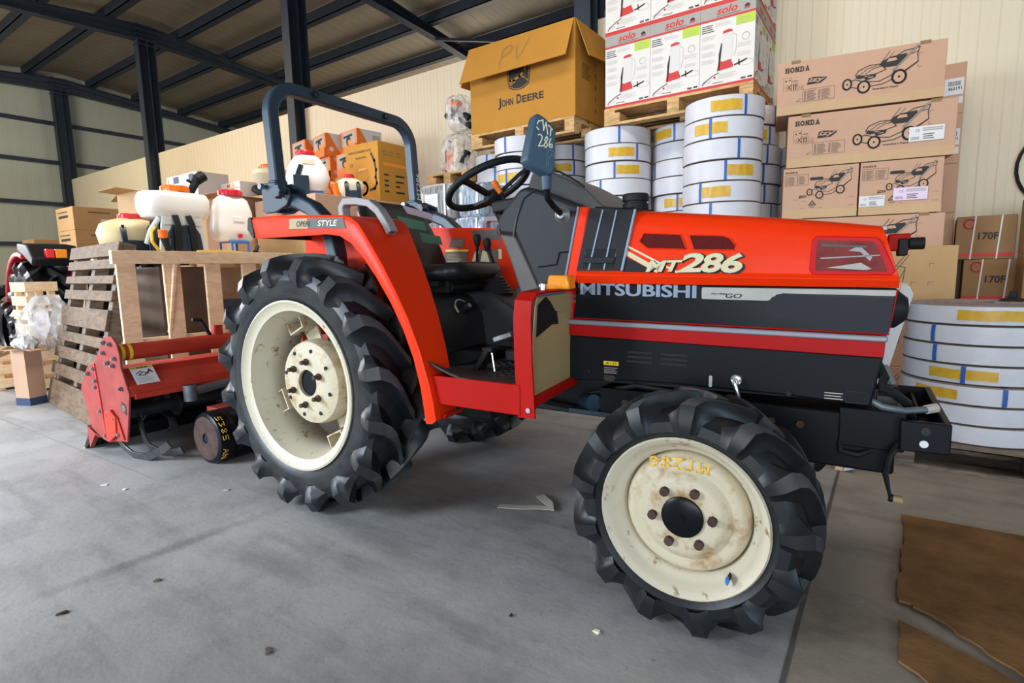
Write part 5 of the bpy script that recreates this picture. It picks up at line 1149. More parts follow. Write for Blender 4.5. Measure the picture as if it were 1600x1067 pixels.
def mower_box(name, w, d, h, small=False, extra=None, m='kraft_pink'):
    t = thing(name, 'mower carton', 'carton')
    b = MB(); b.box((0, 0, 0), (w, d, h), m); c = b.build('carton_body', t, .003)
    Mx = face_M('-y', (0, 0, 0), (w, d, h)); b = MB()
    up = lambda k: Matrix.Translation((0, -.0005 * k, 0)) @ Mx
    b.rect(.0, 0, w, h * .17, 'kraft_tape', up(1)); b.build('packing_tape', c); b = MB()
    if not small:
        b.slab('HONDA', .045, h * .80, .145, h * .095, 'ink', Mx)
        b.frame(.035, h * .47, .085, h * .71, .0015, 'ink_soft', Mx); b.frame(.088, h * .45, .125, h * .60, .0015, 'ink_soft', Mx)
        for u in (.100, .114): b.stroke([(u, h * .475), (u, h * .555)], .005, 'ink', Mx); b.poly([(u - .006, h * .55), (u + .006, h * .55), (u, h * .585)], 'ink', Mx)
        b.poly([(.045, h * .66), (.058, h * .66), (.052, h * .62)], 'ink', Mx); b.poly([(.066, h * .65), (.083, h * .65), (.075, h * .675)], 'ink', Mx); b.stroke([(.062, h * .49), (.082, h * .57)], .004, 'ink', Mx); b.stroke([(.082, h * .49), (.062, h * .57)], .004, 'ink', Mx); b.ring((.049, h * .53), .008, .0015, 'ink_soft', Mx)
        b.rect(.09, h * .63, .125, h * .645, 'ink_soft', Mx); b.text('CE', .135, h * .475, .155, h * .515, 'ink_soft', Mx); b.frame(.130, h * .455, .160, h * .54, .0012, 'ink_soft', Mx)
        b.poly([(.180, h * .53), (.19, h * .65), (.215, h * .665), (.30, h * .635), (.29, h * .60), (.26, h * .535)], 'ink', Mx); b.text('izy', .188, h * .55, .288, h * .65, m, up(1), .02, .3)
        b.frame(.155, h * .22, .345, h * .45, .002, 'ink_soft', Mx)
        for u in (.165, .25): b.lines(u, h * .24, u + .012, h * .43, 9, 'ink_soft', Mx, .5, 0); b.lines(u + .018, h * .24, u + .075, h * .43, 9, 'ink_soft', Mx, .4, .4)
        mower_art(b, Mx, .385, h * .26, .42, h * .70); b.text('Assembled in France', .56, h * .27, .70, h * .305, 'ink', Mx, .02)
        for (p, q, r_) in (((.80, h * .82), (.82, h * .82), (.80, h * .77)), ((.80, h * .58), (.82, h * .58), (.80, h * .62)), ((.12, h * .24), (.145, h * .24), (.145, h * .29))): b.stroke([q, p, r_], .002, 'ink_soft', Mx)
    else:
        b.slab('HONDA', .012, h * .90, .075, h * .035, 'ink', Mx); b.frame(.012, h * .66, .155, h * .87, .002, 'ink_soft', Mx)
        for u in (.018, .085): b.lines(u, h * .68, u + .008, h * .85, 8, 'ink_soft', Mx, .5, 0); b.lines(u + .013, h * .68, u + .06, h * .85, 8, 'ink_soft', Mx, .4, .4)
        mower_art(b, Mx, .145, h * .38, .27, h * .56); b.poly(rrect(.165, h * .745, .245, h * .80, .008), 'ink', up(6))
        b.poly([(.100, h * .40), (.105, h * .46), (.150, h * .45), (.145, h * .42)], 'ink', Mx); b.text('izy', .105, h * .415, .145, h * .445, m, up(1), .02, .3)
        b.stroke([(.165, h * .26), (.205, h * .26), (.185, h * .34)], .005, 'ink', Mx, True); b.text('20', .177, h * .27, .194, h * .295, 'ink', Mx); b.text('PAP', .170, h * .205, .200, h * .235, 'ink', Mx)
        for u, v, du in ((.09, .38, -.02), (.14, .34, -.015), (.13, .20, -.015), (.23, .36, .02), (.23, .20, .015), (.40, .38, .03), (.40, .22, .03)): b.stroke([(u, h * v), (u + du, h * v)], .002, 'ink_soft', Mx)
    b.build('printing', c)
    if extra:
        for kind, u0, v0, u1, v1, pm in extra:
            b = MB(); b.rect(u0, v0, u1, v1, pm, up(7)); L8 = up(8); du, dv = u1 - u0, v1 - v0
            b.lines(u0 + du * .38, v0 + dv * .66, u0 + du * .95, v0 + dv * .93, 2, 'ink_pale', L8, .7, .0); b.lines(u0 + du * .40, v0 + dv * .12, u0 + du * .75, v0 + dv * .55, 3, 'ink_soft', L8, .45)
            for k in range(7): b.rect(u0 + du * (.06 + .035 * k), v0 + dv * .1, u0 + du * (.075 + .035 * k), v0 + dv * .3, 'ink_soft', L8)
            b.text('CE', u0 + du * .18, v0 + dv * .62, u0 + du * .30, v0 + dv * .80, 'ink_soft', L8)
            b.build('shipping_label', c)
    for u in ((.08, .80) if not small else ()):
        b = MB(); b.box((u * w / .94, -.004, h - .012), (u * w / .94 + .055, .05, h + .006), 'kraft_brown'); b.build('hand_hole_tab', c)
    return t
HR = R(10); ux, uy = math.cos(HR), math.sin(HR)
def hp(u, d, z): return (-.676 + ux * u - uy * d, 4.35 + uy * u + ux * d, z)
GH = 'mower cartons'
def place_mower(u, d, z, w, dd, h, small, label, extra=None, m='kraft_pink'):
    t = mower_box('mower_carton', w, dd, h, small, extra, m); t.location = hp(u, d, z); t.rotation_euler = (0, 0, HR); t['label'] = label; t['group'] = GH
lab = [('s', .70, .10, .885, .19, 'paper')]
place_mower(-.062, 0, 2.028, .945, .50, .345, False, 'long mower carton on top of the pile, reaching furthest left')
place_mower(.015, 0, 1.670, .945, .50, .345, False, 'long mower carton with a white shipping label, second from the top', lab)
place_mower(.0, 0, 1.320, .452, .50, .344, True, 'short mower carton with hand hole, left of the two under the long ones')
place_mower(.462, 0, 1.320, .452, .50, .344, True, 'short mower carton with white and pink shipping labels, right of the two', [('s', .0, .055, .145, .125, 'paper'), ('p', .19, .085, .375, .165, 'paper_pink')])
place_mower(-.005, 0, .970, .945, .50, .344, False, 'long mower carton partly behind the tractor nose, under the two short ones')
place_mower(.0, 0, .620, .94, .50, .344, False, 'long mower carton hidden behind the tractor hood, second from the floor')
place_mower(.0, 0, .27, .94, .50, .344, False, 'lowest long mower carton of the pile, hidden behind the tractor')
pallet('wooden pallet hidden under the tall pile of mower cartons', hp(0, 0, 0.1255), .95, .50, 'wood_grey', rz=HR)
b = MB(); b.box((0, 0, 0), (.95, .48, .124), 'kraft_brown'); o = b.build('cardboard_box', None, .004); o.location = hp(0, .01, .0005); o.rotation_euler = (0, 0, HR); tag(o, 'flat brown carton under the mower carton pallet on the floor', 'carton')
def simple_box(name, label, cat, loc, size, m, rz=0, group=None, prints=None, bevel=.004):
    t = thing(name, label, cat, loc, rz, group); b = MB(); b.box((0, 0, 0), size, m); c = b.build('carton_body', t, bevel)
    if prints:
        for face, fn in prints:
            Mx = face_M(face, (0, 0, 0), size); b = MB(); fn(b, Mx, size); b.build('printing' if face == '-y' else 'side_printing', c)
    return t
def back_label(b, Mx, s):
    b.rect(.50, s[2] - .21, .62, s[2] - .10, 'paper', Mx); M2 = Matrix.Translation((0, -.0005, 0)) @ Mx
    for k in range(12): b.rect(.535 + .006 * k, s[2] - .15, .538 + .006 * k, s[2] - .12, 'ink', M2)
    b.text('460191', .535, s[2] - .18, .61, s[2] - .158, 'ink', M2, .02); b.rect(.48, s[2] - .27, .62, s[2] - .225, 'paper', Mx); b.lines(.50, s[2] - .26, .60, s[2] - .235, 2, 'ink_pale', M2, .5)
for k in range(7):
    simple_box('mower_carton', ['lowest', 'second', 'third', 'fourth', 'fifth', 'sixth', 'topmost'][k] + ' carton between the mower cartons and the wall', 'carton', (-.30, 5.01, .0005 + k * .336), (.63, .43, .335), 'kraft_pink', 0, 'cartons behind the mower cartons', [('-y', back_label)] if k >= 5 else None)
# front mower cartons beside the hose coils
def open_art(b, Mx, s):
    h = s[2]; P = lambda x, y: (s[0] - .47 + .30 * x, h * y)
    b.stroke([P(.1, .2), P(.25, .62), P(.45, .72), P(.75, .66), P(.72, .4), P(.5, .12), P(.3, .05)], .003, 'ink', Mx); b.stroke([P(.2, .2), P(.75, .88)], .003, 'ink', Mx); b.stroke([P(.25, .18), P(.8, .86)], .003, 'ink', Mx); b.stroke([P(.15, .5), P(.3, .75)], .003, 'ink', Mx); b.stroke([P(.3, .05), P(.6, .35), P(.74, .62)], .003, 'ink', Mx)
    b.text('HONDA', s[0] - .40, h * .38, s[0] - .33, h * .42, 'ink', Mx @ Matrix.Translation((s[0] - .40, h * .38, 0)) @ Matrix.Rotation(R(38), 4, 'Z') @ Matrix.Translation((-(s[0] - .40), -h * .38, 0)), .03)
    for u, v in ((.13, .72), (.21, .42), (.215, .12), (.13, .42)): b.stroke([(s[0] - u + .025, h * v), (s[0] - u, h * v), (s[0] - u, h * v - .02)], .002, 'ink_soft', Mx)
for k in range(3):
    t = simple_box('mower_carton', ['lowest', 'middle', 'light brown mower carton on top'][k] + (' carton of the short pile' if k < 2 else ' of the short pile') + ' behind the nose hose coils', 'carton', (-.42, 4.05, .0005 + k * .365), (.72, .30, .3645), 'kraft_pink' if k < 2 else 'kraft', R(2), 'front mower cartons', [('-y', open_art)])
    if k == 2:
        b = MB(); b.box((.50, -.002, .352), (.56, .10, .377), 'kraft'); b.build('hand_hole_tab', t.children[0])
# 170F cartons and the brown cartons right of them
def p170(b, Mx, s):
    h = s[2]; M2 = Matrix.Translation((0, -.0005, 0)) @ Mx
    b.text('170F', s[0] * .38, h * .45, s[0] * .72, h * .62, 'ink', Mx, .03); b.rect(0, h * .06, s[0], h * .14, 'ink_red', Mx); b.ring((s[0] * .22, h * .82), .028, .010, 'ink_red', Mx, 20, .032); b.poly([(s[0] * .19, h * .80), (s[0] * .25, h * .80), (s[0] * .22, h * .88)], 'ink_red', Mx)
for k in range(4):
    t = simple_box('engine_carton', ['lowest', 'second', 'third', 'top'][k] + ' brown carton with white straps, right of the mower cartons', 'carton', (.335 + (.055 if k == 2 else .03 * (k < 2)), 4.88, .1455 + .289 * k), (.31, .45, .288), 'kraft_brown', R(-3), 'strapped engine cartons', [('-y', p170)])
    for u in (.10, .235):
        b = MB(); b.bar((u, -.002, .288), (u - .015, -.002, .0), .008, .002, 'paper', (0, 1, 0)); b.build('strap', t)
pallet('low wooden pallet under the strapped brown engine cartons', (.33, 4.86, 0), .315, .48, 'wood_grey')
def prob(b, Mx, s):
    h = s[2]; b.rect(.03, h * .88, s[0], h * .93, 'ink', Mx); b.frame(.04, h * .12, .06, h * .17, .003, 'ink_soft', Mx); b.frame(.04, h * .20, .06, h * .25, .003, 'ink_soft', Mx); b.lines(.07, h * .12, .18, h * .26, 2, 'ink_soft', Mx, .5); b.rect(.05, h * .62, .20, h * .72, 'ink', Mx)
for k in range(4):
    simple_box('engine_carton', ['lowest', 'second', 'third', 'topmost'][k] + ' brown carton at the right picture edge by the wall', 'carton', (.655, 4.57, .0005 + k * .346), (.55, .27, .345), 'kraft_brown', 0, 'brown cartons at the right edge', [('-y', prob)])
b = MB(); b.tube([(1.0 + .315 * math.cos(R(a)), 5.44, 1.66 + .30 * math.sin(R(a))) for a in range(90, 450, 12)], .011, 'black_matt', 8, loop=True)
b.cyl((1.0, 5.46, 1.945), (1.0, 5.40, 1.945), .012, 'steel', 10); tag(b.build('cable_loop'), 'black cable loop hanging on the wall above the right-hand cartons', 'cable')
b = MB(); b.lathe([(0, .05), (.012, .05), (.02, .02), (.05, .006), (.055, 0)], 'black_matt', 20); o = b.build('suction_cup'); o.location = (.50, 3.70, .7985); tag(o, 'small black rubber cone lying on the hose coils in front of the tractor nose', 'rubber cone')
# leaning panel
ld = thing('leaning_panel', 'wooden panel with a white front edge leaning between tractor nose and hose coils', 'panel', (-.185, 3.0, 0))
b = MB(); b.prism([(0, 0), (.035, 0), (.215, .90), (.18, .91)], 0, .50, 'wood_new'); b.build('wooden_board', ld, .003)
b = MB(); b.prism([(.036, .0), (.085, .02), (.262, .86), (.245, .895), (.216, .90)], -.004, .46, 'paper'); b.build('white_edge', ld, .003)

# ================================================================= left side: crate, sprayers, cartons
cr = thing('wooden_crate', 'new light wooden slatted crate holding cartons and carrying sprayers, behind the tiller', 'crate', (-4.32, 1.52, 0))
def crbox(lo, hi, name, m='wood_new', bev=.003):
    b = MB(); b.box(tuple(p - q for p, q in zip(lo, (-4.32, 1.52, 0))), tuple(p - q for p, q in zip(hi, (-4.32, 1.52, 0))), m); return b.build(name, cr, bev)
crbox((-4.32, 1.50, 1.095), (-4.275, 2.85, 1.185), 'top_rail'); crbox((-4.345, 1.55, .50), (-4.315, 2.85, .575), 'bottom_rail'); crbox((-4.345, 1.55, .08), (-4.315, 2.85, .16), 'bottom_rail')
for y in (1.525, 1.815, 2.105, 2.395, 2.68): crbox((-4.315, y, 0), (-4.29, y + .115, 1.10), 'upright_slat')
for y in (1.88, 2.85):
    for x in (-6.1, -5.2): crbox((x, y - .02, 0), (x + .09, y + .02, 1.14), 'corner_post')
crbox((-6.15, 1.86, 1.145), (-4.33, 2.92, 1.175), 'deck_panel'); crbox((-6.15, 1.86, .06), (-4.35, 2.92, .085), 'floor_panel')
b = MB(); b.tube([(.06, .36, 1.09), (.02, .30, .60)], .012, 'wood_new', square=(.010, .016)); b.build('loose_batten', cr)
def blue_art(b, Mx, s):
    w, h = s[1], s[2]; b.rect(0, h * .66, w, h * .74, 'ink_navy', Mx); M2 = Matrix.Translation((.0006, 0, 0)) @ Mx
    b.ring((w * .48, h * .22), .05, .004, 'ink', Mx); b.ring((w * .48, h * .22), .03, .003, 'ink', Mx); b.poly([(w * .3, h * .38), (w * .75, h * .40), (w * .7, h * .52), (w * .35, h * .52)], 'ink_soft', Mx); b.text('GX', w * .40, h * .42, w * .62, h * .49, 'ink_red', M2, .05); b.stroke([(w * .55, h * .10), (w * .75, h * .2), (w * .7, h * .36)], .004, 'ink', Mx); b.stroke([(w * .3, h * .38), (w * .25, h * .3), (w * .32, h * .15)], .012, 'ink_navy', Mx)
def red_art(b, Mx, s):
    w, h = s[1], s[2]; b.rect(0, 0, w, h, 'carton_white', Mx); M2 = Matrix.Translation((.0006, 0, 0)) @ Mx; b.poly([(w * .1, 0), (w * .9, 0), (w * .9, h * .62), (w * .1, h * .42)], 'ink_red', M2); b.rect(w * .05, h * .70, w * .9, h * .78, 'ink_navy', M2)
t = simple_box('engine_carton', 'film-wrapped brown carton with blue band inside the slatted crate', 'carton', (-4.90, 2.28, .086), (.42, .30, .98), 'kraft', 0, None, [('+x', blue_art)])
b = MB(); b.box((-.006, -.006, -.0), (.426, .306, .985), 'clear_wrap'); b.build('stretch_film', t)
t = simple_box('engine_carton', 'red and white printed carton, film wrapped, at the right end inside the slatted crate', 'carton', (-4.90, 2.60, .086), (.42, .24, .98), 'kraft', 0, None, [('+x', red_art)])
b = MB(); b.box((-.006, -.006, -.0), (.426, .246, .985), 'clear_wrap'); b.build('stretch_film', t)
b = MB(); b.box((0, 0, 0), (.42, .40, .99), 'board_dark'); o = b.build('cardboard_box', None, .004); o.location = (-4.92, 1.87, .086); tag(o, 'dark brown glossy carton at the left end inside the slatted crate', 'carton')
# old pallet on edge
op = thing('wooden_pallet', 'old weathered pallet standing on edge, leaning left of the slatted crate', 'pallet', (-5.66, 1.43, 0), R(-4.5))
tilt = Matrix.Rotation(R(-13), 4, 'X')
for z0, z1 in ((.0, .20), (.245, .335), (.385, .475), (.525, .60), (.65, .80), (.86, .935), (.985, 1.045), (1.095, 1.165), (1.185, 1.285)):
    b = MB(); j = random.uniform(-.02, .02); b.box((-.03 + j, -.012, z0), (1.22 + j, .012, z1), 'wood_old', tilt); b.build('slat', op, .003)
for x in (.0, .55, 1.10):
    b = MB(); b.box((x, .013, .0), (x + .09, .10, 1.285), 'wood_grey', tilt); b.build('bearer', op, .003)
# sprayers
def tank(b, rings, m):
    b.loft([sring(*r) for r in rings], m)
def lid(b, x, y, z, r, h, m):
    b.lathe([(r * .7, -.01), (r, 0), (r, h * .7), (r * .92, h), (0, h)], m, 22, Matrix.Translation((x, y, z)))
    for k in range(8):
        a = R(45 * k); b.box((-.008, r * .93, .004), (.008, r * 1.06, h * .75), m, Matrix.Translation((x, y, z)) @ Matrix.Rotation(a, 4, 'Z'))
sp = thing('backpack_sprayer', 'white mist blower with wide tank and orange lid on the slatted crate', 'sprayer', (-4.95, 2.22, 1.176))
b = MB(); tank(b, [(0, 0, .30, .10, .20, 4), (0, 0, .315, .13, .235, 4), (0, 0, .37, .145, .255, 4.5), (0, 0, .46, .145, .257, 4.5), (0, 0, .505, .13, .24, 4), (0, 0, .525, .06, .10, 2)], 'sprayer_white'); tk = b.build('tank', sp, angle=1.0)
b = MB(); lid(b, 0, .02, .52, .105, .05, 'lid_orange'); b.build('tank_lid', tk)
b = MB(); b.tube([(.02, .13, .52), (.03, .17, .60), (.03, .20, .66)], [.028, .032, .038], 'black_matt', 14); b.tube([(.03, .17, .60), (.03, .11, .63)], .012, 'black_matt', 8); b.tube([(.03, .19, .64), (.03, .25, .68)], .045, 'black_matt', 12); b.build('blower_nozzle', sp)
b = MB()
for s in (-1, 1): b.prism([(.05 * s + .10 * s, .31), (.07 * s, .31), (.155 * s, .0), (.19 * s, .0)], .10, .13, 'frame_pale', 'yz')
b.box((.10, -.14, .245), (.135, .14, .31), 'frame_pale'); b.box((-.14, -.19, 0), (.12, .19, .02), 'frame_pale'); b.tube([(.10, -.16, .30), (.05, -.21, .20), (-.02, -.22, .10)], .02, 'frame_pale', 10); b.box((-.11, -.15, .02), (.05, .15, .29), 'black_matt'); b.build('carrying_frame', sp)
b = MB(); b.prism([(-.085, .24), (.085, .24), (.125, .17), (.145, 0), (-.145, 0), (-.125, .17)], .125, .15, 'plastic_navy', 'yz')
for y in (-.11, -.06, .03, .09): b.box((.148, y - .012, .02), (.158, y + .012, .17), 'plastic_navy')
b.build('back_pad', sp, .006)
for s in (-1, 1):
    b = MB(); b.tube([(.14, s * .05 - .01, .32), (.165, s * .055, .25), (.168, s * .06, .12), (.165, s * .065, 0.005)], .02, 'black_matt', square=(.024, .005)); b.build('shoulder_strap', sp)
b = MB(); b.tube([(.10, -.20, .22), (.13, -.24, .18), (.15, -.25, .10), (.14, -.20, .03), (.14, -.16, .02)], .012, 'hose_yellow', 10); b.build('fuel_hose', sp)
def knapsack(name, label, loc, cm, lm, w=.22, d=.13, h=.36, rz=0, straps=True):
    t = thing(name, label, 'sprayer', loc, rz)
    b = MB(); tank(b, [(0, 0, .0, d * .6, w * .55, 3), (0, 0, .02, d * .75, w * .72, 3), (0, 0, h * .35, d, w * .93, 3), (0, 0, h * .62, d, w, 3), (0, 0, h * .85, d * .88, w * .88, 3), (0, 0, h * .96, d * .6, w * .55, 3), (0, 0, h, d * .4, w * .36, 2.2)], cm); k = b.build('tank', t, angle=1.0)
    b = MB(); lid(b, 0, 0, h, w * .32, .04, lm); b.build('tank_lid', k)
    if straps:
        b = MB(); b.prism([(-w * .42, .0), (w * .62, .0), (w * .55, h * .40), (-w * .36, h * .42)], d * .70, d + .035, 'plastic_navy', 'yz'); b.build('back_pad', t, .01)
        for s in (-.35, .45):
            b = MB(); b.tube([(d + .002, s * w, h * .74), (d + .018, s * w, h * .66), (d + .038, s * w, h * .45), (d + .045, s * w, 0.01)], .02, 'plastic_navy', square=(.020, .006)); b.tube([(d + .004, s * w, h * .80), (d + .006, s * w, h * .68)], .011, 'black_matt', 8); b.build('shoulder_strap', t)
    return t
k1 = knapsack('backpack_sprayer', 'cream backpack sprayer with red lid and navy straps, leftmost on the crate', (-5.30, 2.015, 1.176), 'sprayer_cream', 'lid_red', .235, .14, .315, R(-8))
b = MB(); b.lathe([(0, .03), (.03, .028), (.034, 0), (.03, -.02)], 'lid_red', 16, Matrix.Translation((.12, -.16, .03)) @ Matrix.Rotation(R(90), 4, 'Y')); b.build('drain_cap', k1)
k2 = thing('backpack_sprayer', 'narrow white backpack sprayer with red lid and red drain knob, on a blue stand', 'sprayer', (-4.98, 2.72, 1.176))
b = MB(); tank(b, [(0, 0, .13, .07, .13, 3.5), (0, 0, .15, .10, .165, 3.5), (0, 0, .24, .115, .18, 3.5), (0, 0, .40, .11, .165, 3.5), (0, 0, .50, .09, .14, 3), (0, 0, .54, .06, .095, 2.5)], 'sprayer_white'); b.box((.10, -.05, .31), (.122, .05, .345), 'sprayer_white'); tk = b.build('tank', k2, angle=1.0)
b = MB(); lid(b, 0, 0, .54, .10, .05, 'lid_red'); b.build('tank_lid', tk)
b = MB(); b.lathe([(0, .03), (.018, .028), (.022, .01), (.012, 0)], 'lid_red', 14, Matrix.Translation((.105, 0, .18)) @ Matrix.Rotation(R(90), 4, 'Y')); b.build('drain_knob', tk)
b = MB()
for y in (-.075, .075): b.tube([(.11, y, .0), (.11, y, .125), (-.09, y, .13), (-.09, y, 0)], .011, 'plastic_blue', 8)
b.tube([(.11, -.075, .125), (.11, .075, .125)], .014, 'plastic_blue', 8); b.build('blue_stand', k2)
b = MB(); b.tube([(.02, .15, .0), (.06, .17, .05), (.05, .2, .09), (.0, .2, .05), (.03, .24, .02)], .016, 'black_matt', 8); b.build('pump_lever', k2)
# coiled yellow hose on the crate deck
b = MB(); b.tube([(-4.42, 2.12, 1.19), (-4.40, 2.3, 1.195), (-4.44, 2.45, 1.19), (-4.55, 2.55, 1.19), (-4.70, 2.5, 1.19), (-4.72, 2.3, 1.192)], .011, 'hose_yellow', 8); tag(b.build('spray_hose'), 'yellow spray hose lying behind the top rail of the slatted crate', 'hose')
b = MB(); b.tube([(0, 0, .012), (.03, -.02, .06), (.02, -.04, .15)], [.02, .025, .03], 'black_matt', 12); b.tube([(.02, -.04, .13), (.03, -.045, .19)], .033, 'lid_orange', 12); b.tube([(.02, -.01, .02), (.05, .10, .015), (.03, .22, .013)], .010, 'hose_yellow', 8); o = b.build('spray_lance'); o.location = (-4.72, 2.05, 1.176); tag(o, 'black and orange spray gun with yellow hose between the cream and white sprayers', 'spray gun')

# cartons behind the crate
def arrows(b, Mx, s):
    w = s[1]; h = s[2]
    for u in (.24, .28): b.stroke([(w * u, h * .45), (w * u, h * .62)], .008, 'ink_soft', Mx); b.poly([(w * u - .012, h * .60), (w * u + .012, h * .60), (w * u, h * .68)], 'ink_soft', Mx)
    b.poly([(w * .38, h * .64), (w * .45, h * .64), (w * .415, h * .52)], 'ink_soft', Mx); b.stroke([(w * .415, h * .55), (w * .415, h * .44)], .006, 'ink_soft', Mx); b.poly([(w * .55, h * .52), (w * .65, h * .52), (w * .60, h * .62)], 'ink_soft', Mx)
simple_box('cardboard_box', 'pinkish brown carton with arrow and glass symbols, under the yellow mist blower carton', 'carton', (-5.40, 3.20, 1.44), (1.0, 1.22, .30), 'kraft_pink', 0, None, [('+x', arrows)])
for k in range(3): simple_box('cardboard_box', ['lowest', 'middle', 'upper'][k] + ' plain brown carton hidden behind the tractor seat', 'carton', (-5.40, 3.20, .0005 + .479 * k), (1.0, 1.22, .478), 'kraft', 0, 'plain cartons behind the tractor seat')
def duster_front(b, Mx, s):
    w, h = s[0], s[2]; b.text('KNAPSACK POWER MIST DUSTER', w * .10, h * .845, w * .80, h * .885, 'ink', Mx, .01); b.text('MODEL 3WF-26', w * .32, h * .745, w * .64, h * .78, 'ink', Mx, .01); b.text('CE', w * .12, h * .63, w * .22, h * .69, 'ink', Mx)
    b.stroke([(w * .80, h * .80), (w * .88, h * .68), (w * .92, h * .52), (w * .90, h * .40), (w * .93, h * .30), (w * .86, h * .22), (w * .72, h * .20)], .028, 'ink', Mx)
    b.stroke([(w * .30, h * .42), (w * .32, h * .52), (w * .66, h * .54), (w * .70, h * .44), (w * .62, h * .36), (w * .38, h * .36)], .005, 'ink_soft', Mx, True); b.poly([(w * .38, h * .54), (w * .62, h * .555), (w * .61, h * .59), (w * .40, h * .58)], 'ink_orange', Mx)
    b.ring((w * .52, h * .24), .06, .03, 'ink_orange', Mx); b.stroke([(w * .38, h * .12), (w * .40, h * .30), (w * .62, h * .30), (w * .66, h * .12)], .008, 'ink_orange', Mx, True); b.rect(w * .38, h * .055, w * .64, h * .075, 'ink_soft', Mx)
def duster_side(b, Mx, s):
    w, h = s[1], s[2]; b.rect(w * .14, h * .60, w * .90, h * .66, 'ink_orange', Mx)
    for u in (.16, .34, .60): b.frame(w * u, h * .79, w * u + .045, h * .85, .004, 'ink_soft', Mx)
    for v in (.44, .34, .26, .16): b.rect(w * .16, h * v, w * .30, h * v + .018, 'ink', Mx); b.rect(w * .52, h * v, w * (.62 + .2 * random.random()), h * v + .018, 'ink', Mx)
simple_box('cardboard_box', 'golden carton printed with a mist blower, standing on the pinkish carton behind the seat', 'carton', (-4.915, 3.99, 1.7405), (.505, .44, .605), 'kraft_gold', 0, None, [('-y', duster_front), ('+x', duster_side)])
w2 = thing('backpack_sprayer', 'white mist blower with red lid on the pinkish carton behind the roll bar', 'sprayer', (-4.80, 3.42, 1.7405), R(-25))
b = MB(); tank(b, [(0, 0, .06, .09, .13, 3), (0, 0, .09, .12, .18, 3), (.01, 0, .20, .135, .205, 3), (0, 0, .30, .12, .18, 3), (-.01, 0, .39, .09, .12, 3), (-.01, 0, .42, .06, .07, 2)], 'sprayer_white'); b.box((.09, -.07, .315), (.125, .05, .355), 'sprayer_ivory'); tk = b.build('tank', w2, angle=1.0)
b = MB(); lid(b, -.01, -.01, .42, .085, .035, 'lid_red'); b.build('tank_lid', tk)
b = MB(); b.box((-.10, -.12, 0), (.10, .12, .07), 'plastic_blue'); b.build('engine_base', w2, .01)
b = MB(); b.box((.13, -.16, .0), (.16, -.02, .20), 'plastic_navy'); b.tube([(.13, -.08, .30), (.15, -.12, .20), (.15, -.14, .06)], .02, 'plastic_navy', square=(.022, .006)); b.build('back_pad', w2, .012)
b = MB(); b.tube([(.0, .17, .16), (.04, .24, .13), (.05, .26, .05), (.05, .25, .0)], [.035, .05, .035, .04], 'lid_orange', 12); b.build('fan_duct', w2)
knapsack('backpack_sprayer', 'small cream backpack sprayer with red lid, left of the golden mist blower carton', (-4.62, 3.78, 1.7405), 'sprayer_ivory', 'lid_red', .145, .10, .22, R(-30))
# open cartons
def open_carton(label, loc, size, m, prints=None, rz=0):
    t = thing('cardboard_box', label, 'carton', loc, rz); w, d, h = size; b = MB(); q = .006
    b.box((0, 0, 0), (w, q, h), m); b.box((0, d - q, 0), (w, d, h), m); b.box((0, q, 0), (q, d - q, h), m); b.box((w - q, q, 0), (w, d - q, h), m); b.box((q, q, 0), (w - q, d - q, q), m); c = b.build('carton_body', t)
    for A, B_, o1, o2 in (((0, 0), (w, 0), (0, -.16), .08), ((w, 0), (w, d), (.16, 0), .05), ((w, d), (0, d), (0, .16), .08), ((0, d), (0, 0), (-.16, 0), .02)):
        mb = MB(); a = Vector((*A, h)); e = Vector((*B_, h)); off = Vector((o1[0], o1[1], o2 - .07)); n_ = Vector((0, 0, .004)); k_ = min(1, w / .3); off = Vector((off.x * k_, off.y * k_, off.z * k_)); mb.loft([[a, e, e + off, a + off], [a + n_, e + n_, e + off + n_, a + off + n_]], m); mb.build('flap', t)
    if prints: Mx = face_M('+x', (0, 0, 0), size); b = MB(); prints(b, Mx, size); b.build('side_printing', c)
    return t
open_carton('open brown carton with spread flaps behind the wide white sprayer', (-6.05, 2.22, 1.1765), (.42, .46, .60), 'kraft', None)
def glass(b, Mx, s):
    w, h = s[1], s[2]; b.frame(w * .42, h * .55, w * .62, h * .80, .004, 'ink_soft', Mx); b.poly([(w * .46, h * .76), (w * .58, h * .76), (w * .52, h * .68)], 'ink_soft', Mx); b.stroke([(w * .52, h * .70), (w * .52, h * .60)], .006, 'ink_soft', Mx)
open_carton('open pinkish carton with a glass symbol, right of the narrow white sprayer', (-5.55, 3.02, 1.1765) if False else (-6.0, 3.0, 1.1765), (.52, .60, .62), 'kraft_pink', glass)
simple_box('cardboard_box', 'tall brown carton on the floor under the open pinkish carton', 'carton', (-6.0, 3.0, .0005), (.52, .60, 1.175), 'kraft')
def trolley(b, Mx, s):
    w, h = s[0], s[2]; b.rect(w * .24, h * .72, w * .42, h * .95, 'ink_navy', Mx); b.rect(w * .74, h * .72, w * .90, h * .95, 'ink_navy', Mx); b.stroke([(w * .06, h * .9), (w * .16, h * .4), (w * .20, h * .2)], .012, 'ink', Mx); b.poly([(w * .10, h * .15), (w * .24, h * .15), (w * .22, h * .5), (w * .12, h * .5)], 'ink', Mx); b.rect(w * .38, h * .35, w * .55, h * .62, 'ink_soft', Mx); b.rect(w * .38, h * .1, w * .48, h * .28, 'ink_soft', Mx); b.lines(w * .6, h * .1, w * .9, h * .6, 4, 'ink_pale', Mx, .4)
simple_box('cardboard_box', 'white carton printed with a hand trolley, at the back wall behind the wide white sprayer', 'carton', (-8.05, 3.55, 1.95), (.82, .40, .36), 'carton_white', 0, None, [('-y', trolley)])
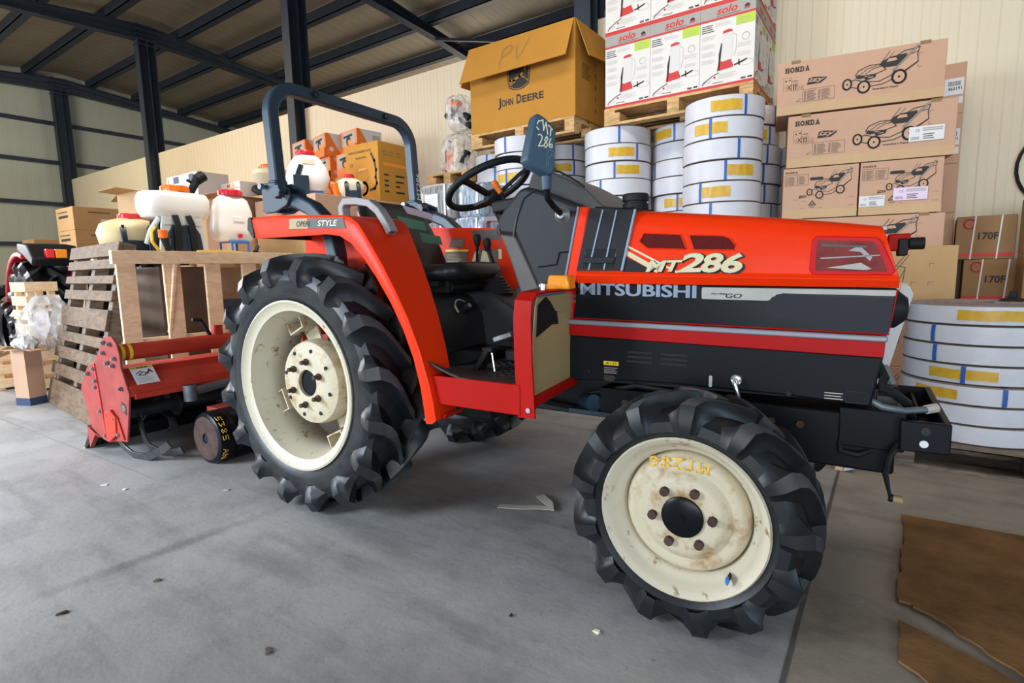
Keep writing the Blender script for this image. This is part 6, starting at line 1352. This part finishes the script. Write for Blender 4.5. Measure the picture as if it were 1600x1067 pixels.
for k in range(3): simple_box('cardboard_box', ['lowest', 'middle', 'upper'][k] + ' brown carton in the pile under the trolley carton', 'carton', (-8.06, 3.50, .0005 + .65 * k), (1.34, .64, .648), 'kraft', 0, 'cartons under the trolley carton')
def redprint(b, Mx, s):
    w, h = s[0], s[2]; b.rect(0, h * .62, w, h * .66, 'ink_red', Mx); b.text('AR', w * .32, h * .72, w * .52, h * .90, 'ink_red', Mx, .05); b.disc((w * .66, h * .80), .03, 'label_yellow', Mx, 12); b.ring((w * .2, h * .3), .05, .03, 'ink_soft', Mx); b.rect(w * .4, h * .1, w * .8, h * .45, 'ink_red', Mx)
simple_box('cardboard_box', 'small white carton with red print left of the ivory hopper', 'carton', (-7.20, 3.82, 1.9505), (.46, .30, .22), 'carton_white', 0, None, [('-y', redprint)])
for k in range(3): simple_box('cardboard_box', ['lowest', 'middle', 'upper'][k] + ' brown carton in the pile under the ivory hopper', 'carton', (-6.68, 3.80, .0005 + .65 * k), (1.1, .60, .648), 'kraft', 0, 'cartons under the ivory hopper')
hp_ = thing('spreader_hopper', 'ivory bowl-shaped hopper with orange lid behind the left roll bar post', 'hopper', (-6.45, 4.08, 1.9505))
b = MB(); b.lathe([(0, .06), (.06, .06), (.10, .09), (.20, .20), (.235, .28), (.22, .33), (.15, .355), (.10, .36)], 'sprayer_ivory', 36); b.build('bowl', hp_)
b = MB(); lid(b, 0, 0, .355, .14, .045, 'lid_orange'); b.build('tank_lid', hp_)
b = MB(); b.tube([(-.02, -.06, .05), (-.10, -.10, .07), (-.20, -.12, .13)], [.03, .05, .05], 'black_matt', 12); b.lathe([(0, 0), (.07, 0), (.075, .03), (.06, .07)], 'lid_orange', 20); b.build('spreader_foot', hp_)
# orange boxes
def saw_front(b, Mx, s):
    w, h = s[0], s[2]; b.rect(0, 0, w, h, 'box_orange', Mx); b.poly([(w * .08, h * .35), (w * .88, h * .45), (w * .88, h * .94), (w * .08, h * .94)], 'ink_pale', Matrix.Translation((0, -.0003, 0)) @ Mx); M2 = Matrix.Translation((0, -.0006, 0)) @ Mx; M3 = Matrix.Translation((0, -.0012, 0)) @ Mx
    b.poly([(0, 0), (w, 0), (w, h * .38), (0, h * .22)], 'box_orange', M2); b.poly([(w * .86, 0), (w, 0), (w, h), (w * .93, h)], 'box_orange', M2); b.disc((w * .50, h * .55), .055, 'ink', M2, 14, .06); b.disc((w * .55, h * .48), .035, 'ink_orange', M3, 14); b.stroke([(w * .25, h * .75), (w * .7, h * .78)], .03, 'ink', M2)
def saw_side(b, Mx, s):
    w, h = s[1], s[2]; b.rect(0, 0, w, h, 'carton_white', Mx); M2 = Matrix.Translation((.0006, 0, 0)) @ Mx
    b.poly([(0, 0), (w * .62, 0), (w * .12, h), (0, h)], 'box_orange', M2); b.rect(w * .62, h * .35, w * .92, h * .8, 'ink_pale', M2); b.rect(w * .9, 0, w, h * .3, 'box_orange', M2); b.disc((w * .2, h * .3), .03, 'ink_white', Matrix.Translation((.0012, 0, 0)) @ Mx, 10)
base_s = None; gs = 'orange and white chainsaw boxes'
lay = [(-7.0, 4.72, 0, -10), (-6.50, 4.72, 0, -6), (-6.02, 4.70, 0, -12), (-7.0, 4.72, 1, -14), (-6.48, 4.74, 1, -8), (-6.00, 4.72, 1, -10), (-6.96, 4.74, 2, -10), (-6.46, 4.72, 2, -14), (-5.98, 4.78, 2, -8)]
words = ['bottom left', 'bottom middle', 'bottom right', 'left of the middle layer', 'centre of the middle layer', 'right of the middle layer', 'top left', 'top middle', 'top right']
for i, (x, y, tier, rz) in enumerate(lay):
    loc = (x, y, 1.9505 + tier * .2805)
    if base_s is None: base_s = simple_box('chainsaw_carton', '', 'carton', loc, (.40, .36, .28), 'box_orange', R(rz), gs, [('-y', saw_front), ('+x', saw_side)]); o = base_s
    else: o = copy_tree(base_s, loc, R(rz))
    o['label'] = 'orange and white chainsaw box, %s of the pile by the wall' % words[i]; o['group'] = gs
for k in range(3): simple_box('cardboard_box', ['lowest', 'middle', 'upper'][k] + ' large carton in the pile under the orange chainsaw boxes', 'carton', (-7.05, 4.52, .0005 + .65 * k), (1.60, .85, .648), 'kraft', 0, 'cartons under the orange boxes')
# wrapped machines on a pallet
def rugged(b, rings, m, amp, n=26):
    out = []
    for k, r in enumerate(rings):
        ring = sring(*r, 2.6, n); out.append([(x + random.uniform(-amp, amp), y + random.uniform(-amp, amp), z + random.uniform(-amp, amp) * .6) for x, y, z in ring])
    b.loft(out, m)
pallet('wooden pallet carrying the two film-wrapped machines', (-4.60, 4.90, 1.985), .63, .52, 'wood_pallet')
b = MB(); b.box((0, 0, 0), (.70, .56, .012), 'board_dark'); o = b.build('board_sheet'); o.location = (-4.66, 4.86, 1.972); tag(o, 'thin dark board under the pallet of film-wrapped machines', 'board')
for k in range(3): simple_box('cardboard_box', ['lowest', 'middle', 'upper'][k] + ' carton in the pile under the film-wrapped machines', 'carton', (-4.62, 4.88, .0005 + .657 * k), (.64, .54, .656), 'kraft_dark', 0, 'cartons under the wrapped machines')
def machine(label, loc, rings, rods, amp=.018):
    t = thing('wrapped_machine', label, 'machine', loc); b = MB()
    for pts, r, m in rods: b.tube(pts, r, m, 12)
    b.build('machine_parts', t); b = MB(); rugged(b, rings, 'clear_film', amp); b.build('plastic_wrap', t, angle=.3); return t
machine('lower film-wrapped machine on the pallet beside the yellow-brown carton', (-4.30, 5.16, 2.130),
        [(0, 0, .0, .25, .20), (0, 0, .10, .245, .20), (0, 0, .22, .22, .18), (.0, 0, .36, .20, .17), (-.02, 0, .44, .15, .12), (-.02, 0, .47, .06, .05)],
        [([(-.16, -.06, .02), (-.14, -.06, .30), (-.10, -.04, .40)], .022, 'black_matt'), ([(-.06, -.12, .02), (-.04, -.12, .16), (-.08, -.10, .30)], [.03, .05, .03], 'lid_orange'), ([(-.20, -.08, .08), (-.05, -.13, .10)], .025, 'lid_orange'), ([(.06, -.10, .03), (.07, -.08, .38)], [.06, .07], 'sprayer_ivory'), ([(.14, -.12, .10), (.18, -.08, .24)], .05, 'black_matt'), ([(-.22, -.1, .012), (.2, -.12, .012)], .012, 'black_matt')])
machine('film-wrapped black and orange machine lying on the lower wrapped machine', (-4.25, 5.20, 2.625),
        [(.0, 0, .0, .12, .12), (.02, 0, .06, .19, .16), (.0, 0, .16, .22, .17), (-.02, 0, .28, .20, .16), (-.06, 0, .38, .15, .12), (-.10, 0, .42, .06, .05)],
        [([(-.20, -.08, .20), (.0, -.10, .14), (.18, -.10, .02)], .035, 'black_matt'), ([(-.02, -.12, .24), (.18, -.12, .10)], .04, 'black_matt'), ([(-.06, -.10, .30), (.04, -.12, .26)], .05, 'lid_orange'), ([(.10, .0, .06), (.12, 0, .34)], .09, 'sprayer_ivory'), ([(-.14, 0, .24), (-.12, 0, .38)], .05, 'charcoal')])
# wrapped bales
def bale(label, loc, s, m, lab=False):
    t = thing('wrapped_bale', label, 'bale', loc, 0, 'film-wrapped bales behind the steering wheel'); b = MB(); w, d, h = s
    b.loft([sring(w / 2, d / 2, z, w / 2 * g, d / 2 * g, 5, 32) for z, g in ((0, .90), (h * .08, .97), (h * .3, 1.0), (h * .7, 1.0), (h * .92, .97), (h, .90))], m); c = b.build('bale_body', t, angle=1.0)
    if lab: b = MB(); Mx = face_M('-y', (0, 0, 0), s, .006); b.rect(w * .30, h * .35, w * .62, h * .72, 'paper', Mx); b.lines(w * .34, h * .42, w * .56, h * .64, 4, 'ink_pale', Matrix.Translation((0, -.0006, 0)) @ Mx, .15); b.build('paper_label', c)
    for u in (.78,):
        b = MB(); b.loft([[(w * u - .012, y, z), (w * u + .012, y, z)] for y, z in ((-.004, h * .06), (-.005, h * .5), (-.004, h * .95), (d * .1, h + .002))], 'paper', caps=False, closed=False); b.build('film_band', t, recalc=False)
    return t
bale('grey film-wrapped bale with a white paper label, behind the roll bar knob', (-3.80, 3.86, 1.48), (.50, .40, .325), 'bale_grey', True)
bale('bluish film-wrapped bale seen through the steering wheel', (-3.29, 3.86, 1.48), (.33, .40, .29), 'bale_blue')
bale('lower grey film-wrapped bale just above the left fender', (-3.80, 3.86, 1.15), (.42, .40, .328), 'bale_grey')
bale('lower bluish film-wrapped bale behind the left grab handle', (-3.36, 3.86, 1.15), (.40, .40, .328), 'bale_blue')
for k in range(2): simple_box('cardboard_box', ['lower', 'upper'][k] + ' carton hidden behind the tractor under the wrapped bales', 'carton', (-3.82, 3.86, .0005 + .575 * k), (.88, .40, .574), 'kraft', 0, 'cartons under the wrapped bales')
# poster on the wall
b = MB(); Mx = face_M('-y', (0, 0, 0), (.5, .012, .42), .001); b.box((0, 0, 0), (.5, .010, .42), 'poster_green'); b.rect(.06, .26, .26, .40, 'ink', Mx); b.rect(.28, .26, .44, .40, 'paper', Mx); b.rect(.08, .16, .42, .22, 'paper', Mx); b.rect(.08, .04, .42, .08, 'ink_soft', Mx)
o = b.build('safety_poster'); o.location = (-14.15, 5.448, 2.36); tag(o, 'green safety poster on the cream partition wall left of the sprayers', 'poster')
# cartons far left
def box_lines(b, Mx, s): b.lines(s[1] * .25, s[2] * .75, s[1] * .75, s[2] * .84, 1, 'ink_soft', Mx, .6); b.rect(s[1] * .45, s[2] * .30, s[1] * .62, s[2] * .50, 'paper', Mx)
def box_lines2(b, Mx, s): b.rect(s[0] * .1, s[2] * .78, s[0] * .7, s[2] * .82, 'ink', Mx); b.rect(s[0] * .15, s[2] * .55, s[0] * .7, s[2] * .66, 'ink', Mx)
gb = 'brown cartons by the far wall'
for c in range(2):
    for k in range(6):
        simple_box('cardboard_box', 'brown carton by the far wall, %s of the %s column' % (['lowest', 'second', 'third', 'fourth', 'fifth', 'top'][k], ('front', 'rear')[c]), 'carton', (-10.85, 3.12 + .80 * c, .0005 + .347 * k), (.72, .76 - .12 * c, .345), 'kraft', 0, gb, [('+x', box_lines), ('-y', box_lines2)])
simple_box('cardboard_box', 'flat brown carton left of the brown columns, lying on a pile', 'carton', (-12.2, 3.0, 1.42), (.6, .55, .24), 'kraft')
simple_box('cardboard_box', 'tall brown carton under the flat carton left of the brown columns', 'carton', (-12.2, 3.0, .0005), (.6, .55, 1.418), 'kraft')

# ================================================================= second tractor behind the old pallet
hd2 = math.atan2(.04, -1)
t2 = thing('tractor', 'second dark red tractor half hidden behind the old pallet, seen from behind', 'tractor', (-7.25, 2.40, 0), hd2)
# local: +x forward, wheels left and right
for s in (-1, 1):
    Mw = Matrix(((1, 0, 0, 0), (0, 0, s, s * .50), (0, 1, 0, .60), (0, 0, 0, 1)))
    w_ = MB(); w_.lathe([(0, .02), (.10, .03), (.30, .02), (.33, .11), (.36, .12), (.36, -.12), (.30, -.1), (0, -.05)], 'cream_rim', 40); o = xform(w_, Mw).build('rear_wheel', t2)
    m_ = tyre_mesh(.60, .34, .34, 14, .36, .05, .055); xform(m_, Mw).build('tyre', o)
    f = MB(); ff = arc(0, .60, .68, 15, 108, 8); f.prism(ff + [(p[0] * .93, .60 + (p[1] - .60) * .93) for p in ff[::-1]], s * .30, s * .68, 'lid_red'); fo = f.build('fender', t2, .01)
    f = MB(); f.prism([(-.66, 1.12), (-.40, 1.22), (-.20, 1.28), (-.20, 1.36), (-.50, 1.33), (-.72, 1.20)], s * .30, s * .70, 'charcoal'); f.build('fender_top', fo, .02)
    f = MB(); f.box((-.735, s * .50 - .06, 1.20), (-.66, s * .50 + .03, 1.285), 'amber'); f.box((-.735, s * .50 + .035, 1.20), (-.66, s * .50 + .10, 1.285), 'tail_red'); f.build('tail_lamp', fo, .008)
f = MB(); f.box((-.30, -.28, .45), (1.9, .28, .80), 'black_matt'); f.box((.9, -.28, .80), (2.0, .28, 1.15), 'lid_red'); f.box((-.1, -.3, .70), (.9, .3, .78), 'black_matt'); f.build('body', t2, .03)
f = MB(); f.loft([[(-.12 + .10 * g, y * k, z) for y, z in ((-.23, 1.00), (-.24, 1.18), (-.17, 1.30), (.17, 1.30), (.24, 1.18), (.23, 1.00))] for g, k in ((0, 1), (.9, 1))], 'vinyl'); f.box((-.05, -.22, .95), (.35, .22, 1.03), 'vinyl'); f.box((-.1, -.2, .78), (.3, .2, .95), 'black_matt'); so = f.build('seat', t2, .02)
Mx = Matrix(((0, 0, -1, -.1215), (-1, 0, 0, 0), (0, 1, 0, 0), (0, 0, 0, 1))); f = MB(); f.text('SHIBAURA', -.13, 1.15, .13, 1.205, 'ink_white', Mx, .04); f.build('maker_lettering', so)
f = MB(); f.cyl((1.7, -.45, .38), (1.7, .45, .38), .05, 'black_matt'); f.build('front_axle', t2)
for s in (-1, 1):
    Mw = Matrix(((1, 0, 0, 1.7), (0, 0, s, s * .45), (0, 1, 0, .38), (0, 0, 0, 1))); m_ = tyre_mesh(.38, .22, .20, 13, .4, .036, .045); o = xform(m_, Mw).build('front_tyre', t2)
f = MB(); f.tube([Vector((.55 + .17 * math.cos(2 * math.pi * i / 24), .17 * math.sin(2 * math.pi * i / 24), 1.30 + .06 * math.cos(2 * math.pi * i / 24))) for i in range(24)], .013, 'black_matt', 8, loop=True); f.tube([(.57, 0, 1.30), (.75, 0, .9)], .025, 'black_matt', 8); f.tube([(.55, -.16, 1.30), (.55, .16, 1.30)], .01, 'black_matt', 8); f.build('steering_wheel', t2)
m_ = tyre_mesh(.46, .26, .24, 13, .4, .042, .05); Mw = Matrix(((math.cos(.9), 0, -math.sin(.9), 0), (math.sin(.9), 0, math.cos(.9), 0), (0, 1, 0, .46), (0, 0, 0, 1))); xform(m_, Mw); o = m_.build('spare_tyre'); o.location = (-14.2, 3.2, 0); tag(o, 'tractor tyre standing at the left picture edge', 'tyre')

# ================================================================= left foreground pile
def slat_crate(label, loc, s, rz, m='wood_new'):
    t = thing('wooden_crate', label, 'crate', loc, rz); w, d, h = s
    for x in (0, w - .05):
        for y in (0, d - .05): b = MB(); b.box((x, y, 0), (x + .05, y + .05, h), m); b.build('corner_post', t, .003)
    k = 0; z = .02
    while z < h - .06:
        for y0, y1 in ((-.018, 0), (d, d + .018)): b = MB(); b.box((0, y0, z), (w, y1, z + .085), m); b.build('slat', t, .002)
        for x0, x1 in ((-.018, 0), (w, w + .018)): b = MB(); b.box((x0, -.018, z), (x1, d + .018, z + .085), m); b.build('slat', t, .002)
        z += .125
    b = MB(); b.box((0, 0, .02), (w, d, .04), m); b.build('crate_floor', t); return t
slat_crate('light wooden crate in front of the second tractor, left of the old pallet', (-6.62, 1.52, 0), (.34, .20, .97), R(2))
slat_crate('low wooden crate at the left picture edge behind the open carton', (-7.14, 1.36, 0), (.48, .30, .42), R(-3))
oc = open_carton('open brown carton with blue base stripe beside the old pallet, stuffed with plastic film', (-5.74, 1.245, 0.0005), (.14, .13, .45), 'kraft_pink', None, R(22))
b = MB(); b.box((-.002, -.002, .0), (.142, .132, .06), 'ink_navy'); b.build('blue_stripe', oc)
def heap(name, label, loc, rings, m, amp):
    b = MB(); rugged(b, rings, m, amp, 30); o = b.build(name, angle=.25); o.location = loc; return tag(o, label, 'plastic film')
heap('plastic_film', 'crumpled clear plastic film spilling over the open carton and the crates', (-5.96, 1.55, .43), [(0, 0, 0, .20, .12), (.0, 0, .08, .30, .15), (.03, 0, .20, .30, .16), (.05, 0, .32, .24, .14), (.06, 0, .42, .10, .06)], 'clear_film', .035)
heap('packing_paper', 'pale crumpled packing paper on the open carton beside the old pallet', (-5.70, 1.34, .4535), [(0, 0, 0, .07, .05), (0, 0, .04, .09, .07), (.01, 0, .08, .07, .05), (.01, 0, .10, .03, .02)], 'ink_white', .02)
b = MB(); b.prism([(0, 0), (.62, .165), (.62, .172), (0, .007)], 0, .20, 'kraft'); o = b.build('cardboard_sheet'); o.location = (-6.45, 1.10, .30); o.rotation_euler = (0, 0, R(14)); tag(o, 'brown cardboard flap jutting out at the left edge against the open carton', 'cardboard')

# ================================================================= floor litter and cardboard
def sheet(name, label, pts, z, m, cat='cardboard', thick=.006, stains=None):
    t = MB(); n_ = len(pts); lo = [(x, y, z + random.uniform(0, .004)) for x, y in pts]; hi = [(x, y, q + thick) for (x, y, q) in lo]
    t.add(lo + hi, [tuple(range(n_))[::-1], tuple(range(n_, 2 * n_))] + [(i, (i + 1) % n_, n_ + (i + 1) % n_, n_ + i) for i in range(n_)], m)
    o = t.build(name); return tag(o, label, cat)
def ragged(a, c, n_, amp):
    out = []
    for i in range(n_):
        t = i / n_; out.append((a[0] + (c[0] - a[0]) * t + random.uniform(-amp, amp), a[1] + (c[1] - a[1]) * t + random.uniform(-amp, amp)))
    return out
s1 = [(.08, 2.555)] + ragged((.085, 2.45), (.066, 1.90), 10, .006) + ragged((.06, 1.885), (.12, 1.845), 4, .008) + ragged((.14, 1.835), (.335, 1.65), 10, .005) + ragged((.34, 1.645), (.60, 1.42), 6, .004) + [(.98, 1.30), (1.02, 2.45), (.46, 2.57)]
sheet('cardboard_sheet', 'large torn brown cardboard sheet on the floor at the lower right', s1, .006, 'kraft_floor')
s2 = [(.066, 1.765)] + ragged((.068, 1.72), (.066, 1.58), 4, .003) + ragged((.07, 1.572), (.17, 1.49), 6, .005) + [(.45, 1.20), (.75, 1.18), (.50, 1.44)] + ragged((.345, 1.605), (.10, 1.755), 8, .004)
sheet('cardboard_sheet', 'smaller cardboard strip on the floor at the lower right corner of the picture', s2, .002, 'kraft_floor')
b = MB(); b.tube([(-1.33, 1.78, .004), (-1.24, 1.82, .004), (-1.17, 1.86, .006), (-1.115, 1.865, .010), (-1.15, 1.90, .013), (-1.235, 1.965, .006)], .01, 'ink_pale', square=(.018, .0015)); tag(b.build('paper_strip'), 'grey crumpled paper strip on the floor between front and rear wheels', 'paper')
for i, (x, y, l, a, m) in enumerate(((-2.52, 1.24, .028, 20, 'ink_pale'), (-.62, 1.27, .02, -20, 'chalk'), (-.86, 1.20, .006, 0, 'ink'), (-3.1, .95, .03, 40, 'paper'), (-2.95, .98, .02, -10, 'paper'), (-1.95, .71, .022, 50, 'ink_soft'), (-2.0, .47, .03, 60, 'rust_red'), (-1.32, .72, .03, -30, 'ink_soft'), (.06, 2.75, .035, 5, 'ink_soft'), (-.29, 1.63, .012, 30, 'chalk'), (-.8, 1.70, .008, 0, 'ink'))):
    b = MB(); b.box((-l / 2, -.006, 0), (l / 2, .006, .002), m, Matrix.Rotation(R(a), 4, 'Z')); b.box((-l / 4, -.004, .001), (l / 2.5, .007, .004), m, Matrix.Rotation(R(a + 25), 4, 'Z')); o = b.build('litter_scrap'); o.location = (x, y, .001)
    pl = ['next to the left side of the rear wheel', 'left of the front wheel, pale', 'dark speck left of the front wheel', 'pale, in the middle of the left floor', 'second pale one on the left floor', 'dark grey in the left foreground', 'reddish, at the lower left', 'dark sliver in the lower middle', 'dark, in front of the hose pallet', 'pale, right of the front wheel', 'dark, below the sill behind the front wheel'][i]
    tag(o, 'tiny litter scrap on the concrete: ' + pl, 'litter', 'floor litter')
